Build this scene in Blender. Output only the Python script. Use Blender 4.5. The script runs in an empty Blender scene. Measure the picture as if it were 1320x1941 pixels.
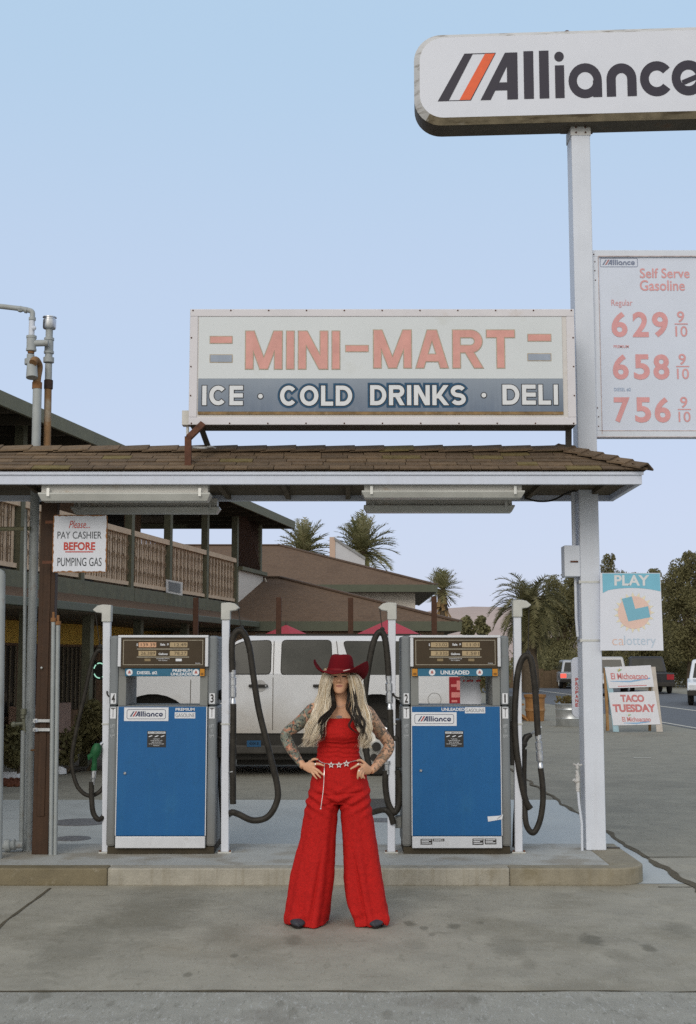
import bpy, bmesh, math, random
from mathutils import Vector, Matrix, noise
R = math.radians
S = bpy.context.scene
# ---------------------------------------------------------------- camera, sky, sun, exposure
F, CX, CY, H = 2400.0, 660.0, 970.5, 1.69          # focal length in photo pixels, photo centre, eye height
PIT = math.atan(278 / F)
cam = bpy.data.cameras.new('camera'); cam_o = bpy.data.objects.new('camera', cam)
S.collection.objects.link(cam_o); S.camera = cam_o
cam.sensor_fit = 'VERTICAL'; cam.sensor_height = 36; cam.lens = F / 1941 * 36
cam.clip_start = .1; cam.clip_end = 6000
cam_o.location = (0, 0, H); cam_o.rotation_euler = (R(90) + PIT, 0, 0)

SUN_EL, SUN_AZ = R(30), R(200)                     # low behind the camera; azimuth measured from +Y clockwise
W = bpy.data.worlds.new('World'); S.world = W; W.use_nodes = True
wn = W.node_tree.nodes; wl = W.node_tree.links
sky = wn.new('ShaderNodeTexSky'); sky.sky_type = 'NISHITA'; sky.sun_disc = False
sky.sun_elevation = SUN_EL; sky.sun_rotation = SUN_AZ
sky.altitude = 0; sky.air_density = 1.0; sky.dust_density = 1.0; sky.ozone_density = 3.0
# dusk veil over the clear sky: pale blue overhead to lavender at the horizon, by direction of the sky only
wtc = wn.new('ShaderNodeTexCoord'); wsx = wn.new('ShaderNodeSeparateXYZ'); wl.new(wtc.outputs['Generated'], wsx.inputs[0])
wrp = wn.new('ShaderNodeValToRGB'); wl.new(wsx.outputs['Z'], wrp.inputs[0]); wrp.color_ramp.interpolation = 'EASE'; el_ = wrp.color_ramp.elements
el_[0].position = 0; el_[0].color = (.59,.61,.76,1); el_[1].position = 1; el_[1].color = (.50,.54,.60,1)
for ps_, c_ in ((.10,(.56,.622,.785,1)),(.25,(.515,.622,.795,1)),(.48,(.45,.61,.785,1)),(.62,(.45,.55,.68,1))): e_ = el_.new(ps_); e_.color = c_
wmr = wn.new('ShaderNodeMapRange'); wmr.interpolation_type = 'SMOOTHSTEP'; wmr.inputs[1].default_value = .0; wmr.inputs[2].default_value = -.95; wl.new(wsx.outputs['Y'], wmr.inputs[0])   # afterglow on the sun's side
wgl = wn.new('ShaderNodeMix'); wgl.data_type = 'RGBA'; wl.new(wmr.outputs[0], wgl.inputs[0]); wl.new(wrp.outputs[0], wgl.inputs[6]); wgl.inputs[7].default_value = (.98,.965,.90,1)
wml = wn.new('ShaderNodeVectorMath'); wml.operation = 'SCALE'; wl.new(wgl.outputs[2], wml.inputs[0]); wml.inputs['Scale'].default_value = 10.0
wmx = wn.new('ShaderNodeMix'); wmx.data_type = 'RGBA'; wmx.inputs[0].default_value = .88
wl.new(sky.outputs[0], wmx.inputs[6]); wl.new(wml.outputs[0], wmx.inputs[7]); wl.new(wmx.outputs[2], wn['Background'].inputs[0])
wn['Background'].inputs[1].default_value = .112
sun = bpy.data.lights.new('sun', 'SUN'); sun.energy = 1.1; sun.angle = R(30); sun.color = (1, .93, .83)
sun_o = bpy.data.objects.new('sun', sun); S.collection.objects.link(sun_o)
sd = Vector((math.sin(SUN_AZ) * math.cos(SUN_EL), math.cos(SUN_AZ) * math.cos(SUN_EL), math.sin(SUN_EL)))
sun_o.rotation_euler = sd.to_track_quat('Z', 'Y').to_euler(); sun_o.location = sd * 50
S.view_settings.view_transform = 'Standard'; S.view_settings.look = 'None'
S.cycles.use_denoising = False
S.view_settings.exposure = 0.0; S.view_settings.gamma = 1

# ---------------------------------------------------------------- helpers
def ray(px, py):
    u = (px - CX) / F; v = (CY - py) / F
    return Vector((u, math.cos(PIT) - v * math.sin(PIT), math.sin(PIT) + v * math.cos(PIT)))
def P(px, py, Y):
    d = ray(px, py); return Vector((0, 0, H)) + d * (Y / d.y)
def G(px, py, z=0.0):
    d = ray(px, py); return Vector((0, 0, H)) + d * ((z - H) / d.z)
def cr(pts, n=6):
    """Catmull-Rom through points (tuples of any length)"""
    q = [tuple(p) for p in pts]; q = [q[0]] + q + [q[-1]]; out = []
    for i in range(1, len(q) - 2):
        for k in range(n):
            t = k / n; o = []
            for a, b, c, d in zip(q[i-1], q[i], q[i+1], q[i+2]):
                o.append(.5 * (2*b + (c-a)*t + (2*a-5*b+4*c-d)*t*t + (3*b-a-3*c+d)*t**3))
            out.append(tuple(o))
    out.append(q[-2]); return out

MATS = {}
def mat(name, col, rough=.6, metal=0, var=.12, sc=6., bump=0, bsc=60., spec=.22, stain=None, streak=None, emit=None, coat=0, sheen=0):
    """procedural material: base colour with noise variation, optional stains (colour, scale, threshold, amount),
    optional vertical streaks (colour, amount), optional bump"""
    if name in MATS: return MATS[name]
    m = bpy.data.materials.new(name); m.use_nodes = True; MATS[name] = m
    N = m.node_tree.nodes; L = m.node_tree.links; b = N['Principled BSDF']
    tc = N.new('ShaderNodeTexCoord')
    nz = N.new('ShaderNodeTexNoise'); nz.inputs['Scale'].default_value = sc; nz.inputs['Detail'].default_value = 7; nz.inputs['Roughness'].default_value = .65
    L.new(tc.outputs['Object'], nz.inputs['Vector'])
    def rgba(c): return (c[0], c[1], c[2], 1)
    def mix(fac, a, bcol):
        x = N.new('ShaderNodeMix'); x.data_type = 'RGBA'
        if hasattr(fac, 'is_linked') or hasattr(fac, 'links'): L.new(fac, x.inputs[0])
        else: x.inputs[0].default_value = fac
        for s, i in ((a, 6), (bcol, 7)):
            if isinstance(s, tuple): x.inputs[i].default_value = rgba(s)
            else: L.new(s, x.inputs[i])
        return x.outputs[2]
    def rng(src, a, bb, c=0., d=1.):
        r = N.new('ShaderNodeMapRange'); r.inputs[1].default_value = a; r.inputs[2].default_value = bb
        r.inputs[3].default_value = c; r.inputs[4].default_value = d; L.new(src, r.inputs[0]); return r.outputs[0]
    f = rng(nz.outputs['Fac'], .3, .7)
    lo = tuple(c * (1 - var) for c in col); hi = tuple(min(1, c * (1 + var)) for c in col)
    out = mix(f, lo, hi)
    for st in (stain or []):
        n2 = N.new('ShaderNodeTexNoise'); n2.inputs['Scale'].default_value = st[1]; n2.inputs['Detail'].default_value = 8; n2.inputs['Roughness'].default_value = .62
        mp = N.new('ShaderNodeMapping'); mp.inputs['Location'].default_value = (st[1] * 1.7, 3.1 + st[2] * 9, 1.3)
        if len(st) > 4: mp.inputs['Scale'].default_value = st[4]
        L.new(tc.outputs['Object'], mp.inputs['Vector']); L.new(mp.outputs[0], n2.inputs['Vector'])
        out = mix(rng(n2.outputs['Fac'], st[2], st[2] + .12, 0, st[3]), out, st[0])
    if streak:
        n3 = N.new('ShaderNodeTexNoise'); n3.inputs['Scale'].default_value = 1; n3.inputs['Detail'].default_value = 5
        mp = N.new('ShaderNodeMapping'); mp.inputs['Scale'].default_value = (30, 30, 1.2)
        L.new(tc.outputs['Object'], mp.inputs['Vector']); L.new(mp.outputs[0], n3.inputs['Vector'])
        out = mix(rng(n3.outputs['Fac'], .5, .75, 0, streak[1]), out, streak[0])
    L.new(out, b.inputs['Base Color'])
    rr = rng(nz.outputs['Fac'], .3, .7, max(0, rough - .07), min(1, rough + .07)); L.new(rr, b.inputs['Roughness'])
    b.inputs['Metallic'].default_value = metal; b.inputs['Specular IOR Level'].default_value = spec
    if coat: b.inputs['Coat Weight'].default_value = coat; b.inputs['Coat Roughness'].default_value = .08
    if sheen: b.inputs['Sheen Weight'].default_value = sheen; b.inputs['Sheen Roughness'].default_value = .5
    if bump:
        n4 = N.new('ShaderNodeTexNoise'); n4.inputs['Scale'].default_value = bsc; n4.inputs['Detail'].default_value = 4
        L.new(tc.outputs['Object'], n4.inputs['Vector'])
        bp = N.new('ShaderNodeBump'); bp.inputs['Strength'].default_value = min(1, bump); bp.inputs['Distance'].default_value = .01
        L.new(n4.outputs['Fac'], bp.inputs['Height']); L.new(bp.outputs[0], b.inputs['Normal'])
    if emit:
        b.inputs['Emission Color'].default_value = rgba(emit[0]); b.inputs['Emission Strength'].default_value = emit[1]
    return m

def zfade(m, z0, z1, col, amt):
    """sun-bleached or dirtied towards one edge: blends to col between world heights z0 and z1"""
    N = m.node_tree.nodes; L = m.node_tree.links; b = N['Principled BSDF']; g = N.new('ShaderNodeNewGeometry'); sp = N.new('ShaderNodeSeparateXYZ'); L.new(g.outputs['Position'], sp.inputs[0])
    r = N.new('ShaderNodeMapRange'); r.inputs[1].default_value = z0; r.inputs[2].default_value = z1; r.inputs[4].default_value = amt; L.new(sp.outputs['Z'], r.inputs[0])
    x = N.new('ShaderNodeMix'); x.data_type = 'RGBA'; L.new(r.outputs[0], x.inputs[0]); L.new(b.inputs['Base Color'].links[0].from_socket, x.inputs[6]); x.inputs[7].default_value = (*col,1); L.new(x.outputs[2], b.inputs['Base Color'])
def wloc(o):
    v = Vector((0, 0, 0))
    while o is not None: v = v + o.location; o = o.parent
    return v
class MB:
    def __init__(s): s.v = []; s.f = []; s.mi = []; s.sm = []
    def add(s, vs, fs, mi=0, sm=False):
        b = len(s.v); s.v += [Vector(v) for v in vs]
        for f in fs: s.f.append([b + i for i in f]); s.mi.append(mi); s.sm.append(sm)
        return s
    def box(s, x0, x1, y0, y1, z0, z1, mi=0):
        return s.add([(x0,y0,z0),(x1,y0,z0),(x1,y1,z0),(x0,y1,z0),(x0,y0,z1),(x1,y0,z1),(x1,y1,z1),(x0,y1,z1)],
              [(0,3,2,1),(4,5,6,7),(0,1,5,4),(1,2,6,5),(2,3,7,6),(3,0,4,7)], mi)
    def bar(s, a, b, w, t, up=(0,0,1), mi=0):
        """box of section w (sideways) x t (up) from a to b"""
        a = Vector(a); b = Vector(b); d = (b - a).normalized(); sd_ = d.cross(Vector(up))
        if sd_.length < 1e-4: sd_ = d.cross(Vector((0,1,0)))
        sd_.normalize(); u = sd_.cross(d); sd_ = sd_ * w/2; u = u * t/2
        vs = [p + i*sd_ + j*u for p in (a, b) for i, j in ((-1,-1),(1,-1),(1,1),(-1,1))]
        return s.add(vs, [(0,1,2,3),(7,6,5,4),(0,4,5,1),(1,5,6,2),(2,6,7,3),(3,7,4,0)], mi)
    def prism(s, pts, o, ux, uz, dep, mi=0):
        """flat polygon pts (a,b) in the plane o + a ux + b uz, thickened by dep behind (ux x uz away)"""
        o = Vector(o); ux = Vector(ux); uz = Vector(uz); n = ux.cross(uz).normalized()   # ux=+X, uz=+Z -> n = -Y (towards camera)
        n1 = [o + ux*a + uz*b for a, b in pts]; k = len(pts)
        fr = n1; bk = [p - n*dep for p in n1]
        return s.add(fr + bk, [tuple(range(k)), tuple(range(2*k-1, k-1, -1))] + [(i, k+i, k+(i+1)%k, (i+1)%k) for i in range(k)], mi)
    def pxprism(s, pts, Y, dep, mi=0):
        """polygon given by photo pixels at depth Y, extruded away from the camera by dep"""
        q = [P(x, y, Y) for x, y in pts]
        return s.prism([(v.x, v.z) for v in q], (0, Y, 0), (1,0,0), (0,0,1), dep, mi)
    def pxbox(s, x0, y0, x1, y1, Y, dep, mi=0):
        a = P(x0, y1, Y); b = P(x1, y0, Y); return s.box(a.x, b.x, Y, Y+dep, a.z, b.z, mi)
    def tube(s, path, r, n=10, mi=0, cap=True, flat=None):
        pts = [Vector(p[:3]) for p in path]; k = len(pts)
        rr = [r]*k if not hasattr(r, '__len__') else list(r)
        t0 = (pts[1]-pts[0]).normalized(); a = t0.orthogonal().normalized(); vs = []
        for i in range(k):
            t = (pts[min(i+1,k-1)] - pts[max(i-1,0)])
            if t.length < 1e-9: t = t0
            t.normalize(); a = (a - t*a.dot(t))
            if a.length < 1e-6: a = t.orthogonal()
            a.normalize(); b = t.cross(a)
            for j in range(n):
                th = 2*math.pi*j/n; vs.append(pts[i] + (a*math.cos(th) + b*math.sin(th))*rr[i])
        fs = [(i*n+j, i*n+(j+1)%n, (i+1)*n+(j+1)%n, (i+1)*n+j) for i in range(k-1) for j in range(n)]
        s.add(vs, fs, mi, True)
        if cap:
            b0 = len(s.v) - k*n
            s.f.append([b0+j for j in range(n-1,-1,-1)]); s.f.append([b0+(k-1)*n+j for j in range(n)]); s.mi += [mi]*2; s.sm += [False]*2
        return s
    def loft(s, rings, mi=0, sm=True, cap=True):
        n = len(rings[0]); k = len(rings); vs = [v for r in rings for v in r]
        fs = [(i*n+j, i*n+(j+1)%n, (i+1)*n+(j+1)%n, (i+1)*n+j) for i in range(k-1) for j in range(n)]
        if cap: fs += [tuple(range(n-1,-1,-1)), tuple((k-1)*n+j for j in range(n))]
        return s.add(vs, fs, mi, sm)
    def lathe(s, prof, o, ax=(0,0,1), n=20, mi=0, cap=True):
        ax = Vector(ax).normalized(); a = ax.orthogonal().normalized(); b = ax.cross(a); o = Vector(o)
        rings = [[o + ax*h + (a*math.cos(2*math.pi*j/n) + b*math.sin(2*math.pi*j/n))*max(r, 1e-4) for j in range(n)] for r, h in prof]
        return s.loft(rings, mi, True, cap)
    def ball(s, c, r, n=12, mi=0, sc=(1,1,1)):
        c = Vector(c); rings = []
        for i in range(n//2+1):
            ph = -math.pi/2 + math.pi*i/(n//2); rad = max(math.cos(ph), .02)
            rings.append([c + Vector((math.cos(2*math.pi*j/n)*rad*r*sc[0], math.sin(2*math.pi*j/n)*rad*r*sc[1], math.sin(ph)*r*sc[2])) for j in range(n)])
        return s.loft(rings, mi)
    def xf(s, M):
        s.v = [M @ v for v in s.v]; return s
    def build(s, name, mats, parent=None, bev=0, seg=2, recalc=True, smang=None):
        me = bpy.data.meshes.new(name); off = wloc(parent) if parent is not None else None
        if parent is None:
            xs = [v.x for v in s.v]; ys = [v.y for v in s.v]; off = Vector(((min(xs)+max(xs))/2, (min(ys)+max(ys))/2, min(v.z for v in s.v)))
        me.from_pydata([v - off for v in s.v], [], s.f)
        if not isinstance(mats, (list, tuple)): mats = [mats]
        for m in mats: me.materials.append(m)
        me.polygons.foreach_set('material_index', s.mi); me.polygons.foreach_set('use_smooth', s.sm); me.update()
        if recalc or bev:
            bm = bmesh.new(); bm.from_mesh(me)
            if recalc: bmesh.ops.recalc_face_normals(bm, faces=bm.faces)
            if bev:
                ed = [e for e in bm.edges if len(e.link_faces) == 2 and e.calc_face_angle(0) > R(30)]
                bmesh.ops.bevel(bm, geom=ed, offset=bev, segments=seg, affect='EDGES', profile=.5, clamp_overlap=True)
            bm.to_mesh(me); bm.free()
        if any(s.sm): me.set_sharp_from_angle(angle=R(38))
        o = bpy.data.objects.new(name, me); S.collection.objects.link(o)
        if parent is not None: o.parent = parent
        else: o.location = off
        return o

def tag(o, label=None, cat=None, group=None, kind=None):
    if label: o['label'] = label
    if cat: o['category'] = cat
    if group: o['group'] = group
    if kind: o['kind'] = kind
    return o
def thing(name, label, cat, loc=(0,0,0), group=None):
    o = bpy.data.objects.new(name, None); S.collection.objects.link(o); o.location = loc
    o.empty_display_size = .1
    return tag(o, label, cat, group)
def children(o): return [c for c in bpy.data.objects if c.parent == o]
def dup(o, parent=None):
    c = o.copy(); S.collection.objects.link(c)
    if parent is not None: c.parent = parent
    for ch in children(o): dup(ch, c)
    return c

_TX = {}
def glyphs(s, bold, shear=0, space=1.0):
    k = (s, bold, shear, space)
    if k not in _TX:
        cu = bpy.data.curves.new('t', 'FONT'); cu.body = s; cu.offset = bold; cu.shear = shear; cu.space_character = space
        cu.fill_mode = 'FRONT'; cu.resolution_u = 4
        o = bpy.data.objects.new('t', cu); me = bpy.data.meshes.new_from_object(o)
        vs = [(v.co.x, v.co.y) for v in me.vertices]; fs = [tuple(p.vertices) for p in me.polygons]
        bpy.data.objects.remove(o); bpy.data.curves.remove(cu); bpy.data.meshes.remove(me)
        x0 = min(v[0] for v in vs); x1 = max(v[0] for v in vs); y0 = min(v[1] for v in vs); y1 = max(v[1] for v in vs)
        _TX[k] = ([((x-x0)/(x1-x0), (y-y0)/(y1-y0)) for x, y in vs], fs)
    return _TX[k]
def text(mb, s, o, ux, uz, x0, x1, z0, z1, bold=0, mi=0, shear=0, grow=0, space=1.0, slope=0):
    vs, fs = glyphs(s, bold, shear, space); o = Vector(o); ux = Vector(ux); uz = Vector(uz)
    x0 -= grow; x1 += grow; z0 -= grow; z1 += grow
    mb.add([o + ux*(x0+(x1-x0)*a) + uz*(z0+(z1-z0)*b + slope*(x1-x0)*a) for a, b in vs], fs, mi)
def ptext(mb, s, x0, y0, x1, y1, Y, bold=0, mi=0, shear=0, grow=0, space=1.0, slope=0):
    a = P(x0, y1, Y); b = P(x1, y0, Y)
    text(mb, s, (0, Y, 0), (1,0,0), (0,0,1), a.x, b.x, a.z, b.z, bold, mi, shear, grow, space, slope)
def stroke(mb, pts, th, mi=0, cap=0, off=(0,0,0), close=False):
    """flat mitred strip along 2-D pts in an X-Z plane at off"""
    q = [Vector((a, b)) for a, b in pts]; n = len(q)
    if not close:
        q[0] = q[0] + (q[0]-q[1]).normalized()*cap; q[-1] = q[-1] + (q[-1]-q[-2]).normalized()*cap
    L_ = []; R_ = []
    for i in range(n):
        d0 = (q[i]-q[i-1]).normalized() if (i > 0 or close) else (q[1]-q[0]).normalized()
        d1 = (q[(i+1)%n]-q[i]).normalized() if (i < n-1 or close) else d0
        n0 = Vector((-d0.y,d0.x)); n1 = Vector((-d1.y,d1.x)); m = (n0+n1); m = m.normalized() if m.length > 1e-6 else n0
        k = th/2/max(.35, m.dot(n0)); L_.append(q[i]+m*k); R_.append(q[i]-m*k)
    o = Vector(off)
    for i in range(n if close else n-1):
        j = (i+1)%n; mb.add([o+Vector((v.x,-.00002*(i%6),v.y)) for v in (L_[i],L_[j],R_[j],R_[i])], [(0,1,2,3)], mi)
def arcp(cx, cz, rx, rz, a0, a1, n=14): return [(cx+rx*math.cos(R(a0+(a1-a0)*i/n)), cz+rz*math.sin(R(a0+(a1-a0)*i/n))) for i in range(n+1)]
def block(mb, word, x0, x1, z0, z1, Y, th, mi=0, cap=0, gap=.12, slope=0):
    """heavy grotesque capitals built from strokes, fitted to the rectangle; th = stroke, cap = extra at the ends"""
    Wd = dict(M=1.0,I=.0,N=.80,A=.86,R=.78,T=.74,C=.86,E=.66,O=.92,L=.60,D=.82,K=.80,S=.76)
    h = z1-z0; t = th-2*cap; rel = [Wd[c]*h*.92 for c in word]; sp = h*gap
    fixed = sum(max(r, t) for r in rel)+sp*(len(word)-1); k = (x1-x0)/fixed; x = x0; e = 0
    for c, r in zip(word, rel):
        w = max(r, t)*k; a, b = x+t/2, x+w-t/2; lo, hi = z0+t/2, z1-t/2; m = (lo+hi)/2; dz = slope*(x-x0)
        def S_(pts, cp=None):
            nonlocal e
            e += 1; stroke(mb, [(px, pz+dz) for px, pz in pts], th, mi, (t/2 if cp is None else cp)+cap, (0, Y-.00012*(e%5), 0))
        def D_(ax_, az, bx_, bz):
            nonlocal e
            e += 1; dx_ = bx_-ax_; dz_ = bz-az; L__ = math.hypot(dx_,dz_); hw = th/2*L__/abs(dz_); k_ = cap/dz_*(1 if dz_ > 0 else -1); s1 = 1 if dz_ > 0 else -1
            A_ = (ax_-dx_/dz_*cap*s1, az-cap*s1+dz); B_ = (bx_+dx_/dz_*cap*s1, bz+cap*s1+dz); yy = Y-.00012*(e%5)
            mb.add([(A_[0]-hw,yy,A_[1]),(A_[0]+hw,yy,A_[1]),(B_[0]+hw,yy,B_[1]),(B_[0]-hw,yy,B_[1])],[(0,1,2,3)],mi)
        if c == 'I': S_([(x+w/2,lo),(x+w/2,hi)])
        elif c == 'M': S_([(a,lo),(a,hi)]); S_([(b,lo),(b,hi)]); D_(a+t*.1,z1,(a+b)/2,z0); D_(b-t*.1,z1,(a+b)/2,z0)
        elif c == 'N': S_([(a,lo),(a,hi)]); S_([(b,lo),(b,hi)]); D_(a+t*.1,z1,b-t*.1,z0)
        elif c == 'A': D_(x+t*.55,z0,x+w/2-t*.12,z1); D_(x+w-t*.55,z0,x+w/2+t*.12,z1); S_([(x+w*.28,lo+h*.17),(x+w*.72,lo+h*.17)],0)
        elif c == 'T': S_([(x+t/2,hi),(x+w-t/2,hi)]); S_([(x+w/2,lo),(x+w/2,hi-t/2)])
        elif c == 'E': S_([(a,lo),(a,hi)]); [S_([(a+t/2,zz),(b,zz)]) for zz in (lo,m,hi)]
        elif c == 'L': S_([(a,lo),(a,hi)]); S_([(a+t/2,lo),(b,lo)])
        elif c == 'O': stroke(mb, [(px,pz+dz) for px,pz in arcp(x+w/2,m,w/2-t/2,(hi-lo)/2,0,352,44)], th, mi, 0, (0,Y,0), True)
        elif c == 'C': S_(arcp(x+w/2,m,w/2-t/2,(hi-lo)/2,42,318,30),0)
        elif c == 'D': S_([(a,lo),(a,hi)]); rr = (hi-lo)/2; S_([(a+t/2,hi)]+arcp(b-rr*.9,m,rr*.9,rr,90,-90,16)+[(a+t/2,lo)],0)
        elif c == 'R': S_([(a,lo),(a,hi)]); q = (hi-m)/2; S_([(a+t/2,hi)]+arcp(b-q,hi-q,q,q,90,-90,12)+[(a+t/2,m)],0); D_(a+(b-a)*.5,m,b,z0)
        elif c == 'K': S_([(a,lo),(a,hi)]); D_(a+t*.5,lo+(hi-lo)*.30,b,z1); D_(a+(b-a)*.34,m+t*.1,b+t*.1,z0)
        elif c == 'S': q = (hi-lo)/4; cx = x+w/2; rx = w/2-t/2; S_(arcp(cx,hi-q,rx,q,25,270,16)[:-1]+arcp(cx,lo+q,rx,q,90,-155,16),0)
        x += w+sp*k
def ring_pts(cx, cy, r, a0, a1, n=20): return [(cx+r*math.cos(R(a0+(a1-a0)*i/n)), cy+r*math.sin(R(a0+(a1-a0)*i/n))) for i in range(n+1)]
def logo(mb, o, ux, uz, x0, x1, z0, z1, e=.0004):
    """station emblem: two slanted stripes and the word set in round geometric letters; material 0 dark, 1 red"""
    o = Vector(o); ux = Vector(ux); uz = Vector(uz); n = ux.cross(uz).normalized()
    XA, XB, YA, YB = 168., 1390., 370., 150.
    cnt = [0]
    def pl(pts, mi=0):
        cnt[0] += 1; oo = o + n * (e * (cnt[0] % 4))
        mb.add([oo + ux*(x0+(x1-x0)*(a-XA)/(XB-XA)) + uz*(z0+(z1-z0)*(YA-b)/(YA-YB)) for a, b in pts], [tuple(range(len(pts)-1,-1,-1))], mi)
    def arc(cx, cy, ro, ri, a0, a1, nn=28):
        for i in range(nn):
            t0 = a0+(a1-a0)*i/nn; t1 = a0+(a1-a0)*(i+1)/nn
            pt = lambda r, t: (cx+r*math.cos(R(t)), cy-r*math.sin(R(t)))
            cnt[0] = 0; pl([pt(ro,t0), pt(ri,t0), pt(ri,t1), pt(ro,t1)])
    pl([(168,370),(293,165),(333,165),(218,370)])
    pl([(268,367),(388,168),(434,168),(318,367)], 1)
    pl([(293,165),(437,165),(435,168),(295,168)]); pl([(168,370),(170,367),(322,367),(320,370)]); pl([(318,367),(434,168),(439,165),(321,370)])
    pl([(365,370),(480,166),(520,166),(412,370)]); pl([(488,166),(537,166),(537,370),(488,370)]); pl([(425,295),(490,295),(490,330),(410,330)])
    pl([(565,162),(610,162),(610,370),(565,370)]); pl([(636,162),(680,162),(680,370),(636,370)])
    pl([(708,228),(750,228),(750,370),(708,370)]); arc(728,190,22,.5,0,360,16)
    arc(845,298,76,38,0,360); pl([(880,298),(921,298),(921,370),(880,370)])
    arc(1010,295,68,26,0,180,18); pl([(942,295),(984,295),(984,370),(942,370)]); pl([(1036,295),(1078,295),(1078,370),(1036,370)])
    arc(1170,298,76,36,38,322)
    arc(1313,298,76,36,-18,-360+22); pl([(1282,308),(1384,270),(1388,292),(1288,330)])
# ---------------------------------------------------------------- ground
random.seed(4)
def sheet(name, pts, z, m, sub=0):
    mb = MB(); mb.add([(p[0], p[1], z) for p in pts], [tuple(range(len(pts)))]); o = mb.build(name, m, recalc=False)
    if o.data.polygons[0].normal.z < 0: o.data.flip_normals()
    return tag(o, kind='structure')
asph = mat('asphalt', (.27,.255,.21), .88, var=.16, sc=3, bump=.5, bsc=90, stain=[((.17,.16,.135),.5,.52,.45), ((.36,.36,.32),50,.57,.5,(1,.2,1)), ((.11,.105,.08),36,.58,.5,(1,.2,1)), ((.13,.12,.095),5,.62,.35)])
asph2 = mat('coarse_asphalt', (.335,.325,.285), .88, var=.14, sc=5, bump=.7, bsc=120, stain=[((.17,.165,.135),55,.56,.6,(1,.22,1)), ((.52,.52,.50),75,.56,.65,(1,.22,1)), ((.14,.13,.11),160,.6,.5), ((.21,.19,.16),2.2,.56,.5)])
conc = mat('concrete', (.335,.312,.255), .8, var=.15, sc=2.6, bump=.35, bsc=120, stain=[((.20,.18,.135),.9,.5,.55), ((.20,.175,.13),3.5,.6,.4,(1,2.2,1)), ((.40,.39,.37),5,.63,.4,(.5,2,1)), ((.40,.395,.35),70,.57,.6,(1,.22,1)), ((.15,.145,.11),60,.58,.55,(1,.22,1)), ((.18,.17,.13),14,.58,.4,(1,.35,1)), ((.22,.185,.125),.7,.55,.35)])
slab = mat('smooth_concrete', (.42,.435,.42), .5, var=.07, sc=1.6, bump=.12, bsc=70, stain=[((.35,.36,.35),.8,.52,.5), ((.33,.32,.28),4,.62,.35)])
asph3 = mat('road_asphalt', (.13,.135,.145), .8, var=.12, sc=2, bump=.3, bsc=60)
dirt = mat('joint_dirt', (.11,.092,.062), .95, var=.35, sc=25, bump=.5, bsc=90)
sheet('ground', [(-2500,-400),(2500,-400),(2500,3500),(-2500,3500)], 0, asph)
DA, DB = G(1320,1690), G(1000,1480)
def diag(y): return DA.x + (DB.x-DA.x)*(y-DA.y)/(DB.y-DA.y)
YS = G(660,1881).y; YK = 11.07; YB = G(660,1517).y
sheet('forecourt_front', [(-14,-6),(14,-6),(14,YS),(-14,YS)], .004, asph2)
sheet('forecourt', [(-14,YS),(14,YS),(14,YK),(diag(YK),YK),(diag(9.8),9.8),(-14,9.8)], .004, conc)
sheet('drive_slab', [(-14,9.8),(diag(9.8),9.8),(diag(YB),YB),(-14,YB)], .006, slab)
def strip(mb, a, b, w, z, n=60, wob=.5):
    a = Vector((a[0],a[1],z)); b = Vector((b[0],b[1],z)); d = (b-a).normalized(); sd_ = Vector((-d.y,d.x,0))
    l = []; r = []
    for i in range(n+1):
        p = a.lerp(b, i/n); k = w*(1+wob*(noise.noise(Vector((p.x*5,p.y*5,w*99)))*1.6)); o = sd_*noise.noise(Vector((p.x*2.1,p.y*2.1,7)))*w*1.2
        l.append(p+o+sd_*max(k,.002)/2); r.append(p+o-sd_*max(k,.002)/2)
    mb.add(l+r, [(i,i+1,n+2+i,n+1+i) for i in range(n)])
jm = MB()
strip(jm, (-9,YS,0), (9,YS,0), .022, .0075, 160, .8)
strip(jm, (diag(YK),YK), (diag(21),21), .045, .0105, 80, .7)
strip(jm, (diag(7.2),7.2), (diag(YK),YK), .065, .0105, 60, .8)
strip(jm, (diag(YK),YK), (9,YK), .03, .0105, 60, .9)
a = G(95,1685); b = G(-60,1806); strip(jm, a, b, .02, .0085, 40, .6)
strip(jm, (2.30,9.66), (diag(9.66),9.66), .018, .0095, 20, .8)
tag(jm.build('pavement_joint', dirt, recalc=False), kind='structure')
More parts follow.
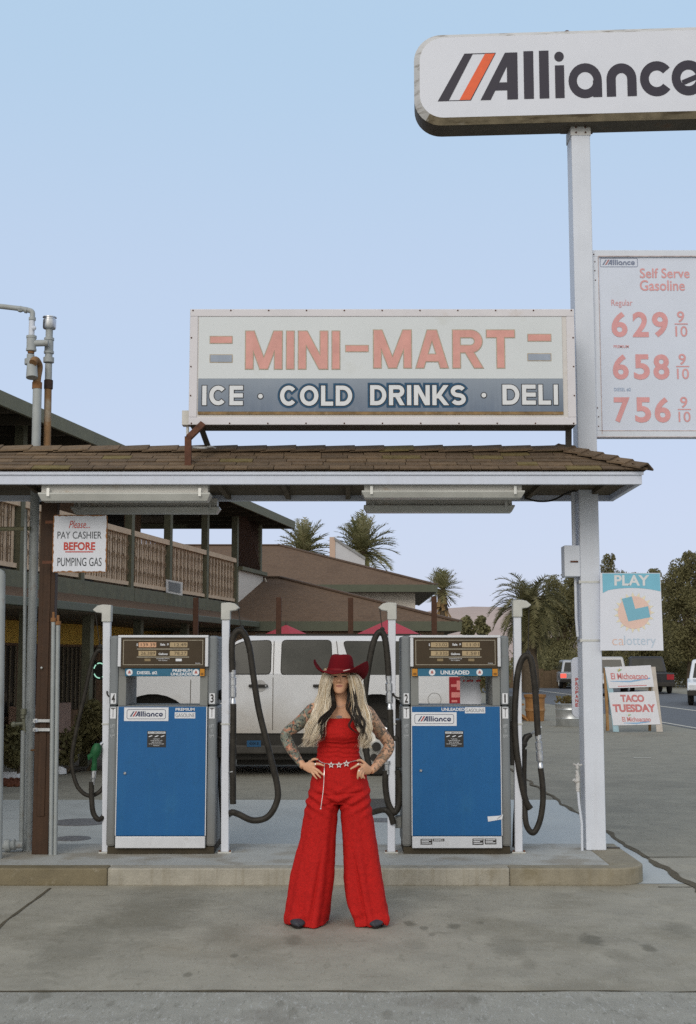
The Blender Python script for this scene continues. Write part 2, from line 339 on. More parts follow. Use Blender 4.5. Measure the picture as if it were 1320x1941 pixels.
# oil drips and gum soaked into the concrete: soft-edged patches in the shader, at fixed places on the ground
marks = [(557,1784,17,1.0,.5),(80,1889,17,1,.6),(445,1813,7,1,.6),(356,1849,8,1,.6),(210,1904,8,1,.5),(531,1905,9,1,.5),(555,1921,11,1,.5),(45,1897,10,1,.5),
 (778,1752,11,.8,.7),(804,1761,8,.8,.6),(861,1757,12,.8,.7),(819,1773,7,.8,.5),(1122,1783,20,1,.75),(1230,1798,13,1,.7),(1005,1830,16,1,.3),(897,1898,14,1,.5),(735,1926,12,1,.5),(1117,1897,8,1,.4),(1172,1813,24,.7,.25),(912,1750,6,1,.5),(960,1795,34,1.2,.35),(1290,1762,28,1,.4),(790,1790,22,.8,.3),(150,1790,60,2,.35),(300,1720,80,2,.3),(420,1768,30,1,.2)]
def soak(m, col):
    N = m.node_tree.nodes; L = m.node_tree.links; b = N['Principled BSDF']; geo = N.new('ShaderNodeNewGeometry'); prev = b.inputs['Base Color'].links[0].from_socket
    nz = N.new('ShaderNodeTexNoise'); nz.inputs['Scale'].default_value = 14; nz.inputs['Detail'].default_value = 6; L.new(geo.outputs['Position'], nz.inputs['Vector']); acc = None
    for px, py, r, e, k in marks:
        c = G(px, py); rx = r/F*c.y; ry = rx*(1+1.6*e)
        sb_ = N.new('ShaderNodeVectorMath'); sb_.operation = 'SUBTRACT'; sb_.inputs[1].default_value = tuple(c); L.new(geo.outputs['Position'], sb_.inputs[0])
        ml_ = N.new('ShaderNodeVectorMath'); ml_.operation = 'MULTIPLY'; ml_.inputs[1].default_value = (1/rx,1/ry,0); L.new(sb_.outputs[0], ml_.inputs[0])
        ln = N.new('ShaderNodeVectorMath'); ln.operation = 'LENGTH'; L.new(ml_.outputs[0], ln.inputs[0])
        ad = N.new('ShaderNodeMath'); ad.operation = 'MULTIPLY_ADD'; ad.inputs[1].default_value = 1.5; L.new(nz.outputs['Fac'], ad.inputs[0]); L.new(ln.outputs['Value'], ad.inputs[2])
        mr = N.new('ShaderNodeMapRange'); mr.inputs[1].default_value = 2.0; mr.inputs[2].default_value = 1.35; mr.inputs[4].default_value = k; L.new(ad.outputs[0], mr.inputs[0])
        if acc is None: acc = mr.outputs[0]
        else:
            mx = N.new('ShaderNodeMath'); mx.operation = 'MAXIMUM'; L.new(acc, mx.inputs[0]); L.new(mr.outputs[0], mx.inputs[1]); acc = mx.outputs[0]
    x = N.new('ShaderNodeMix'); x.data_type = 'RGBA'; L.new(acc, x.inputs[0]); L.new(prev, x.inputs[6]); x.inputs[7].default_value = (*col,1); L.new(x.outputs[2], b.inputs['Base Color'])
soak(conc, (.135,.125,.095)); soak(asph2, (.18,.17,.14))

# road along the right, markings
def rd(x, y): return (x - .045*(y-31), y)
sheet('road', [rd(8.3,14), rd(17.5,14), rd(17.5,150), rd(8.3,150)], .004, asph3)
wl_ = mat('road_paint', (.55,.52,.45), .7, var=.25, sc=8)
for i, (x, w, y0, y1) in enumerate([(8.45,.12,22,38),(11.72,.16,20,140)]):
    sheet('road_marking', [rd(x,y0), rd(x+w,y0), rd(x+w,y1), rd(x,y1)], .009, wl_)
c = G(1218,1437); sheet('lot_marking', [(c.x-.15,c.y-.05),(c.x+.15,c.y-.05),(c.x+.15,c.y+.06),(c.x-.15,c.y+.06)], .005, wl_)

# pump island with its kerb
isl_top = mat('island_concrete', (.40,.40,.375), .7, var=.1, sc=4, bump=.25, bsc=80, stain=[((.24,.20,.14),2.2,.5,.6), ((.48,.47,.44),9,.62,.4)])
def kerbm(n, c): return mat(n, c, .85, var=.18, sc=5, bump=.4, bsc=60, stain=[((.15,.12,.06),3,.55,.5), ((.46,.42,.34),9,.62,.5)], streak=((.20,.165,.10),.35))
KZ = .13; XR = 2.26; KF = 9.72; KR = 11.0
x1, x2 = P(204,1660,KF).x, P(967,1660,KF).x
isl = MB(); isl.box(-6, XR-.27, KF+.16, KR, 0, KZ)
io = tag(isl.build('pump_island', isl_top), kind='structure')
for xa, xb, cm in ((-6, x1-.002, kerbm('kerb_dark', (.185,.155,.10))), (x1, x2-.002, kerbm('kerb_pale', (.36,.335,.28)))):
    k = MB(); k.box(xa, xb, KF, KF+.159, 0, KZ+.002); k.build('kerb', [cm], io, bev=.012)
pts = [(x2, KF)] + [(XR-.27+.27*math.cos(R(t)), KF+.27+.27*math.sin(R(t))) for t in range(-90, 1, 10)] + [(XR, KR), (XR-.269, KR), (XR-.269, KF+.159), (x2, KF+.159)]
k = MB(); n = len(pts); k.add([(p[0],p[1],0) for p in pts]+[(p[0],p[1],KZ+.002) for p in pts], [tuple(range(n-1,-1,-1)), tuple(range(n,2*n))]+[(i,(i+1)%n,n+(i+1)%n,n+i) for i in range(n)])
k.build('kerb', kerbm('kerb_mid', (.27,.24,.18)), io, bev=.012)

# fill covers set in the slab
cov = mat('steel_cover', (.19,.185,.185), .6, .3, var=.3, sc=20, bump=.8, bsc=150)
for i, (px, py, r, lb) in enumerate(((152,1560,.30,'large round steel fill cover in slab left of the blue diesel pump'), (138,1591,.17,'small round steel fill cover nearest the brown canopy post'), (728,1556,.17,'round steel fill cover beside the red trousers, behind the island'))):
    c = G(px, py); m = MB(); m.lathe([(r,.006),(r,.011),(r*.93,.012),(.001,.012)], (c.x,c.y,0), n=28)
    tag(m.build('manhole_cover', cov), lb, 'cover', 'fill covers in the drive slab')

# ---------------------------------------------------------------- canopy
woodd = mat('dark_brown_paint', (.050,.027,.016), .6, var=.25, sc=8, streak=((.11,.055,.03),.3), bump=.15)
fasc = mat('white_fascia', (.60,.635,.73), .5, var=.05, sc=3, stain=[((.4,.38,.36),2,.66,.3)], streak=((.45,.44,.45),.18))
soff = mat('soffit', (.10,.078,.052), .85, var=.25, sc=5)
shin = [mat('shingle_%s' % n, c, .92, var=.22, sc=14, bump=.6, bsc=120) for n, c in (('a', (.155,.108,.07)), ('b', (.13,.092,.06)), ('c', (.18,.125,.078)), ('moss', (.175,.135,.06)))]
can = thing('canopy', 'low shingled pump canopy with a white fascia on one brown post', 'canopy', (-.6,10.4,0))
CF, CB = 9.9, 11.0; CYM = (CF+CB)/2
cz0, cz1 = P(660,918,CF).z, P(660,893,CF).z; rz = P(660,853,CYM).z
CL, CR_ = -4.9, P(1217,895,CF).x; RH = .55
f = MB()
f.box(CL, CR_, CF, CF+.04, cz0, cz1); f.box(CL, CR_, CB-.04, CB, cz0, cz1); f.box(CR_-.04, CR_, CF+.04, CB-.04, cz0+.001, cz1-.001); f.box(CL, CL+.04, CF+.04, CB-.04, cz0+.001, cz1-.001)
f.box(CL+.0, CR_+.012, CF-.014, CF-.001, cz1-.032, cz1-.006)
f.build('fascia', fasc, can, bev=.004)
sb = MB(); sb.box(CL+.04, CR_-.04, CF+.04, CB-.04, cz0+.05, cz0+.07)
for i in range(14): sb.box(CL+.2+i*.52, CL+.24+i*.52, CF+.045, CB-.045, cz0+.012, cz0+.049)
sb.build('soffit', soff, can)
# shingle courses: every tab a thin slab laid on the slope, one mesh
random.seed(2); sh = MB(); e = .035
def course_tabs(A, B, up, nrm, width, tl):
    """tabs along A->B, lying up the slope 'up'"""
    A = Vector(A); B = Vector(B); L = (B-A).length; d = (B-A)/L; x = -random.random()*.2
    while x < L:
        w = random.uniform(.15,.34); a = max(0,x); b = min(L,x+w-.006)
        if b-a > .02:
            t = .009+random.random()*.006; lift = random.uniform(0,.003)
            o = A + d*a + nrm*lift; q = [o, o+d*(b-a), o+d*(b-a)+up*tl, o+up*tl]
            mi = random.choices((0,1,2,3),(5,4,3,.6))[0]
            top = [p + nrm*t*(1 if i < 2 else .25) for i, p in enumerate(q)]
            sh.add(q+top, [(0,3,2,1),(4,5,6,7),(0,1,5,4),(1,2,6,5),(2,3,7,6),(3,0,4,7)], mi)
        x += w
NC = 6
for side in (0, 1):
    ye = CF-e if side == 0 else CB+e; sy = 1 if side == 0 else -1
    dy = (CYM-ye)*1.0; sl = Vector((0, dy, rz-cz1-.006)); up = sl.normalized(); nrm = Vector((0,-sy*up.z, abs(up.y)))
    for c in range(NC):
        t = c/NC; o = Vector((0, ye, cz1+.006)) + sl*t
        course_tabs((CL-e+RH*t, o.y, o.z), (CR_+e-RH*t, o.y, o.z), up, nrm, .25, sl.length/NC*1.25)
for side in (0, 1):
    xe = CR_+e if side == 0 else CL-e; sx = -1 if side == 0 else 1
    sl = Vector((sx*(RH+e), 0, rz-cz1-.006)); up = sl.normalized(); nrm = Vector((-sx*up.z, 0, abs(up.x)))
    for c in range(NC):
        t = c/NC; o = Vector((xe, 0, cz1+.006)) + sl*t
        course_tabs((o.x, CF-e+(CYM-CF+e)*t, o.z), (o.x, CB+e-(CB+e-CYM)*t, o.z), up, nrm, .25, sl.length/NC*1.2)
# ridge and hip caps, overlapping, each tilted up a little
def caps(A, B, w, ln, lift):
    A = Vector(A); B = Vector(B); L = (B-A).length; d = (B-A)/L; sd_ = Vector((-d.y,d.x,0)).normalized(); k = int(L/ln); u = sd_.cross(d)
    u = u if u.z > 0 else -u
    for i in range(k):
        a = A + d*(i*L/k); b = a + d*(L/k*1.18); t = .014; j = random.uniform(-.002,.003)
        for s_ in (-1, 1):
            ea = a + sd_*s_*w - u*w*.42; eb = b + sd_*s_*w - u*w*.42
            q = [a+u*(lift+j), b+u*(.004), eb+u*.004, ea+u*(lift+j)]
            sh.add(q+[p+u*t for p in q], [(0,3,2,1),(4,5,6,7),(0,1,5,4),(1,2,6,5),(2,3,7,6),(3,0,4,7)], random.choices((0,1,2,3),(4,4,3,1.2))[0])
caps((CR_-RH,CYM,rz+.015), (CL+RH,CYM,rz+.015), .13, .24, .014)
for (sx, xx) in ((1,CR_),(-1,CL)):
    for yy in (CF-e, CB+e): caps((xx+sx*e, yy, cz1+.03), (xx-sx*RH, CYM, rz+.03), .1, .13, .02)
# deck below the shingles
dk = [(CL-.02,CF-.02,cz1+.001),(CR_+.02,CF-.02,cz1+.001),(CR_+.02,CB+.02,cz1+.001),(CL-.02,CB+.02,cz1+.001),(CL+RH,CYM,rz-.004),(CR_-RH,CYM,rz-.004)]
sh.add(dk, [(0,1,5,4),(2,3,4,5),(1,2,5),(3,0,4),(3,2,1,0)], 1)
sh.build('roof', shin, can, recalc=False)
pw = MB(); a, b = P(60,1622,10.4).x, P(91,1622,10.4).x; pw.box(a, b, 10.4, 10.5, KZ, cz0+.05); pw.box(a+.035, b-.035, 10.392, 10.4-.0005, KZ+.3, KZ+2.4)
pw.build('post', woodd, can, bev=.006)
bo = MB(); c = P(79,1266,10.38); bo.ball(c, .012, 8); bo.build('bolt', mat('galv', (.55,.55,.53), .4, .8), can)

# strip lights under the canopy
whp = mat('white_enamel', (.62,.60,.56), .45, var=.08, sc=6, stain=[((.40,.24,.10),3,.57,.55), ((.35,.27,.17),9,.6,.4)])
lens = mat('strip_lens', (.50,.50,.47), .3, var=.1, sc=4, stain=[((.35,.26,.15),4,.6,.5)])
galv = MATS['galv']
def striplight(px0, px1, py0, py1, Y, label, dim=False):
    a = P(px0, py1, Y); b = P(px1, py0, Y); t = thing('strip_light', label, 'light fixture', ((a.x+b.x)/2, Y+.08, a.z), 'strip lights under the canopy')
    h = b.z-a.z; m = MB(); m.box(a.x+.02, b.x-.02, Y+.02, Y+.14, a.z+h*.5, b.z+.02); m.build('housing', whp, t, bev=.006)
    m = MB(); z1 = a.z+h*.5-.001; rim = [(a.x, Y-.01, z1), (b.x, Y-.01, z1), (b.x, Y+.17, z1), (a.x, Y+.17, z1)]
    low = [(a.x+.025, Y+.02, a.z), (b.x-.025, Y+.02, a.z), (b.x-.025, Y+.14, a.z), (a.x+.025, Y+.14, a.z)]
    m.add(rim+[(x, y, z-.012) for x, y, z in rim]+low, [(3,2,1,0)]+[(i,(i+1)%4,4+(i+1)%4,4+i) for i in range(4)]+[(4+i,4+(i+1)%4,8+(i+1)%4,8+i) for i in range(4)]+[(8,9,10,11)])
    m.build('diffuser', lens, t, bev=.004)
    for s_ in (.06, .94):
        m = MB(); x = a.x+(b.x-a.x)*s_; m.box(x-.011, x+.011, Y-.016, Y-.0105, z1-.03, z1+.035); m.build('clip', galv, t)
striplight(72,399,918,949,9.95,'rust stained strip light under fascia nearest the pay cashier sign')
striplight(686,995,916,943,9.95,'rust stained front strip light under canopy fascia nearest the tall white pole')
striplight(134,416,948,972,10.75,'dim strip light at canopy back edge above the balcony view')
striplight(690,976,944,970,10.75,'dim strip light at canopy back edge over the palm trees')
w = MB(); w.tube(cr([P(994,944,10.7), P(1020,950,10.7), P(1048,948,10.7), P(1072,936,10.7), P(1090,930,10.6)]), .008, 6)
tag(w.build('power_cable', mat('black_rubber', (.03,.027,.023), .5, var=.2)), 'black cable drooping under the canopy towards the white pole', 'cable')

# ---------------------------------------------------------------- big signs
whm = mat('white_metal', (.63,.66,.73), .42, var=.05, sc=3, stain=[((.50,.46,.42),6,.66,.3)], streak=((.52,.51,.52),.14))
darkm = mat('dark_metal', (.075,.066,.055), .6, var=.3, sc=8)
rust = mat('rusty_brown', (.11,.048,.03), .8, var=.35, sc=14, stain=[((.2,.08,.03),9,.55,.5)], bump=.3)
pole_grime = mat('sign_trim', (.55,.54,.53), .5, var=.08, sc=4, stain=[((.16,.125,.08),4,.54,.8,(1,1,5)), ((.22,.19,.13),1.5,.6,.6,(.6,1,8))])
def rounded(x0, x1, z0, z1, r, n=8):
    o = []
    for cx, cz, a in ((x1-r,z1-r,0),(x0+r,z1-r,90),(x0+r,z0+r,180),(x1-r,z0+r,270)):
        o += [(cx+r*math.cos(R(a+90*i/n)), cz+r*math.sin(R(a+90*i/n))) for i in range(n+1)]
    return o[::-1]
# tall pole with the round-ended sign on top
YP = 10.6
pa, pb = P(1112,1615,YP), P(1150,1615,YP); tz = P(1090,236,YP).z
ps = thing('pole_sign', 'tall white pole carrying a long round-ended Alliance sign', 'sign', ((pa.x+pb.x)/2, YP+.11, KZ))
m = MB(); m.box(pa.x, pb.x, YP, YP+.22, KZ+.002, tz); m.build('pole', whm, ps, bev=.008)
m = MB(); m.box(pa.x-.006, pb.x+.006, YP-.006, YP+.226, tz-.10, tz-.002); m.build('collar', pole_grime, ps, bev=.004)
m = MB(); m.box(pa.x-.06, pb.x+.06, YP+.02, YP+.2, tz-.002, tz+.05); m.build('saddle', rust, ps)
for q in (.25,.75):
    for zz in (tz-.075, tz-.03):
        m = MB(); m.ball((pa.x+(pb.x-pa.x)*q, YP-.008, zz), .009, 8); m.build('bolt', rust, ps)
YA = 10.5; sz0, sz1 = P(1090,243,YA).z+.055, P(1090,59,YA).z; sx0 = P(787,150,YA).x; sx1 = sx0+3.72
yaw = Matrix.Translation((pa.x, YP, 0)) @ Matrix.Rotation(R(-3.6), 4, 'Z') @ Matrix.Translation((-pa.x, -YP, 0))
m = MB(); q = rounded(sx0, sx1, sz0, sz1, .24, 10); m.prism(q, (0,YA,0), (1,0,0), (0,0,1), .26); m.xf(yaw); m.build('cabinet', mat('sign_back_metal', (.10,.085,.065), .6, var=.3, sc=6, stain=[((.2,.1,.05),4,.6,.5)]), ps, bev=.02)
m = MB(); n = len(q); q2 = rounded(sx0+.05, sx1-.05, sz0+.05, sz1-.05, .21, 10)
m.add([(x,YA-.001,z) for x,z in q]+[(x,YA-.05,z) for x,z in q2], [(i,(i+1)%n,n+(i+1)%n,n+i) for i in range(n)]); m.xf(yaw)
m.mi = [1 if sum(m.v[i].z for i in f)/len(f) < sz0+.06 else 0 for f in m.f]; m.build('face_edge', [pole_grime, mat('lip_grime', (.26,.215,.145), .7, var=.3, sc=7, stain=[((.10,.075,.045),5,.5,.8,(.6,1,4)), ((.5,.47,.42),8,.62,.6)])], ps)
m = MB(); m.add([(x,YA-.05,z) for x,z in q2], [tuple(range(n))]); m.xf(yaw); m.build('face', mat('sign_plastic', (.66,.675,.74), .35, var=.03, sc=2, stain=[((.55,.52,.48),3,.66,.25)]), ps)
inkd = mat('ink_dark', (.038,.034,.05), .45, var=.12, sc=20); inkr = mat('ink_orange', (.75,.13,.05), .45, var=.1, sc=20)
m = MB(); la = P(832,187,YA); lb_ = P(942,98,YA); w_ = (lb_.x-la.x)/(439-168)*(1390-168)
hh = (P(0,98,YA).z-P(0,187,YA).z)*(370-150)/(370-165)
logo(m, (0,YA-.052,0), (1,0,0), (0,0,1), la.x, la.x+w_, la.z-.015, la.z-.015+hh); m.xf(yaw); m.build('lettering', [inkd, inkr], ps)
m = MB(); c = P(1079,53,YA); m.tube(cr([c+Vector((-.03,.1,-.03)), c+Vector((-.015,.1,.02)), c+Vector((.015,.1,.02)), c+Vector((.03,.1,-.03))]), .006, 6); m.build('lifting_eye', rust, ps)

# mini-mart sign
YM = 10.1
mm = thing('shop_sign', 'faded wide MINI-MART sign standing on the canopy roof', 'sign', (.25, YM+.12, P(660,806,YM).z))
a, b = P(359,806,YM), P(1087,587,YM)
m = MB(); m.box(a.x, b.x, YM, YM+.26, a.z, b.z); m.build('cabinet', darkm, mm)
trim = mat('sign_frame', (.64,.615,.64), .5, var=.05, sc=4, stain=[((.5,.42,.36),7,.62,.4)])
fw = .062; m = MB()
m.box(a.x-.004, b.x+.004, YM-.02, YM-.001, a.z, a.z+fw); m.box(a.x-.004, b.x+.004, YM-.02, YM-.001, b.z-fw, b.z)
m.box(a.x-.004, a.x+fw, YM-.02, YM-.001, a.z+fw, b.z-fw); m.box(b.x-fw, b.x+.004, YM-.02, YM-.001, a.z+fw, b.z-fw)
m.build('frame', trim, mm, bev=.005)
mz = P(660,718,YM-.01).z; fx0, fx1 = P(377,700,YM).x, P(1066,700,YM).x; fz0, fz1 = P(660,781,YM).z, P(660,602,YM).z
m = MB(); m.box(a.x+fw, b.x-fw, YM-.012, YM-.0005, a.z+fw, b.z-fw); m.build('backing', mat('sign_border', (.60,.57,.55), .5, var=.05, sc=4, stain=[((.42,.30,.17),3,.58,.5,(1,1,4))]), mm)
m = MB(); m.box(fx0, fx1, YM-.020, YM-.0125, mz, fz1); m.build('white_panel', mat('sign_cream', (.62,.645,.66), .4, var=.03, sc=2, stain=[((.52,.52,.48),4,.6,.35)]), mm)
m = MB(); m.box(fx0, fx1, YM-.020, YM-.0125, fz0, mz-.001); m.build('blue_panel', mat('sign_slate', (.15,.185,.245), .4, var=.12, sc=3, stain=[((.25,.28,.33),3,.55,.5)], streak=((.22,.255,.31),.5)), mm)
m = MB(); m.box(fx0, fx1, YM-.021, YM-.0125, fz0-.024, fz0-.001); m.build('dirt_lip', mat('sign_dirt', (.24,.155,.075), .9, var=.35, sc=12, stain=[((.4,.3,.2),20,.55,.5)]), mm)
tan_ = mat('letter_edge', (.42,.35,.26), .6, var=.2, sc=20); pink = mat('letter_pink', (.63,.32,.28), .5, var=.12, sc=9, streak=((.63,.36,.32),.4)); zfade(MATS['sign_slate'], fz0+.02, mz, (.29,.33,.385), .75); greyb = mat('letter_grey_blue', (.30,.34,.41), .5, var=.1)
navy = mat('letter_navy', (.022,.075,.145), .5, var=.2, sc=20); blk = mat('letter_black', (.035,.032,.035), .55, var=.2, sc=20); wht = mat('letter_white', (.68,.69,.71), .45, var=.05)
YF = YM-.0235
def bars(mb, lst, grow=0, Y=YF, mi=0):
    for x0, y0, x1, y1 in lst:
        p = P(x0,y1,Y); q_ = P(x1,y0,Y); mb.add([(p.x-grow,Y,p.z-grow),(q_.x+grow,Y,p.z-grow),(q_.x+grow,Y,q_.z+grow),(p.x-grow,Y,q_.z+grow)], [(0,1,2,3)], mi)
row1 = [('MINI', 466,628,644,699), ('MART', 709,626,975,697)]
pb_ = [(656,655,698,666)]; pk = [(399,638,440,650),(1001.5,634,1044,646)]; gy = [(399,673,440,686),(1001.5,671,1044,683)]
def brow_(mb, s_, x0, y0, x1, y1, Y, th, mi=0, cap=0, gap=.12): a_ = P(x0,y1,Y); b_ = P(x1,y0,Y); block(mb, s_, a_.x, b_.x, a_.z, b_.z, Y, th, mi, cap, gap)
for s_, x0, y0, x1, y1 in row1:
    m = MB(); brow_(m, s_, x0, y0, x1, y1, YF-.0005, .058); w_ = m.build('lettering', pink, mm)
    m = MB(); brow_(m, s_, x0, y0, x1, y1, YF+.001, .058+.014, 0, .007); m.build('letter_edging', tan_, w_)
for r_ in pb_+pk+gy:
    m = MB(); bars(m, [r_]); w_ = m.build('dash', greyb if r_ in gy else pink, mm); m = MB(); bars(m, [r_], .006, YF+.001); m.build('letter_edging', tan_, w_)
row2 = [('ICE',383,731,461,768),('COLD',531,731,668,769),('DRINKS',702,730,883,768),('DELI',953,729,1058,767)]
for k_, (s_, x0, y0, x1, y1) in enumerate(row2):
    m = MB(); brow_(m, s_, x0, y0, x1, y1, YF-.0005, .034); w_ = m.build('lettering', wht, mm); m = MB()
    if k_ in (1,2): brow_(m, s_, x0, y0, x1, y1, YF+.0022, .034+.040, 1, .020)
    brow_(m, s_, x0, y0, x1, y1, YF+.001, .034+.012, 0, .006); m.build('letter_shadow', [blk, navy], w_)
for px, py in ((494,751),(917.5,749)):
    c = P(px,py,YF); dd = lambda r_, y_: MB().add([(c.x+r_*math.cos(2*math.pi*i/16), y_, c.z+r_*math.sin(2*math.pi*i/16)) for i in range(16)], [tuple(range(16))])
    w_ = dd(.019,YF).build('dot', wht, mm); dd(.026,YF+.001).build('letter_shadow', blk, w_)
m = MB()
for i in range(11):
    x = a.x+.02+(b.x-a.x-.04)*i/10
    for z in (a.z+.012, b.z-.012): m.ball((x, YM-.022, z), .007, 6)
for i in range(1,4):
    for x in (a.x+.01, b.x-.01): m.ball((x, YM-.022, a.z+(b.z-a.z)*i/4), .007, 6)
m.build('screw', rust, mm)
m = MB(); c0 = P(357,888,9.98); c1 = P(357,828,9.98); c2 = P(384,806,10.06)
m.bar(c0, c1, .05, .05, (0,1,0)); m.bar(c1+Vector((0,.001,-.012)), c2+Vector((0,.01,.01)), .048, .048, (0,1,0))
m.build('bracket', rust, mm)
m = MB(); m.bar(P(396,850,10.42), P(380,806,10.25), .045, .045, (0,1,0)); m.build('rear_bracket', darkm, mm)
m = MB(); m.bar(P(1078,860,10.36), P(1078,806,10.3), .045, .045, (0,1,0)); m.build('rear_bracket', darkm, mm)
m = MB(); p = P(345,805,10.16); q_ = P(358,778,10.16); m.box(p.x, a.x-.001, 10.16, 10.26, p.z, q_.z); m.tube([P(356,805,10.2), P(356,830,10.2)], .012, 8); m.build('junction_box', whp, mm)
m = MB(); m.tube(cr([P(365,848,10.05),P(385,849,10.1),P(400,847,10.2),P(408,850,10.3)]), .01, 6); m.build('conduit', pole_grime, mm)

# price board
YR = 10.66
pr = thing('price_board', 'faded white fuel price board with pink numbers fixed to the pole', 'price sign', (2.65, YR+.04, P(1200,829,YR).z))
a, b = P(1127,829,YR), P(1127,475,YR); rx = a.x+1.18
pw_ = mat('price_white', (.62,.66,.76), .45, var=.03, sc=3, stain=[((.55,.56,.60),5,.6,.3)])
m = MB(); m.box(a.x, rx, YR, YR+.09, a.z, b.z); m.build('panel', pw_, pr, bev=.004)
m = MB(); fwz = .052
zA, zB = P(1200,817,YR).z, P(1200,487,YR).z; xA = P(1139,700,YR).x
m.box(a.x, rx, YR-.014, YR-.0005, a.z, zA); m.box(a.x, rx, YR-.014, YR-.0005, zB, b.z); m.box(a.x, xA, YR-.014, YR-.0005, zA, zB); m.box(rx-.05, rx, YR-.014, YR-.0005, zA, zB)
m.build('frame', whm, pr, bev=.003)
m = MB(); m.box(xA, rx-.05, YR-.0160, YR-.0142, zB-.002, zB+.006); m.box(xA-.006, xA, YR-.0160, YR-.0142, zA-.03, zB); m.box(xA-.02, rx, YR-.0160, YR-.0142, zA-.003, zA+.004); m.box(a.x,rx,YR-.0160,YR-.0142,a.z-.001,a.z+.005)
m.build('rust_line', mat('rust_line', (.52,.43,.42), .9, var=.3, sc=20), pr)
YT = YR-.003; rosy = mat('price_pink', (.66,.33,.335), .5, var=.1, sc=12); pblue = mat('price_blue', (.30,.38,.52), .5, var=.1)
for s_, x0, y0, x1, y1, b_ in (('Self Serve',1213.5,508.5,1307,527,.012),('Gasoline',1213.5,531,1298,551,.012),('Regular',1159.5,568,1199,583,0),('PREMIUM',1163.5,654,1192,659.5,.01)):
    m = MB(); ptext(m,s_,x0,y0,x1,y1,YT,b_); m.build('lettering', rosy, pr)
m = MB(); ptext(m,'DIESEL #2',1164.5,735,1196,742,YT,.0); m.build('blue_lettering', pblue, pr)
for i, (d, y0) in enumerate((('629',591),('658',671.5),('756',753))):
    dx = i*3; m = MB()
    for k_, ch in enumerate(d):
        x0 = (1160,1200,1237)[k_]+dx*.8; ptext(m, ch, x0, y0, x0+29, y0+48, YT, .03, shear=.0)
    ptext(m,'9',1284+dx,y0-1,1297+dx,y0+20,YT,.01); ptext(m,'10',1281+dx,y0+27,1303+dx,y0+47,YT,.005); bars(m, [(1279+dx,y0+22,1304+dx,y0+24)], 0, YT); m.build('price_figure', rosy, pr)
m = MB(); p = P(1138,506,YT); q_ = P(1209,489,YT); rp = rounded(p.x,q_.x,p.z,q_.z,.012,4); n = len(rp); ri = rounded(p.x+.004,q_.x-.004,p.z+.004,q_.z-.004,.009,4)
m.add([(x,YT,z) for x,z in rp]+[(x,YT,z) for x,z in ri], [(i,(i+1)%n,n+(i+1)%n,n+i) for i in range(n)])
logo(m, (0,YT,0), (1,0,0), (0,0,1), P(1142,500,YT).x, P(1204,500,YT).x, P(1150,502,YT).z, P(1150,491.5,YT).z)
m.build('emblem', [mat('faded_ink', (.20,.23,.32), .5), mat('faded_red', (.45,.2,.2), .5)], pr)
m = MB()
for px, py in ((1126,482),(1128,496),(1128,513),(1129,531),(1133,773),(1135,790),(1135,808)): m.ball(P(px,py,YR-.016), .006, 6)
m.box(pb.x+.001, a.x-.0005, YR+.01, YR+.06, P(0,520,YR).z, P(0,480,YR).z); m.box(pb.x+.001, a.x-.0005, YR+.01, YR+.06, P(0,815,YR).z, P(0,780,YR).z)
m.build('fixing', rust, pr)

# lottery sign strapped to the pole
YL = 10.55
lo = thing('lottery_sign', 'white PLAY lottery sign with blue top strapped to the pole', 'sign', (2.35, YL, P(1200,1233,YL).z))
tl, tr, br, bl = (1138,1086),(1252,1086),(1258,1233),(1138,1233)
m = MB(); m.pxprism([tl,bl,br,tr][::-1], YL, .012); m.build('panel', mat('lottery_white', (.69,.71,.79), .4, var=.03, sc=4), lo)
lb1 = mat('lottery_blue', (.20,.48,.62), .45, var=.06, sc=8); YQ = YL-.002
def pxpoly(mb, pts, Y, mi=0): mb.add([P(x,y,Y) for x,y in pts], [tuple(range(len(pts)))], mi)
m = MB(); pxpoly(m, [(1142,1087),(1251,1087),(1252.5,1121)]+[(1252.5-110*t/10, 1121-6.8*(1-((t-5)/5)**2)) for t in range(1,10)]+[(1143,1124)], YQ); m.build('blue_band', lb1, lo)
m = MB(); ptext(m,'PLAY',1165,1090,1231,1110,YQ-.001,.03); m.build('lettering', MATS['letter_white'], lo)
sunm = mat('lottery_sun', (.74,.53,.46), .5, var=.05); suny = mat('lottery_ray', (.75,.69,.53), .5, var=.05)
m = MB(); c = (1202.5,1161)
for i in range(19):
    t = 2*math.pi*i/19; pxpoly(m, [(c[0]+28*math.cos(t-.16), c[1]+28*math.sin(t-.16)), (c[0]+39*math.cos(t), c[1]+39*math.sin(t)), (c[0]+28*math.cos(t+.16), c[1]+28*math.sin(t+.16))], YQ, 1)
pxpoly(m, [(c[0]+31*math.cos(2*math.pi*i/40), c[1]+31*math.sin(2*math.pi*i/40)) for i in range(40)], YQ-.0005)
m.build('sun_emblem', [sunm, suny], lo)
m = MB(); pxpoly(m, [(1179,1135),(1198,1130.5),(1204.5,1154),(1229,1149),(1233,1170),(1191.5,1178)], YQ-.001); m.build('letter_emblem', mat('lottery_teal', (.20,.44,.56), .45, var=.05), lo)
m = MB(); ptext(m,'ca',1161,1211,1183,1223,YQ,-.01,mi=1); ptext(m,'lottery',1184,1205,1243,1228,YQ,-.006); m.build('caption', [mat('lottery_text', (.47,.57,.68), .5), sunm], lo)
m = MB()
for y in (1103,1214):
    z = P(1120,y,10.6).z; m.box(pa.x-.006, pb.x+.02, YP-.004, YP+.224, z-.009, z+.009); m.box(pa.x-.016, pa.x-.004, YP-.012, YP+.02, z-.014, z+.014)
m.build('strap', galv, lo)

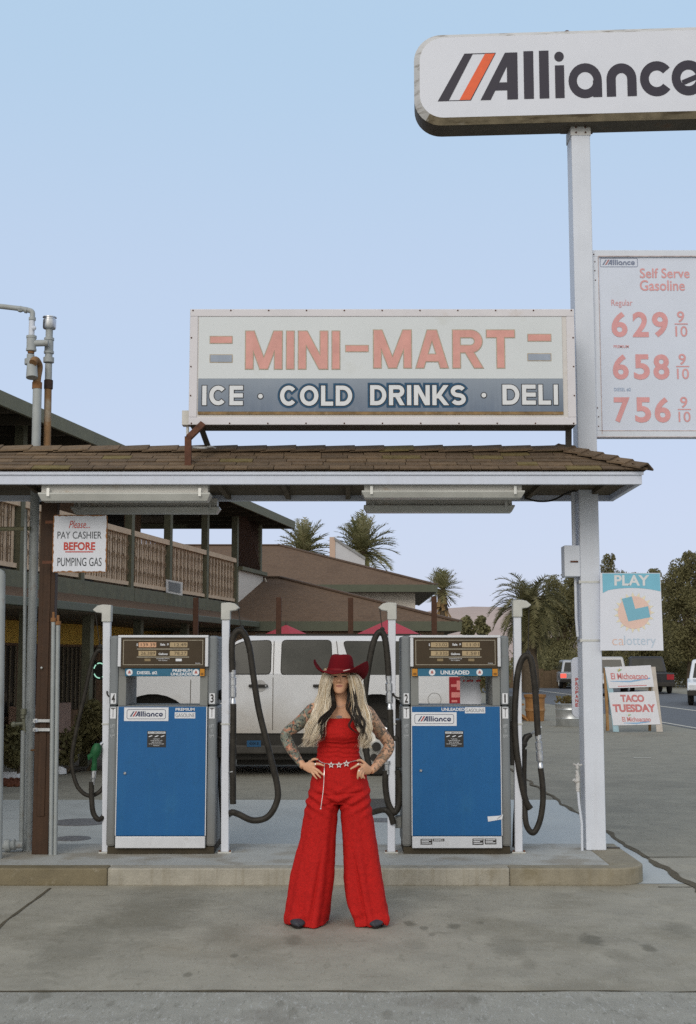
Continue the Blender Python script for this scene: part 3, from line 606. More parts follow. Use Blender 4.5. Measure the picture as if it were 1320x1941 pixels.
# meter box on the pole
m = MB(); p = P(1070,1093,10.62); q_ = P(1096,1034,10.62)
eb = thing('meter_box', 'small pale electrical box on the left side of the white pole', 'electrical box', (p.x+.05,10.7,p.z))
m.box(p.x, pa.x-.001, 10.6, 10.76, p.z, q_.z); m.build('case', whm, eb, bev=.006)
m = MB(); m.box(p.x+.05, pa.x-.02, 10.592, 10.5995, P(0,1066,10.6).z, P(0,1063,10.6).z); m.build('latch', rust, eb)
m = MB(); m.tube([(pa.x-.035,10.68,q_.z), (pa.x-.035,10.68,cz0+.06)], .018, 8); m.tube([(pa.x-.03,10.68,p.z), (pa.x-.03,10.68,p.z-.35), (pa.x-.02,10.68,p.z-.5)], .012, 8); m.build('conduit', whm, eb)

# pay cashier sign
YC = 10.28
pc = thing('notice_sign', 'rust edged square sign telling customers to pay cashier first', 'sign', (-2.18,YC,P(150,1085,YC).z))
m = MB(); p = P(98.5,1085,YC); q_ = P(204.5,976,YC)
m.prism(rounded(p.x,q_.x,p.z,q_.z,.018,4), (0,YC,0),(1,0,0),(0,0,1), .006); m.build('panel', mat('rust_edge', (.27,.13,.055), .85, var=.5, sc=40), pc)
m = MB(); random.seed(9); pts = []
for (x0_,z0_,x1_,z1_) in ((p.x,q_.z,q_.x,q_.z),(q_.x,q_.z,q_.x,p.z),(q_.x,p.z,p.x,p.z),(p.x,p.z,p.x,q_.z)):
    for i in range(26):
        t = i/26; d = .004+.008*random.random()**2
        x = x0_+(x1_-x0_)*t; z = z0_+(z1_-z0_)*t; cx = (p.x+q_.x)/2; cz = (p.z+q_.z)/2
        pts.append((x - (d+.003)*((x>cx)*2-1)*(1 if x0_==x1_ else min(1,max(0,1)*(.15+(i<2 or i>24)))), z - (d+.003)*((z>cz)*2-1)*(1 if z0_==z1_ else .15)))
m.add([(x,YC-.002,z) for x,z in pts], [tuple(range(len(pts)))]); m.build('enamel', mat('sign_enamel', (.66,.68,.74), .4, var=.05, sc=4, stain=[((.55,.5,.42),3,.6,.5)]), pc)
red_ = mat('ink_red', (.50,.055,.04), .5, var=.1); YX = YC-.004
m = MB(); ptext(m,'Please...',131,987,171,1001,YX,.0,shear=.35); m.build('lettering', red_, pc)
m = MB(); ptext(m,'BEFORE',121,1027.5,181,1043,YX,.03); m.build('lettering', red_, pc); m = MB(); bars(m,[(124,1045,177,1047)],0,YX); m.build('underline', red_, pc)
for s_, y0, y1 in (('PAY CASHIER',1007.5,1021),('PUMPING GAS',1057,1073)):
    m = MB(); ptext(m,s_,109,y0,193,y1,YX,.0); m.build('lettering', mat('ink_black', (.05,.055,.06), .5), pc)
zq = P(0,990,10.3).z
for y_, xa, xb in ((990,92,150),(1066,88,150)):
    z = P(0,y_,10.3).z; MB().box(P(xa,980,10.3).x-.02, P(xb,980,10.3).x, YC+.008, YC+.02, z-.012, z+.012).build('bracket', rust, pc)
# ---------------------------------------------------------------- fuel pumps
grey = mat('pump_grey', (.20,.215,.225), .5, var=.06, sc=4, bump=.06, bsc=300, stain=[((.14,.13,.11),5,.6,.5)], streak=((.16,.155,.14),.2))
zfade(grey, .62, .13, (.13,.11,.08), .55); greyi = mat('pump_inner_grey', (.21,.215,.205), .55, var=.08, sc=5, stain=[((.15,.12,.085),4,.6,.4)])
blue = mat('pump_blue', (.011,.105,.285), .45, var=.07, sc=2.5, bump=.05, bsc=200, spec=.3, streak=((.018,.125,.285),.35), stain=[((.025,.14,.31),2.2,.56,.45), ((.008,.075,.19),7,.6,.5), ((.10,.20,.32),60,.66,.5), ((.16,.24,.33),9,.70,.5,(6,1,.5))])
alu = mat('brushed_trim', (.62,.63,.66), .42, .25, var=.06, sc=8, stain=[((.4,.37,.33),9,.64,.4)])
pan = mat('display_brown', (.055,.038,.022), .35, var=.15, sc=4)
bstrip = mat('grade_blue', (.035,.14,.23), .4, var=.1, sc=10)
amber = mat('lcd', (.42,.32,.19), .35, var=.12, sc=30); amber2 = mat('lcd_lit', (.62,.36,.22), .35, var=.1, sc=25)
rub = mat('hose_rubber', (.030,.026,.021), .5, var=.4, sc=14, stain=[((.06,.055,.048),9,.58,.5)], bump=.15, bsc=120)
chrome = mat('swivel_metal', (.55,.56,.58), .28, .9, var=.2, sc=20)
plin = mat('plinth', (.055,.045,.03), .8, var=.3)
wlab = mat('label_white', (.70,.71,.74), .45, var=.04); lblk = mat('label_black', (.04,.037,.035), .5)
cream = mat('panel_line', (.42,.38,.30), .5); orange = mat('tag_orange', (.50,.22,.03), .5); lred = mat('logo_red', (.45,.05,.05), .5); lnavy = mat('logo_navy', (.03,.04,.10), .5)
blackpl = mat('black_plastic', (.032,.029,.026), .4, var=.2)
Z_ = lambda y: (1622.0-y)/231.0*1.003
def pump(X, label, d):
    t = thing('fuel_pump', label, 'fuel pump', (X, 10.4, KZ), 'blue and grey fuel pumps on the island'); O = Vector((X,10.4,KZ))
    def part(mb, name, m, bev=0, par=None, sc=True):
        mb.v = [(Vector((v.x*.98,v.y,v.z*.966)) if sc else v) + O for v in mb.v]; return mb.build(name, m, par or t, bev=bev)
    HX, FX_, D = .448, .372, .55
    lz = lambda px: (px - d['cx'])/231.0          # photo x to local x on the front face
    part(MB().box(-HX+.01, HX-.01, .03, D-.02, .002, .058), 'plinth', plin)
    for s in (-1, 1):
        x0, x1 = sorted((s*FX_, s*HX))
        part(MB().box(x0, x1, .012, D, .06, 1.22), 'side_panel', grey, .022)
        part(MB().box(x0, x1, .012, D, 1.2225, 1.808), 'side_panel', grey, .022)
        m = MB(); m.box(min(s*.307, s*FX_), max(s*.307, s*FX_), .02, D-.01, 1.222, 1.47); part(m, 'window_pillar', greyi, .004)
    part(MB().box(-FX_+.001, FX_-.001, .02, D-.01, .06, 1.2215), 'cabinet', greyi)
    part(MB().box(-FX_+.001, FX_-.001, .03, D-.01, 1.471, 1.80), 'head', greyi)
    dr = part(MB().box(-FX_+.008, FX_-.008, -.004, .0195, .152, 1.214), 'door', blue, .004)
    m = MB(); m.lathe([(.0,-.002),(.012,-.002),(.012,.008),(.008,.012),(.001,.012)], (lz(d['lock'][0]), -.004, Z_(d['lock'][1])), (0,-1,0), 12); part(m, 'lock', chrome, par=dr)
    part(MB().box(-FX_+.004, FX_-.004, -.006, .0195, .052, .147), 'kick_plate', alu, .004)
    for s in (-1,1): part(MB().box(min(s*FX_,s*(FX_-.0075)), max(s*FX_,s*(FX_-.0075)), -.002, .0195, .152, 1.214), 'trim_strip', alu)
    # display head
    m = MB(); m.box(-FX_-.004, FX_+.004, -.016, .03, 1.792, 1.812); m.box(-FX_-.004,-FX_+.022,-.016,.03,1.548,1.791); m.box(FX_-.022,FX_+.004,-.016,.03,1.548,1.791); part(m, 'display_frame', alu, .003)
    dp = part(MB().box(-FX_+.0225, FX_-.0225, -.010, .0295, 1.535, 1.7915), 'display_panel', pan, .004)
    yf = -.0113; m = MB(); a, b, c_, e = -FX_+.04, FX_-.04, 1.562, 1.772
    for x0, x1, z0, z1 in ((a,b,e-.004,e),(a,b,c_,c_+.004),(a,a+.004,c_+.0041,e-.0041),(b-.004,b,c_+.0041,e-.0041)): m.add([(x0,yf,z0),(x1,yf,z0),(x1,yf,z1),(x0,yf,z1)],[(0,1,2,3)])
    ox = .0
    for y in (1231.5,1247): m.add([(-.217,yf,Z_(y)-.003),(.217,yf,Z_(y)-.003),(.217,yf,Z_(y)+.003),(-.217,yf,Z_(y)+.003)],[(0,1,2,3)])
    part(m, 'panel_line', cream, par=dp)
    for k, (x0, y0, s_) in enumerate(((-.204,1228,d['n'][0]),(.056,1228,d['n'][1]),(-.204,1244.5,d['n'][2]),(.056,1244.5,d['n'][3]))):
        sc_ = part(MB().box(x0, x0+.146, yf-.002, yf+.004, Z_(y0), Z_(y0)+.041), 'screen', amber2 if (k == 0 and d['lit']) else amber, par=dp)
        m = MB(); w_ = .02*len(s_); text(m, s_, (0,yf-.003,0), (1,0,0), (0,0,1), x0+.138-w_, x0+.138, Z_(y0)+.008, Z_(y0)+.034, .0); part(m, 'reading', mat('lcd_ink', (.10,.075,.05), .5), par=dp)
    for k, x0 in enumerate((-.153, .106)):
        part(MB().box(x0, x0+.05, yf-.002, yf+.004, Z_(1255), Z_(1255)+.021), 'small_screen', [mat('lcd_dim', (.24,.18,.10), .4), wlab][1 if (k and d['lit']) else 0], par=dp)
    m = MB(); T = lambda s_, x0, x1, z0, z1, bo=.01: text(m, s_, (0,yf-.001,0), (1,0,0), (0,0,1), x0, x1, z0, z1, bo)
    T('$',-.222,-.211,Z_(1226),Z_(1226)+.024); T('Sale  $',-.025,.046,Z_(1225.5),Z_(1225.5)+.022,.03); T('Gallons',-.038,.038,Z_(1243),Z_(1243)+.018,.03)
    T('Unleaded Price',-.054,.054,Z_(1251),Z_(1251)+.011,.0); T('Per Gallon',-.036,.036,Z_(1254.5),Z_(1254.5)+.010,.0); T('Gasoline',.27,.31,1.572,1.582,.0)
    part(m, 'panel_lettering', wlab, par=dp)
    # grade strip
    gx0, gx1 = d['strip']; gs = part(MB().box(gx0, gx1, -.003, .0295, 1.468, 1.532), 'grade_strip', bstrip, .003)
    for s_, x0, x1, z0, z1 in d['grade']:
        m = MB(); text(m, s_, (0,-.0042,0), (1,0,0), (0,0,1), x0, x1, z0, z1, .03); part(m, 'grade_lettering', wlab, par=gs)
    for x in d['round']:
        m = MB(); m.lathe([(.001,.0),(.027,.0),(.027,.002),(.001,.002)], (x,-.0035,1.5), (0,-1,0), 18)
        m.add([(x-.013,-.0062,1.49),(x+.013,-.0062,1.49),(x+.008,-.0062,1.508),(x,-.0062,1.518),(x-.008,-.0062,1.508)],[(0,1,2,3,4)],1); part(m, 'octane_badge', [wlab, mat('badge_red', (.45,.16,.14), .5)], par=gs)
    for x0, x1 in d['tags']:
        m = MB(); m.box(x0,x1,-.004,.0295,1.47,1.53); m.add([(x0+.008,-.0052,1.478),(x1-.008,-.0052,1.478),(x1-.008,-.0052,1.496),(x0+.008,-.0052,1.496)],[(0,1,2,3)],1); part(m, 'warning_tag', [orange, mat('tag_ink', (.2,.09,.02), .5)], par=gs)
    # door labels
    m = MB(); x0, x1, z0, z1 = d['logo']; m.add([(x0,-.0055,z0),(x1,-.0055,z0),(x1,-.0055,z1),(x0,-.0055,z1)],[(0,1,2,3)],2)
    rp = rounded(x0+.022,x1-.022,z0+.016,z1-.016,.016,5); ri = rounded(x0+.0255,x1-.0255,z0+.0195,z1-.0195,.013,5); n = len(rp)
    m.add([(x,-.0065,z) for x,z in rp]+[(x,-.0065,z) for x,z in ri],[(i,(i+1)%n,n+(i+1)%n,n+i) for i in range(n)],0)
    hz = z1-z0; logo(m,(0,-.0065,0),(1,0,0),(0,0,1),x0+.048,x1-.045,z0+hz*.33,z0+hz*.74); part(m,'emblem_label',[lnavy,lred,wlab],par=dr)
    m = MB()
    for bx, s_, col in d['fuel']:
        if col: m.add([(bx[0]-.006,-.0055,bx[2]-.010),(bx[1]+.006,-.0055,bx[2]-.010),(bx[1]+.006,-.0055,bx[3]+.010),(bx[0]-.006,-.0055,bx[3]+.010)],[(0,1,2,3)],0)
        text(m, s_, (0,-.0065,0),(1,0,0),(0,0,1),bx[0],bx[1],bx[2],bx[3],.0 if col else .03,1 if col else 0)
    part(m,'fuel_label',[wlab,mat('label_grey_ink',(.16,.17,.19),.5)],par=dr)
    m = MB(); x0 = d['notice']; z1 = 1.013; z0 = z1-.135; m.box(x0,x0+.155,-.006,-.0041,z0,z1)
    def q_(xa,xb,za,zb,mi): m.add([(xa,-.0072,za),(xb,-.0072,za),(xb,-.0072,zb),(xa,-.0072,zb)],[(0,1,2,3)],mi)
    q_(x0+.006,x0+.149,z1-.022,z1-.006,1)
    text(m,'NO SMOKING',(0,-.0078,0),(1,0,0),(0,0,1),x0+.012,x0+.143,z1-.019,z1-.009,.02,0)
    for i in range(3):
        c = x0+.027+i*.05; m.add([(c-.017,-.0072,z1-.052),(c+.002,-.0072,z1-.047),(c+.017,-.0072,z1-.040),(c+.012,-.0072,z1-.036),(c-.012,-.0072,z1-.044)],[(0,1,2,3,4)],1)
    for i, (w_, s_) in enumerate(((.026,'WARNING'),(.05,'TURN ENGINE OFF'),(.04,'NO FLAMES'),(.062,'DO NOT LEAVE PUMP UNATTENDED'),(.024,'DANGER'))): text(m,s_,(0,-.0074,0),(1,0,0),(0,0,1),x0+.077-w_,x0+.077+w_,z1-.071-i*.0135,z1-.0625-i*.0135,.0,1)
    part(m,'safety_notice',[lblk,wlab],par=dr)
    # numbers and lift signs on the side columns
    for s, nu in ((-1,d['num'][0]),(1,d['num'][1])):
        c = s*.410; m = MB(); yy = .0105
        def r_(xa,xb,za,zb,mi,o=0): m.add([(xa,yy-o,za),(xb,yy-o,za),(xb,yy-o,zb),(xa,yy-o,zb)],[(0,1,2,3)],mi)
        r_(c-.022,c+.022,1.238,1.325,0); text(m,nu,(0,yy-.0008,0),(1,0,0),(0,0,1),c-(.014 if nu!='1' else .006),c+(.014 if nu!='1' else .006),1.246,1.318,.03,1)
        r_(c-.024,c+.024,1.115,1.207,0); r_(c-.02,c+.02,1.196,1.202,1,.0008); r_(c-.002,c+.002,1.125,1.196,1,.0008); r_(c-.006,c+.006,1.19,1.1955,1,.001)
        part(m,'number_label',[wlab,lblk])
        m = MB()
        for k, s_ in enumerate(('LIFT','TO','PUMP')): text(m,s_,(0,yy,0),(1,0,0),(0,0,1),c-.019 if k!=1 else c-.01,c+.019 if k!=1 else c+.01,1.04-k*.042,1.065-k*.042,.01)
        part(m,'lift_lettering',mat('worn_white',(.46,.48,.50),.6))
    return t, O, part
s1 = dict(cx=306, lock=(237,1469), n=('139.39','12.49','26.389','78.27'), lit=True, strip=(-.315,.305),
  grade=[('DIESEL #2',-.215,-.047,1.482,1.510),('PREMIUM',.08,.244,1.504,1.527),('UNLEADED',.066,.255,1.474,1.498)], round=(-.278,.29-.015), tags=[(.307,.345)],
  logo=(-.315,.052,1.095,1.208), fuel=[((.110,.268,1.180,1.203),'PREMIUM',False),((.110,.268,1.127,1.158),'GASOLINE',True)], notice=-.12, num=('4','3'))
s2 = dict(cx=865, lock=(797,1464), n=('23.02','11.01','3.335','1.581'), lit=False, strip=(-.315,.305),
  grade=[('UNLEADED',-.125,.115,1.482,1.516)], round=(-.195,.20), tags=[(-.36,-.317),(.307,.35)],
  logo=(-.365,.005,1.055,1.168), fuel=[((-.120,.072,1.178,1.205),'UNLEADED',False),((.080,.236,1.169,1.199),'GASOLINE',True)], notice=-.095, num=('2','1'))
p1, O1, part1 = pump(P(305.5,1500,10.4).x, 'blue and grey pump marked DIESEL #2 and PREMIUM UNLEADED, numbered 4 and 3', s1)
p2, O2, part2 = pump(P(866,1500,10.4).x, 'blue and grey pump marked UNLEADED, numbered 2 and 1, beside the white pole', s2)
# labels on the second pump's kick plate and a torn sticker on its door, a paper notice and receipts in its window
m = MB()
def lab(x0,x1,z0,z1): m.add([(x0,-.0075,z0),(x1,-.0075,z0),(x1,-.0075,z1),(x0,-.0075,z1)],[(0,1,2,3)],0)
for x0,x1,z0,z1 in ((-.30,-.205,.082,.128),(-.20,-.105,.108,.13),(.125,.215,.080,.13),(.225,.32,.084,.13)):
    m = MB(); lab(x0,x1,z0,z1)
    for i in range(3):
        zz = z0+(z1-z0)*(.2+.27*i); m.add([(x0+.008,-.0083,zz),(x1-.008-.02*(i%2),-.0083,zz),(x1-.008-.02*(i%2),-.0083,zz+(z1-z0)*.13),(x0+.008,-.0083,zz+(z1-z0)*.13)],[(0,1,2,3)],1)
    part2(m,'rating_plate',[lblk,wlab])
m = MB(); m.add([(.255,-.006,.268),(.372,-.006,.288),(.378,-.006,.327),(.345,-.006,.316),(.25,-.006,.31)],[(0,1,2,3,4)]); m.add([(.33,-.0068,.285),(.372,-.0068,.318),(.366,-.0068,.324),(.325,-.0068,.29)],[(0,1,2,3)],1); part2(m,'torn_sticker',[wlab,mat('sticker_grey',(.4,.4,.42),.6)])
m = MB(); pts = []
for j in range(7):
    z = 1.225+.232*j/6
    for i in range(9):
        u = i/8; x = .063+.175*u+.008*math.sin(j*1.1)*u; pts.append((x, .30-.04*u+.03*max(0,u-.7)**1*8*(u-.7), z))
m.add(pts,[(j*9+i,j*9+i+1,j*9+10+i,j*9+9+i) for j in range(6) for i in range(8)],0,True)
for x0,x1 in ((.085,.10),(.115,.15),(.155,.17),(.195,.235)): m.add([(x0,.255,1.415),(x1,.252,1.42),(x1,.252,1.436),(x0,.255,1.43)],[(0,1,2,3)],1)
part2(m,'paper_notice',[mat('paper',(.62,.64,.70),.6,var=.06,sc=9),lred])
# hose fittings: each hose, swivel and nozzle belongs to its pump
def hose(part, O, pts, r=.026, name='hose', m=None):
    q = [P(x, y, Y) - O for x, y, Y in pts]; part(MB().tube(cr(q, 8), r, 12), name, m or rub, sc=False)
def fitting(part, O, x0, y0, x1, y1, Y, r=.03, Y2=None):
    a = P(x0,y0,Y)-O; b = P(x1,y1,Y2 or Y)-O; d_ = (b-a); L = d_.length
    part(MB().lathe([(.001,0),(r*.75,0),(r*.75,L*.12),(r*.62,L*.14),(r*.62,L*.2),(r,L*.23),(r,L*.5),(r*.8,L*.51),(r*.8,L*.56),(r,L*.57),(r,L*.78),(r*.72,L*.8),(r*.72,L*.86),(r*.9,L*.88),(r*.9,L),(.001,L)], a, d_, 16), 'swivel', chrome, sc=False)
def nozzle(part, O, px, py, Y, m, s=1, lean=0):
    """holstered nozzle: body, trigger guard and spout; s = facing side"""
    c = P(px,py,Y)-O; mb = MB()
    mb.tube([c+Vector((-s*.0,0,-.20)), c+Vector((0,0,-.06)), c+Vector((s*.012,.0,.03)), c+Vector((s*.05,.0,.09)), c+Vector((s*.09,0,.11))], [.02,.024,.034,.03,.02], 10)
    mb.ball(c+Vector((s*.02,0,.03)), .038, 10)
    mb.tube(cr([c+Vector((s*.03,0,.07)), c+Vector((-s*.045,0,.05)), c+Vector((-s*.06,0,-.04)), c+Vector((-s*.02,0,-.13))],5), .008, 6)
    n_ = part(mb, 'nozzle', m)
    part(MB().tube([c+Vector((s*.09,0,.11)), c+Vector((s*.15,.02,.15)), c+Vector((s*.18,.03,.17))], .012, 8), 'spout', chrome, par=n_)
YH = 10.47
# pump 3 side hose
hose(part1,O1,[(432,1545,10.6),(440,1540,YH),(452,1543,YH),(480,1555,YH),(508,1548,YH),(525,1520,YH),(526,1490,YH),(512,1430,YH),(492,1350,YH),(482,1290,YH),(473,1228,YH),(462,1200,YH),(450,1196,YH),(441,1212,YH),(440,1245,YH),(441,1274,YH)])
fitting(part1,O1,442,1336,441.5,1270,YH,.029)
hose(part1,O1,[(442.5,1334,YH),(442.5,1380,YH),(441.5,1450,YH),(442,1480,YH),(442,1524,YH)])
part1(MB().tube([P(442,1458,YH)-O1, P(441.5,1456,YH)-O1], .029, 12), 'hose_band', chrome)
nozzle(part1,O1,436,1415,10.53,blackpl,-1)
hose(part1,O1,[(424,1400,10.6),(416,1450,10.62),(417,1500,10.6),(421,1560,10.6),(420,1600,10.6)],.012)
part1(MB().lathe([(.001,0),(.03,0),(.05,.03),(.05,.05),(.02,.09),(.001,.09)], P(424,1307,10.6)-O1+Vector((-.04,0,0)), (1,0,0), 12), 'nozzle_hook', blackpl)
part1(MB().box(.449,.50,.12,.36,.78,1.08), 'nozzle_holster', blackpl, .01)
# pump 4 side hose with the green nozzle
hose(part1,O1,[(212,1455,10.62),(206,1475,10.55),(190,1500,10.5),(168,1508,10.5),(148,1492,10.5),(138,1460,10.5),(137,1430,10.5),(146,1380,10.5),(160,1320,10.5),(172,1265,10.5),(181,1240,10.5),(190,1232,10.5),(198,1240,10.55)],.017)
hose(part1,O1,[(174,1482,10.45),(174,1510,10.45),(177,1540,10.45),(187,1553,10.45),(198,1545,10.5),(204,1520,10.55),(207,1490,10.6)],.021)
part1(MB().lathe([(.001,0),(.013,0),(.013,.05),(.02,.055),(.02,.12),(.001,.12)], P(174,1483,10.45)-O1, (.05,0,1), 12), 'swivel', chrome)
grn = mat('green_nozzle', (.015,.085,.032), .45, var=.2, sc=20)
mb = MB(); c = P(179,1422,10.45)-O1
mb.tube([c+Vector((-.012,0,-.155)), c+Vector((-.010,0,-.13)), c+Vector((-.006,0,-.09)), c+Vector((-.008,0,-.04)), c+Vector((.0,0,.005)), c+Vector((.012,0,.055)), c+Vector((.012,0,.085))], [.012,.026,.022,.022,.045,.04,.022], 12)
mb.tube([c+Vector((-.005,-.01,0)), c+Vector((-.05,-.01,-.025)), c+Vector((-.048,-.01,-.05))], [.024,.022,.012], 10)
nz = part1(mb, 'nozzle', grn); nz['label'] = 'green nozzle with dark grip'
part1(MB().tube([c+Vector((.02,.01,.06)), c+Vector((.07,.04,.10)), c+Vector((.11,.06,.14))], [.016,.013,.012], 8), 'spout', chrome, par=nz)
part1(MB().box(-.50,-.449,.1,.34,.72,1.06), 'nozzle_holster', blackpl, .01)
m = MB(); m.tube(cr([P(206,1310,10.46)-O1,P(203,1308,10.46)-O1,P(201,1303,10.46)-O1,P(201.5,1299,10.46)-O1]), .006, 6); part1(m,'nozzle_hook',blackpl)
m = MB()
for i in range(9): m.ball(P(203+2*math.sin(i*2.1),1470+i*17,10.56)-O1, .03, 8, sc=(.7,.8,1.4))
# pump 2 side hose
hose(part2,O2,[(700,1452,YH),(694,1420,YH),(691,1360,YH),(693,1310,YH),(699,1262,YH),(707,1222,YH),(716,1201,YH),(725,1199,YH),(731,1215,YH),(735,1250,YH),(737,1283,YH)])
fitting(part2,O2,739,1346,737,1281,YH,.029)
hose(part2,O2,[(739.5,1345,YH),(740.5,1380,YH),(744,1420,10.5),(741,1450,10.52)])
part2(MB().box(-.50,-.449,.08,.34,.70,1.10), 'nozzle_holster', blackpl, .01)
nozzle(part2,O2,752,1400,10.5,blackpl,-1)
hose(part2,O2,[(731,1460,YH),(731,1490,YH),(736,1522,YH),(748,1540,YH),(757,1522,YH),(759,1490,YH),(754,1460,YH)],.026)
hose(part2,O2,[(754,1460,10.5),(744,1475,10.5),(742,1500,10.5),(747,1523,10.5),(752,1510,10.5),(752,1480,10.5),(748,1455,10.5)],.016)
hose(part2,O2,[(690,1545,10.6),(712,1538,10.55),(730,1535,YH),(741,1545,YH),(746,1562,YH)],.025)
part2(MB().lathe([(.001,0),(.022,0),(.022,.08),(.030,.085),(.030,.11),(.001,.11)], P(731,1462,YH)-O2, (0,0,1), 12), 'swivel', chrome)
fitting(part2,O2,742,1580,742,1552,10.5,.026); part2(MB().box(-.53,-.449,.1,.2,.20,.30),'junction_box',greyi,.01)
m = MB(); m.tube(cr([P(758,1313,10.46)-O2,P(750,1312,10.46)-O2,P(745,1308,10.46)-O2,P(743,1303,10.46)-O2]), .008, 6); part2(m,'nozzle_hook',blackpl)
# pump 1 side hose
hose(part2,O2,[(1006,1533,YH),(997,1518,YH),(988,1480,YH),(979,1420,YH),(976,1360,YH),(979,1300,YH),(984,1265,YH),(992,1246,YH),(1000,1243,YH),(1007,1252,YH),(1013,1290,YH),(1017,1340,YH),(1020,1395,YH)])
fitting(part2,O2,1025,1457,1020.5,1393,YH,.029)
hose(part2,O2,[(1025,1456,YH),(1029,1490,YH),(1029,1525,YH),(1023,1558,YH),(1012,1578,YH),(1001,1570,YH),(996,1550,YH),(994,1500,10.52),(993,1470,10.55),(994,1420,10.55)],.024)
part2(MB().box(.449,.51,.08,.34,.72,1.08), 'nozzle_holster', blackpl, .01)
nozzle(part2,O2,990,1410,10.56,blackpl,1)
hose(part2,O2,[(983,1460,10.6),(980,1500,10.62),(976,1560,10.62),(975,1606,10.62)],.016)
part2(MB().box(.449,.53,.16,.3,.9,1.3), 'valve_guard', greyi, .015)

# white hose posts with hooked heads
hp = mat('hose_post_white', (.64,.66,.72), .45, var=.05, sc=4, stain=[((.42,.36,.28),4,.64,.5)])
hcap = mat('hose_post_cap', (.50,.50,.47), .6, var=.1, sc=8)
for (xt, xb, hy, sgn, lb, low) in ((204,202,1147,-1,'white hose post left of the diesel pump, hook head pointing left',True),(429,427,1143,1,'white hose post right of the diesel pump by the pickup door',False),(743,742,1143,-1,'white hose post behind the woman, left of the UNLEADED pump',True),(980,983,1138,1,'white hose post between the UNLEADED pump and the white pole',False)):
    Y = 10.5; b = P(xb,1620,Y); tp = P(xt,hy,Y); b.z = KZ
    t = thing('hose_post', lb, 'post', tuple(b), 'white hose posts beside the pumps'); w = .031
    mb = MB(); mb.add([(b.x-w,Y-w,KZ+.01),(b.x+w,Y-w,KZ+.01),(b.x+w,Y+w,KZ+.01),(b.x-w,Y+w,KZ+.01),(tp.x-w,Y-w,tp.z-.1),(tp.x+w,Y-w,tp.z-.1),(tp.x+w,Y+w,tp.z-.1),(tp.x-w,Y+w,tp.z-.1)],[(0,3,2,1),(4,5,6,7),(0,1,5,4),(1,2,6,5),(2,3,7,6),(3,0,4,7)])
    mb.build('shaft', hp, t, bev=.006)
    mb = MB(); mb.box(b.x-.055,b.x+.055,Y-.05,Y+.05,KZ+.001,KZ+.012); mb.build('base_plate', hcap, t)
    for s in (-1,1): MB().lathe([(.001,0),(.009,0),(.009,.012),(.001,.012)], (b.x+s*.043,Y-.035,KZ+.012), n=8).build('bolt', rust, t)
    mb = MB(); w2 = .038; q = [(-w2,-.14),(w2,-.14),(w2,-.02),(w2,.0),(-.03,.004),(-.075,-.005),(-.115,-.04),(-.085,-.062),(-w2,-.068)]
    q = [(a_ if sgn < 0 else -a_, c_) for a_, c_ in q]
    mb.prism(q, (tp.x,Y-.045,tp.z), (1,0,0),(0,0,1), .09); mb.build('hook_head', hcap, t, bev=.008)
    mb = MB(); z = P(xt,1372,Y).z; mb.box(tp.x-.036+(b.x-tp.x)*.5,tp.x+.036+(b.x-tp.x)*.5,Y-.036,Y+.036,z-.006,z+.006); mb.build('band', hcap, t)
    hk = {-1:(725,1199) if xt>500 else (190,1232), 1:(458,1197) if xt<500 else (1001,1244)}[sgn]
    mb = MB(); a = Vector((tp.x+sgn*.1,Y,tp.z-.04)); c = P(hk[0],hk[1]-6,Y); mb.tube([a, a.lerp(c,.5)+Vector((0,0,-.01)), c], .004, 5); mb.ball(c, .022, 8); mb.build('hose_cable', rub, t)

# ---------------------------------------------------------------- pipes around the brown post
pv = mat('painted_pipe', (.36,.38,.38), .5, var=.12, sc=6, stain=[((.25,.13,.06),8,.62,.6), ((.24,.23,.19),3,.56,.4)])
prs = mat('rusted_pipe', (.24,.14,.07), .8, var=.25, sc=8, stain=[((.34,.30,.24),4,.52,.7)], bump=.2)
pr2 = mat('rust_joint', (.22,.11,.05), .85, var=.3, sc=12)
def pipe(mb, pts, r, Y, n=12, mi=0): mb.tube([P(x,y,Y_) for x,y,Y_ in [(p[0],p[1],p[2] if len(p)>2 else Y) for p in pts]], r, n, mi)
def coupling(mb, x, y0, y1, r, Y, mi=0):
    a = P(x,y1,Y); b = P(x,y0,Y); L = (b-a).length; mb.lathe([(r*.8,0),(r,.004),(r,L-.004),(r*.8,L)], a, (0,0,1), 14, mi)
t = thing('vent_pipe', 'thick grey vent pipe left of brown post with a rusty elbow above the roof', 'pipe', (P(59,1620,10.5).x,10.62,KZ))
Yv = 10.62; b0 = P(57,1620,Yv); top = P(71,735,Yv); xx = b0.x+.0
m = MB(); m.tube([(P(61,1300,Yv).x,Yv,KZ),(P(71,740,Yv).x,Yv,top.z)], .038, 16); m.build('pipe', pv, t)
m = MB(); coupling(m,70.5,724,738,.042,Yv); coupling(m,64,1420,1423,.041,Yv); m.build('joint', pr2, t)
m = MB(); m.tube(cr([P(70,728,Yv),P(71,715,Yv),P(74,695,Yv),P(70,685,Yv-.05),P(66,683,Yv-.09),P(63,688,Yv-.12)]), .034, 12); m.build('elbow', prs, t)
m = MB(); m.tube([P(61,684,Yv-.06),P(61,716,Yv-.09)], [.04,.05], 14); m.build('weather_cap', pv, t)
m = MB(); coupling(m,58,680,692,.05,Yv); m.tube([P(58,690,Yv),P(58.5,672,Yv)],.032,12); m.build('union', pv, t)
m = MB(); m.tube([P(59,670,Yv),P(59.5,664,Yv)],.028,12); m.build('joint', pr2, t)
m = MB(); m.tube([P(59.5,664,Yv),P(60,640,Yv)],.040,14); coupling(m,60,636,642,.044,Yv); coupling(m,59.5,660,666,.044,Yv); m.tube([P(60,651,Yv),P(92,650,Yv)],.028,12); m.build('tee', pv, t)
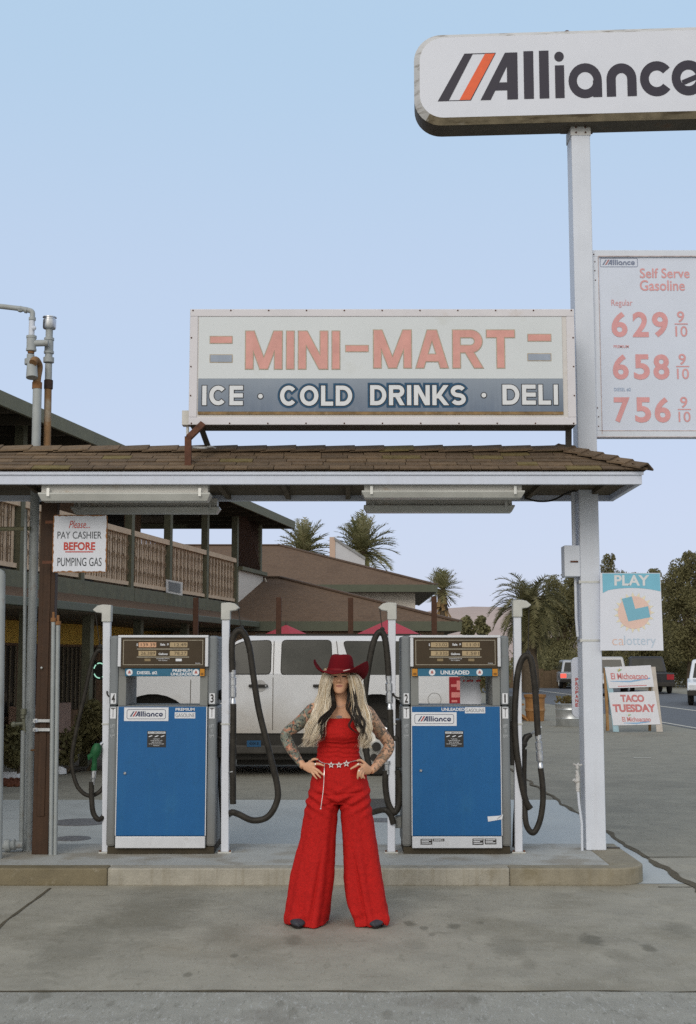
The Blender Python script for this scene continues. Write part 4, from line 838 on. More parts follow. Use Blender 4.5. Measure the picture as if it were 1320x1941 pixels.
m = MB(); m.tube([P(60,638,Yv),P(61,608,Yv)],.025,12); m.ball(P(65,622,Yv-.02),.02,8); m.build('valve', whm, t)
m = MB(); m.tube(cr([P(61,610,Yv),P(62,598,Yv),P(61,591,Yv),P(54,588,Yv),P(30,584,Yv),P(-60,574,Yv)]),.022,12); m.build('side_pipe', pv, t)
m = MB(); coupling(m,61.5,601,608,.03,Yv); m.tube([P(52,588.5,Yv),P(48,587.5,Yv)],.027,12); m.ball(P(39,586,Yv),.03,8); m.build('joint', pv, t)
t = thing('vent_pipe', 'rust brown vent pipe with a silver cap, right of its grey neighbour', 'pipe', (P(96,1620,10.65).x,10.7,KZ))
Yv = 10.7
m = MB(); m.tube([(P(97,1300,Yv).x,Yv,KZ),(P(89,850,Yv).x,Yv,P(89,850,Yv).z)],.022,12); m.build('pipe', pv, t)
m = MB(); m.tube([P(89.5,860,Yv),P(91.5,735,Yv)],.031,14); m.build('rusty_pipe', prs, t)
m = MB(); coupling(m,92,720,738,.038,Yv); m.build('coupling', mat('dark_rust',(.05,.032,.025),.85,var=.3,sc=15), t)
m = MB(); m.tube([P(92,722,Yv),P(92.5,690,Yv)],.030,14); coupling(m,92.5,677,688,.046,Yv); m.tube([P(92.5,680,Yv),P(93,668,Yv)],.032,14); m.build('pipe', pv, t)
m = MB(); m.tube([P(93,668,Yv),P(93.5,642,Yv)],.038,14); coupling(m,93,665,671,.043,Yv); coupling(m,93.5,640,646,.043,Yv); m.build('tee', pv, t)
m = MB(); m.tube([P(93.5,642,Yv),P(94,624,Yv)],.031,14); m.build('pipe', pv, t)
m = MB(); a = P(94,625,Yv); m.lathe([(.03,0),(.052,.008),(.057,.02),(.057,.085),(.05,.09),(.05,.1),(.060,.105),(.060,.112),(.001,.114)], a, (0,0,1), 18); m.build('vent_cap', chrome, t)
# conduits strapped to the post
cg = mat('conduit_grey', (.33,.35,.35), .5, .2, var=.1, sc=8, stain=[((.22,.2,.16),4,.58,.5)])
for i, (xt_, yt_, xb_, r, Y, lb) in enumerate(((101.5,1176,96.5,.017,10.37,'grey conduit with a rusty top, nearer of two strapped right of brown post'),(110,1182,104.5,.019,10.39,'grey conduit farther right of two strapped beside brown post'))):
    t = thing('conduit', lb, 'conduit', (P(xb_,1620,Y).x,Y,KZ), 'conduits strapped to the brown post')
    m = MB(); a = P(xb_,1620,Y); a.z = KZ; m.tube([a, P(xt_,yt_,Y)], r, 12); m.build('tube', cg, t)
    m = MB(); coupling(m,xt_,yt_-5,yt_+3,r*1.35,Y); m.tube([P(xt_,yt_,Y),P(xt_+.5,yt_-16,Y)],r*.6,8); m.build('fitting', pr2, t)
t = thing('water_pipe', 'thin grey pipe with valves standing left of the thick vent pipe', 'pipe', (P(44,1610,10.5).x,10.5,KZ))
Y = 10.52
m = MB(); m.tube([P(49,965,Y),P(45.5,1345,Y)],.014,10); m.tube([P(44.5,1385,Y),P(41,1605,Y)],.020,10); m.build('tube', cg, t)
m = MB(); coupling(m,45,1343,1355,.028,Y); coupling(m,44,1355,1362,.022,Y); m.tube([P(45,1362,Y),P(47,1388,Y)],.014,8); m.tube([P(25,1373,Y-.02),P(45,1371,Y)],.012,8); m.ball(P(26,1373,Y-.02),.022,8); m.build('valve', mat('brass_dirty',(.2,.2,.15),.5,.4,var=.2), t)
m = MB(); m.tube([P(-20,1607,Y),P(10,1604,Y)],.022,10); m.lathe([(.025,0),(.05,.01),(.05,.05),(.035,.06),(.045,.09),(.03,.1)], P(8,1603,Y), (1,0,.1), 12); m.tube([P(30,1601,Y),P(44,1601,Y)],.03,10); m.build('union', pv, t)
m = MB(); m.tube([P(-30,1003,10.55),P(58,1002,10.55)],.018,10); tag(m.build('brace_pipe', mat('olive_pipe',(.17,.16,.10),.6,var=.15)), 'thin olive pipe running level from the vent pipe out of frame left', 'pipe')
m = MB()
for y in (1367,1384):
    z = P(80,y,10.3).z; m.box(P(63,y,10.38).x, P(95,y,10.38).x, 10.37, 10.376, z-.012, z+.012)
    m.tube([P(63,y,10.40),P(70,y,10.36)],.013,8)
    m.box(P(66,y,10.38).x, P(72,y,10.38).x, 10.362, 10.3695, z-.016, z+.016)
tag(m.build('pipe_strap', chrome), 'pair of steel straps tying pipes round the brown post', 'strap')
m = MB(); a = P(-4,1620,10.2); a.z = KZ; zt = P(0,1078,10.2).z; m.tube([(a.x-.02,10.2,KZ),(P(-3,1110,10.2).x,10.2,zt-.05),(P(-3,1110,10.2).x,10.2,zt-.02),(P(-3,1110,10.2).x,10.2,zt)],[.055,.055,.045,.01],16); tag(m.build('bollard_pipe', pv), 'pale rounded pipe cut by the left edge of the frame', 'pipe')
# spigot beside the pole
t = thing('water_spigot', 'thin white standpipe with a tap beside the foot of the white pole', 'tap', (P(1104,1612,10.58).x,10.58,KZ))
Y = 10.6
m = MB(); a = P(1104,1614,Y); a.z = KZ+.001; m.tube([a,P(1103,1560,Y),P(1098,1525,Y),P(1096,1500,Y)],.011,8); m.build('pipe', whm, t)
m = MB(); m.tube([P(1095.5,1500,Y),P(1095,1470,Y)],[.016,.02],10); m.tube([P(1095,1485,Y),P(1088,1478,Y-.02)],.014,8); m.tube([P(1095,1472,Y),P(1094,1460,Y)],.014,8); m.build('tap', pole_grime, t)
m = MB(); c = P(1094.5,1452,Y)
for k in range(5): m.tube([c, c+Vector((.04*math.cos(k*1.26),.02*math.sin(k*1.26),.012+.008*(k%2)))],.007,6)
m.lathe([(.008,-.03),(.014,-.02),(.014,.01),(.006,.015)], c, (0,0,1), 10); m.build('handle', pole_grime, t)
m = MB(); p = P(1152,1617,10.72); m.box(p.x,p.x+.1,10.7,10.74,KZ+.001,KZ+.012); tag(m.build('floor_plate', darkm), 'small dark metal plate lying on island beside the pole', 'plate')
# narrow red-lettered sign behind the pole
t = thing('blade_sign', 'narrow rounded white sign with red upright letters behind the pole', 'sign', (P(1090,1360,11.4).x,11.4,KZ))
Yb = 10.9; q = [P(x,y,Yb) for x,y in ((1085.5,1360),(1104,1246))]
m = MB(); m.prism(rounded(q[0].x,q[1].x+.12,q[0].z,q[1].z,.045,6),(0,Yb,0),(1,0,0),(0,0,1),.03); m.build('panel', whm, t, bev=.004)
m = MB()
for k, ch in enumerate('PROPANE'): ptext(m, ch, 1091, 1285+k*8, 1096.5, 1291.5+k*8, Yb-.002, .03)
m.build('lettering', red_, t)
m = MB(); m.tube([(q[0].x+.1,Yb+.05,KZ),(q[0].x+.1,Yb+.05,q[1].z)],.02,10); m.build('stand', galv, t)
# ---------------------------------------------------------------- two-storey building on the left
olive = mat('dark_green_wood', (.14,.135,.09), .7, var=.22, sc=6, stain=[((.15,.12,.08),3,.56,.5)], bump=.15)
olive2 = mat('grey_green_fascia', (.17,.165,.115), .7, var=.15, sc=5)
gutm = mat('green_gutter', (.098,.106,.075), .5, var=.1, sc=4)
stucco = mat('white_stucco', (.66,.60,.53), .9, var=.06, sc=5, bump=.3, bsc=80, stain=[((.38,.35,.31),2,.6,.4)])
darkin = mat('brown_siding', (.24,.15,.09), .8, var=.25, sc=5)
shb = mat('brown_roof', (.145,.093,.06), .95, var=.25, sc=10, bump=.6, bsc=60, stain=[((.11,.068,.043),1.5,.52,.5), ((.19,.125,.085),25,.56,.5,(1,1,3))])
yel = mat('yellow_wall', (.80,.50,.10), .8, var=.1, sc=4)
slatm = mat('bleached_slats', (.62,.46,.32), .8, var=.15, sc=8, stain=[((.42,.30,.19),10,.6,.5)])
slatl = mat('dark_slat_gap', (.10,.07,.05), .9)
glassd = mat('dark_glass', (.035,.032,.027), .12, var=.1)
def FX(Y, off=0): return -4.67 + .2*(Y-20.2) + off
AX = Vector((.2,1,0)).normalized(); NX = Vector((AX.y,-AX.x,0))
bld = thing('motel_building', 'two-storey building with green posts, slatted balcony and yellow lower wall', 'building', (FX(24,-3),24,0))
def fbar(mb, Ya, Yb, off, z0, z1, th=.1, mi=0):
    a = Vector((FX(Ya,off),Ya,(z0+z1)/2)); b = Vector((FX(Yb,off),Yb,(z0+z1)/2)); mb.bar(a, b, th, z1-z0, (0,0,1), mi)
m = MB(); fbar(m,8,31.9,-1.1,2.93,3.04,2.2); m.build('balcony_floor', olive, bld)
m = MB(); fbar(m,8,23.4,.04,2.78,3.045,.1); fbar(m,23.42,32.3,.04,2.78,3.045,.1); m.build('balcony_beam', olive, bld, bev=.006)
for Yp in (16.8,19.0,21.25,23.5,25.6,28.0,30.3,32.4):
    m = MB(); fbar(m,Yp-.07,Yp+.07,-.06,3.046,5.28,.14); m.build('balcony_post', olive, bld)
for Ya, Yb in ((14.0,16.72),(16.88,18.92),(19.08,21.17),(21.33,23.42),(23.58,25.52),(25.68,27.92),(28.08,30.22)):
    r_ = MB(); fbar(r_,Ya,Yb,-.06,4.03,4.13,.12); fbar(r_,Ya,Yb,-.06,3.10,3.17,.06)
    rail = r_.build('railing', slatm, bld)
    m = MB(); n = int((Yb-Ya)/.115)
    for i in range(n):
        y = Ya+(Yb-Ya)*(i+.5)/n; fbar(m,y-.040,y+.040,-.085,3.175,4.025,.012)
    m.build('slat_panel', slatm, rail)
    m = MB()
    for i in range(int((Yb-Ya)/.23)):
        y = Ya+.11+i*.23; a = Vector((FX(y,-.02),y,3.17)); m.tube([a,a+Vector((0,0,.86))],.010,5)
    for i in range(int((Yb-Ya)/.23)):
        y = Ya+.11+i*.23
        for z in (3.34,3.60,3.86):
            m.tube([Vector((FX(y+.07*math.cos(t_*.7),-.015), y+.07*math.cos(t_*.7)*(1-t_*.05), z+.075*math.sin(t_*.7)*(1-t_*.05))) for t_ in range(12)],.007,5)
    m.build('scrollwork', mat('scroll_brown',(.24,.165,.105),.8,var=.3), rail)
m = MB(); fbar(m,8,29.5,-2.1,3.05,5.3,.12); m.build('upper_wall', darkin, bld)
for Ya in (15.0,18.6,22.2,25.8):
    m = MB(); fbar(m,Ya,Ya+.95,-2.03,3.06,5.05,.02); m.build('door', mat('dark_door',(.045,.035,.03),.5), bld)
    m = MB(); fbar(m,Ya+1.3,Ya+2.6,-2.03,3.9,5.0,.02); m.build('window', glassd, bld)
# roof: eave fascia, soffit, slope
r_ = MB(); E0, E1 = 9.0, 33.4
def rp_(Y, off, z): return (FX(Y,off), Y, z)
r_.add([rp_(E0,.58,5.36),rp_(E1,.58,5.36),rp_(E1-2.5,-3.2,6.75),rp_(E0,-3.2,6.75),rp_(E1,-6.5,5.36),rp_(E0,-6.5,5.36)], [(0,1,2,3),(3,2,4,5),(1,4,2)]); r_.build('roof', shb, bld)
m = MB(); m.add([rp_(E0,.55,5.30),rp_(E1,.55,5.30),rp_(E1,-6.4,5.31),rp_(E0,-6.4,5.31)],[(0,1,2,3)])
for i in range(26):
    y = 10+i*.92; fbar_ = None; a = Vector(rp_(y,.5,5.22)); b = Vector(rp_(y,-2.1,5.22)); m.bar(a,b,.07,.14)
m.build('soffit', mat('dark_soffit',(.07,.058,.042),.85,var=.2), bld)
m = MB(); fbar(m,E0,E1+.02,.60,5.17,5.37,.05); a = Vector(rp_(E1+.02,.6,5.27)); b = Vector(rp_(E1+.02,-6.5,5.27)); m.bar(a,b,.05,.2); m.build('eave_fascia', olive2, bld)
# white parapet panel and lattice at the balcony end
m = MB(); A_ = lambda Y,z: (FX(Y,.02),Y,z)
ee = [A_(30.35,2.75),A_(31.0,2.62),A_(32.5,3.05),A_(32.5,3.86),A_(30.35,3.86)]
m.add(ee+[(x-.12,y,z) for x,y,z in ee],[(0,1,2,3,4),(9,8,7,6,5)]+[(i,5+i,5+(i+1)%5,(i+1)%5) for i in range(5)]); m.build('parapet', stucco, bld)
m = MB(); fbar(m,30.3,32.55,.03,3.861,3.95,.2); m.build('parapet_cap', olive, bld)
m = MB()
for i in range(-7,15):
    for s in (1,-1):
        y0 = 30.4+i*.14; z0 = 3.96; y1 = y0+1.3*1.0*s; z1 = 5.26
        a = [y0,z0]; b = [y1,z1]
        pts = [(y0+(y1-y0)*k/20, z0+(z1-z0)*k/20) for k in range(21)]; pts = [p for p in pts if 30.36 < p[0] < 32.34]
        if len(pts) > 1: m.bar(Vector((FX(pts[0][0],-.03-.02*s),pts[0][0],pts[0][1])), Vector((FX(pts[-1][0],-.03-.02*s),pts[-1][0],pts[-1][1])), .01, .045, NX)
m.build('lattice', mat('lattice_brown',(.10,.06,.045),.8), bld)
# porch roof, gutter, porch posts, ground floor wall
m = MB(); a = [(FX(8,.95),8,2.575),(FX(29.2,.95),29.2,2.575),(FX(29.2,.095),29.2,2.80),(FX(8,.095),8,2.80)]
m.add(a+[(x,y,z-.03) for x,y,z in a],[(0,1,2,3),(7,6,5,4)]+[(i,4+i,4+(i+1)%4,(i+1)%4) for i in range(4)]); m.build('porch_roof', shb, bld)
m = MB(); fbar(m,8,28.5,.98,2.45,2.57,.1); m.build('gutter', gutm, bld, bev=.01)
m = MB(); fbar(m,8,29,-.5,2.44,2.449,2.8); m.build('porch_ceiling', mat('porch_ceiling',(.16,.13,.09),.85), bld)
for Yp in (16.15,18.1,20.3,22.5,25.0): 
    m = MB(); fbar(m,Yp-.07,Yp+.07,.5,0,2.44,.14); m.build('porch_post', olive, bld)
m = MB(); fbar(m,8,33,-1.86,0,2.93,.12); m.build('ground_floor_wall', darkin, bld)
m = MB()
for Ya, Yb in ((17.0,21.2),(21.3,23.9),(24.0,26.1),(26.2,28.4),(28.5,32.6)): fbar(m,Ya,Yb,-1.78,2.03,2.43,.03)
m.build('yellow_band', yel, bld)
for Ya in (19.6,23.2,26.8):
    m = MB(); fbar(m,Ya,Ya+1.0,-1.78,.05,2.0,.04); d_ = m.build('door', mat('red_brown_door',(.10,.035,.022),.6,var=.2), bld)
    m = MB(); p = Vector((FX(Ya+.1,-1.74),Ya+.1,1.0)); m.ball(p,.035,8); m.build('handle', galv, d_)
for Ya in (17.4,21.0,24.6):
    m = MB(); fbar(m,Ya,Ya+1.8,-1.785,.75,1.98,.03); w_ = m.build('window', glassd, bld)
    m = MB()
    for k in range(9): fbar(m,Ya+.1+k*.2,Ya+.13+k*.2,-1.76,.76,1.97,.02)
    m.build('window_bars', mat('pale_bar',(.25,.2,.13),.7), w_)
for Ya, Yb in ((15.5,19.2),(21.5,23.6)):
    m = MB(); fbar(m,Ya,Yb,-1.2,0,.95,.18); m.build('low_wall', mat('pink_plaster',(.42,.28,.22),.9,var=.1), bld)
m = MB(); a = Vector((FX(19.6,1.0),19.6,2.47)); 
for i in range(3): pass
m.tube(cr([(FX(32.4,.1),32.4,3.8),(FX(32.6,.25),32.6,3.3),(FX(33,.4),32.7,2.9),(FX(33,.2),32.8,2.72),(-2.2,30.5,2.74),(-2.5,30.2,2.72)]),.02,6); m.build('loose_hose', mat('pale_hose',(.5,.45,.38),.6), bld)
bld.location.z -= .06
# lit ring in the window, notice on the balcony beam
t = thing('neon_ring', 'broken ring of pale green neon lit in the dark porch', 'neon sign', tuple(P(188,1290,22.3)))
c = P(189,1271,22.3); neon = mat('neon_green', (.5,.8,.65), .4, emit=((.5,1,.75),.7))
for a0, a1 in ((60,115),(130,165),(-20,35),(205,275),(300,325)):
    m = MB(); m.tube([c+Vector((.10*math.cos(R(a0+(a1-a0)*i/6)),0,.13*math.sin(R(a0+(a1-a0)*i/6)))) for i in range(7)],.010,6); m.build('tube', neon, t)
m = MB(); m.lathe([(.16,0),(.165,.01),(.165,.04),(.1,.05),(.001,.05)], c+Vector((0,.03,0)), (0,1,0), 24); m.build('back_plate', blackpl, t)
m = MB(); m.bar(c+Vector((0,.06,.15)), (c.x,c.y+.06,2.44), .012,.012); m.build('hanger', darkm, t)
yb = 25.75; t = thing('notice_board', 'small white framed notice hung on the slatted balcony', 'sign', (FX(yb,.1),yb,3.1))
q = [P(315,1123,25.4),P(346,1129,25.4),P(347,1104,25.4),P(315,1098,25.4)]
m = MB(); m.add(q+[v+Vector((-.01,.03,0)) for v in q],[(0,1,2,3),(7,6,5,4)]+[(i,4+i,4+(i+1)%4,(i+1)%4) for i in range(4)]); m.build('panel', wlab, t)
ctr = sum(q,Vector())/4; q2 = [ctr+(v-ctr)*.72+Vector((.004,-.004,0)) for v in q]; m = MB(); m.add(q2,[(0,1,2,3)]); m.build('print', mat('grey_print',(.25,.27,.30),.6,var=.3,sc=60), t)
m = MB(); m.bar(q[0]+Vector((0,.02,0)), Vector((FX(yb,.1),yb,3.0)), .03,.03); m.build('hanger', darkm, t)

# ---------------------------------------------------------------- low brown-roofed building across the back
res = thing('restaurant_building', 'low building with wide brown hipped roofs and dark green eaves', 'building', (0,34,0))
def hip(name, x0, x1, ye, zt, d, rise, zf, left_hip=False, back=None):
    yr = ye+d; zr = zt+rise; xr = x1-d; yb_ = back or ye+2*d; lx = x0+d if left_hip else x0
    m = MB(); m.add([(x0,ye,zt),(x1,ye,zt),(x1,yb_,zt),(x0,yb_,zt),(xr,yr,zr),(lx,yr,zr)],[(0,1,4,5),(1,2,4),(2,3,5,4),(3,0,5)]); m.build(name, shb, res)
    m = MB(); m.box(x0,x1+.03,ye-.03,ye+.03,zf,zt+.015); m.box(x1-.03,x1+.03,ye+.031,yb_,zf,zt+.015); m.build('eave_fascia', gutm, res)
    m = MB(); m.add([(x0,ye+.03,zf+.02),(x1-.03,ye+.03,zf+.02),(x1-.03,yb_,zf+.02),(x0,yb_,zf+.02)],[(0,1,2,3)]); m.build('soffit', MATS['dark_soffit'], res)
    m = MB(); m.bar((x1,ye,zt+.02),(xr,yr,zr+.02),.16,.04); m.bar((xr,yr,zr+.02),(lx,yr,zr+.02),.16,.04); m.build('ridge_cap', mat('ridge_brown',(.12,.082,.06),.95,var=.2,sc=12), res)
Y1 = 28.6; zt1 = P(870,1179,Y1).z; zf1 = P(700,1196,Y1).z; x1_ = P(873,1185,Y1).x
hip('lower_roof', -7.0, x1_, Y1, zt1, 4.3, P(534,1095,Y1+4.3).z-zt1, zf1)
Y2 = 38.3; zt2 = P(828,1109,Y2).z; zf2 = P(828,1122,Y2).z; x2_ = P(828,1110,Y2).x
hip('upper_roof', -9.0, x2_, Y2, zt2, 5.0, P(530,1034,Y2+5).z-zt2, zf2)
m = MB(); m.box(-8.5, x2_-.62, Y2+.6, Y2+9, 0, zf2+.015); m.build('upper_wall', stucco, res)
m = MB(); m.box(-4, x1_-.5, Y1+.55, Y1+.75, 0, zf1+.015); m.box(x1_-.65,x1_-.5,Y1+.76,Y1+8,0,zf1+.015); m.build('lower_wall', mat('cream_wall',(.55,.43,.31),.9,var=.1), res)
m = MB(); m.box(-4,x1_-.35,Y1+.35,Y1+.5,zf1-.14,zf1-.02); m.build('porch_beam', mat('pale_beam',(.36,.27,.18),.8), res)
for i in range(4):
    m = MB(); m.box(-2.2+i*1.1,-1.4+i*1.1,Y1+.53,Y1+.549,.9,2.05); m.build('window', glassd, res)
m = MB(); Yw = 42.2; m.pxprism([(636,1020),(692,1059),(692,1082),(636,1072)][::-1], Yw, .5); m.build('roof_parapet', mat('parapet_white',(.52,.52,.54),.9,var=.05), res)
m = MB(); m.pxprism([(634,1018),(693,1056),(693,1061),(634,1023)][::-1], Yw-.05, .6); m.build('parapet_coping', mat('coping_grey',(.25,.25,.25),.8), res)
m = MB(); m.pxprism([(625,1018),(635.8,1018),(635.8,1072),(625,1066)][::-1], Yw-.02, .55); m.build('parapet_pier', mat('pink_plaster2',(.52,.38,.30),.9,var=.06), res)

# four brown posts of the patio, two parasols
pw_m = mat('patio_post_brown', (.075,.036,.022), .75, var=.25, sc=8)
for px, py, lb in ((372,1133,'slim brown patio post behind the diesel pump'),(529,1132,'slim brown patio post above the pickup door, by the left parasol'),(665,1133,'slim brown patio post above the red hat, between both parasols'),(823,1131,'slim brown patio post above the UNLEADED pump')):
    p = P(px,py,22.0); m = MB(); m.box(p.x-.045,p.x+.045,21.95,22.05,0,p.z); tag(m.build('patio_post', pw_m, bev=.008), lb, 'post', 'brown patio posts')
    m.v = []
redc = mat('parasol_red', (.40,.055,.075), .75, var=.08, sc=5)
for px, py, Y, r, lb in ((543,1184,25.5,1.15,'low red parasol behind the white pickup, left of the woman'),(737,1174,25.5,1.35,'wider red parasol behind the white pickup, above the red hat')):
    a = P(px,py,Y); t = thing('parasol', lb, 'parasol', (a.x,Y,0), 'red parasols on the patio'); n = 8
    m = MB(); dz = .72 if r > 1.2 else .6; ring = [Vector((a.x+r*math.cos(2*math.pi*(i+.3)/n),Y+r*math.sin(2*math.pi*(i+.3)/n),a.z-dz)) for i in range(n)]
    mid = [Vector((a.x+r*.5*math.cos(2*math.pi*(i+.3)/n),Y+r*.5*math.sin(2*math.pi*(i+.3)/n),a.z-dz*.42)) for i in range(n)]
    m.add([a]+mid+ring+[v-Vector((0,0,.14)) for v in ring],[(0,1+i,1+(i+1)%n) for i in range(n)]+[(1+i,9+i,9+(i+1)%n,1+(i+1)%n) for i in range(n)]+[(9+i,17+i,17+(i+1)%n,9+(i+1)%n) for i in range(n)]); m.build('canopy', redc, t, recalc=False)
    m = MB(); m.tube([(a.x,Y,0),(a.x,Y,a.z+.06)],.025,8); m.build('pole', darkm, t)
    m = MB()
    for i in range(n): m.bar(Vector((a.x,Y,a.z-.02)), ring[i]+Vector((0,0,-.01)), .02,.02)
    m.build('rib_frame', darkm, t)

# ---------------------------------------------------------------- vegetation
def leafm(n, c, v=.25):
    m = mat(n, c, .7, var=v, sc=2.5, spec=.15); N = m.node_tree.nodes; L = m.node_tree.links; b = N['Principled BSDF']
    if 'Translucent BSDF' not in N:      # leaves let light through
        tr = N.new('ShaderNodeBsdfTranslucent'); L.new(b.inputs['Base Color'].links[0].from_socket, tr.inputs[0]); mx = N.new('ShaderNodeMixShader'); mx.inputs[0].default_value = .45
        L.new(b.outputs[0], mx.inputs[1]); L.new(tr.outputs[0], mx.inputs[2]); L.new(mx.outputs[0], N['Material Output'].inputs[0])
    return m
lf = [leafm('leaf_dark',(.165,.15,.072)), leafm('leaf_mid',(.215,.195,.095)), leafm('leaf_light',(.27,.245,.12))]
bark = mat('bark', (.10,.075,.05), .9, var=.3, sc=12, bump=.5)
def leaves(mb, c, rad, n, size, rng, dens=.7, flat=.0, mats=3):
    """clump of leaf quads spread through an ellipsoid, thinned by noise so gaps show"""
    c = Vector(c); k = 0; tries = 0
    while k < n and tries < n*6:
        tries += 1
        v = Vector((rng.gauss(0,1),rng.gauss(0,1),rng.gauss(0,1))).normalized() * (rng.random()**.45)
        p = c + Vector((v.x*rad[0],v.y*rad[1],v.z*rad[2]))
        nz = noise.noise(p*(1.3/max(.35,min(rad)))+Vector((c.x,0,0)))
        if nz < -.12 + (1-dens)*.5 and rng.random() < .9: continue
        s = size*rng.uniform(.6,1.3); a = Vector((rng.gauss(0,1),rng.gauss(0,1),rng.gauss(0,.7))).normalized(); b = a.orthogonal().normalized(); b.rotate(Matrix.Rotation(rng.random()*6.28,3,a)); d_ = a.cross(b)
        mi = min(mats-1, max(0, int(1.1 + nz*2.2 + rng.gauss(0,.5))))
        mb.add([p-b*s*.5, p+d_*s*.28, p+b*s*.5, p-d_*s*.28],[(0,1,2,3)],mi); k += 1
def tree(name, label, base, clumps, n, size, seed, group=None, cat='tree', mats=None, trunk=.2):
    rng = random.Random(seed); base = Vector(base); t = thing(name, label, cat, tuple(base), group)
    tr = MB(); top = max(clumps, key=lambda c: c[0][2])
    tr.tube(cr([base, base+Vector((.1,0,(top[0][2]-base.z)*.3)), Vector(top[0])*.5+base*.5+Vector((-.15,0,.2)), Vector(top[0])],4), [trunk*(1-.8*i/12) for i in range(13)], 8)
    for c, r in clumps[:10]:
        c = Vector(c); st = base.lerp(Vector((base.x,base.y,c.z)), .45); tr.tube(cr([st, st.lerp(c,.5)+Vector((0,0,.25)), c],3), [trunk*.45*(1-.75*i/6) for i in range(7)], 6)
    tr.build('trunk', bark, t, recalc=False)
    mb = MB(); tot = sum(r[0]*r[2] for c, r in clumps)
    for c, r in clumps: leaves(mb, c, r, int(n*r[0]*r[2]/tot), size, rng)
    mb.build('crown', mats or lf, t, recalc=False); return t
def pxclump(px, py, rx, ry, Y, ryd=1.2):
    c = P(px,py,Y); s = Y/F; return (tuple(c), (rx*s, rx*s*ryd, ry*s))
YT_ = 82
def g0(px, Y): return (P(px,1248,Y).x, Y, 0)
tree('broadleaf_tree','dense dark tree beyond the road just left of the white pole',g0(1065,YT_),[pxclump(*c,YT_) for c in ((1065,1120,38,34),(1040,1165,36,40),(1090,1160,40,50),(1060,1215,48,50),(1030,1240,34,38),(1105,1105,26,30),(1085,1100,16,14))],40000,.13,1,'trees beyond the road',trunk=.3)
tree('broadleaf_tree','tall wispy topped tree right behind the white pole above the lottery sign',g0(1150,YT_+4),[pxclump(*c,YT_+4) for c in ((1152,1075,14,26),(1165,1098,24,22),(1140,1120,34,40),(1185,1120,30,36),(1155,1180,46,60),(1160,1060,7,12),(1205,1100,20,16),(1120,1180,30,50))],34000,.12,2,'trees beyond the road',trunk=.3)
tree('broadleaf_tree','broad dark tree beyond the road right of the lottery sign',g0(1240,YT_-4),[pxclump(*c,YT_-4) for c in ((1225,1120,30,34),(1250,1150,40,46),(1215,1170,40,60),(1250,1220,50,50),(1190,1220,42,50),(1240,1090,14,14))],42000,.13,3,'trees beyond the road',trunk=.3)
tree('broadleaf_tree','tallest green tree at the right edge beyond the road',g0(1310,YT_-8),[pxclump(*c,YT_-8) for c in ((1290,1085,26,28),(1320,1080,34,34),(1275,1110,24,30),(1300,1150,50,56),(1340,1150,50,60),(1290,1210,46,56),(1340,1225,50,50),(1305,1055,12,12))],44000,.13,4,'trees beyond the road',trunk=.35)
# undergrowth and fence behind the road
rng = random.Random(8); m = MB()
for i in range(44):
    px = 985+i*8.4; c = P(px,1262+rng.uniform(-10,14),78+rng.uniform(-3,5)); leaves(m, c, (1.0,1.2,rng.uniform(.9,1.5)), 800, .15, rng, .9)
tag(m.build('undergrowth', lf, recalc=False), 'dark scrub filling the gap below the trees along the road', 'scrub', kind='stuff')
fe = thing('roadside_fence', 'brown board fence beyond the road under the palm', 'fence', g0(1000,74))
for i in range(12):
    x = P(905+i*14,1248,74).x; m = MB(); m.box(x,x+.42,74,74.04,0,1.0+.05*((i*7)%3)); m.build('fence_board', mat('fence_brown',(.13,.09,.055),.9,var=.25,sc=4), fe)
# palms
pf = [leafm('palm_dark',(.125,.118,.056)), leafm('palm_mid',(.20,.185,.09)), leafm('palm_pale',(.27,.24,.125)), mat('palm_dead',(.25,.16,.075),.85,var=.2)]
def frond(mb, o, dir_, L, droop, rng, w=.35, mi=1, step=.09):
    o = Vector(o); d = Vector(dir_).normalized(); p = o.copy(); pts = [p.copy()]; n = int(L/step); v = d.copy()
    for i in range(n):
        v = (v + Vector((0,0,-droop*step*(.35+1.5*i/n)))).normalized(); p = p + v*step; pts.append(p.copy())
    mb.tube(pts[::3] if len(pts) > 8 else pts, .02, 4, mi)
    for i in range(2, len(pts)):
        f = i/len(pts); ll = w*math.sin(math.pi*min(1,f*.85+.12))**.6*(1.0 if f < .9 else .8); t = (pts[i]-pts[i-1]).normalized(); sd_ = t.cross(Vector((0,0,1)))
        if sd_.length < .05: sd_ = Vector((1,0,0))
        sd_.normalize(); up = sd_.cross(t)
        for s in (-1,1):
            q = pts[i] + (sd_*s*.85 + t*.75 + up*.25 + Vector((0,0,-.25*f)) + Vector((rng.gauss(0,.12),rng.gauss(0,.12),rng.gauss(0,.12)))).normalized()*ll
            b = t*.040; mb.add([pts[i]-b, pts[i]+b, q],[(0,1,2)], min(2,max(0,mi+(rng.random()<.25)-(rng.random()<.25))))
pf2 = [leafm('palm_yellow_dark',(.17,.165,.075)), leafm('palm_yellow',(.28,.26,.125)), leafm('palm_yellow_pale',(.38,.34,.185))]  # lighter, yellower leaf tones for the left-hand palms
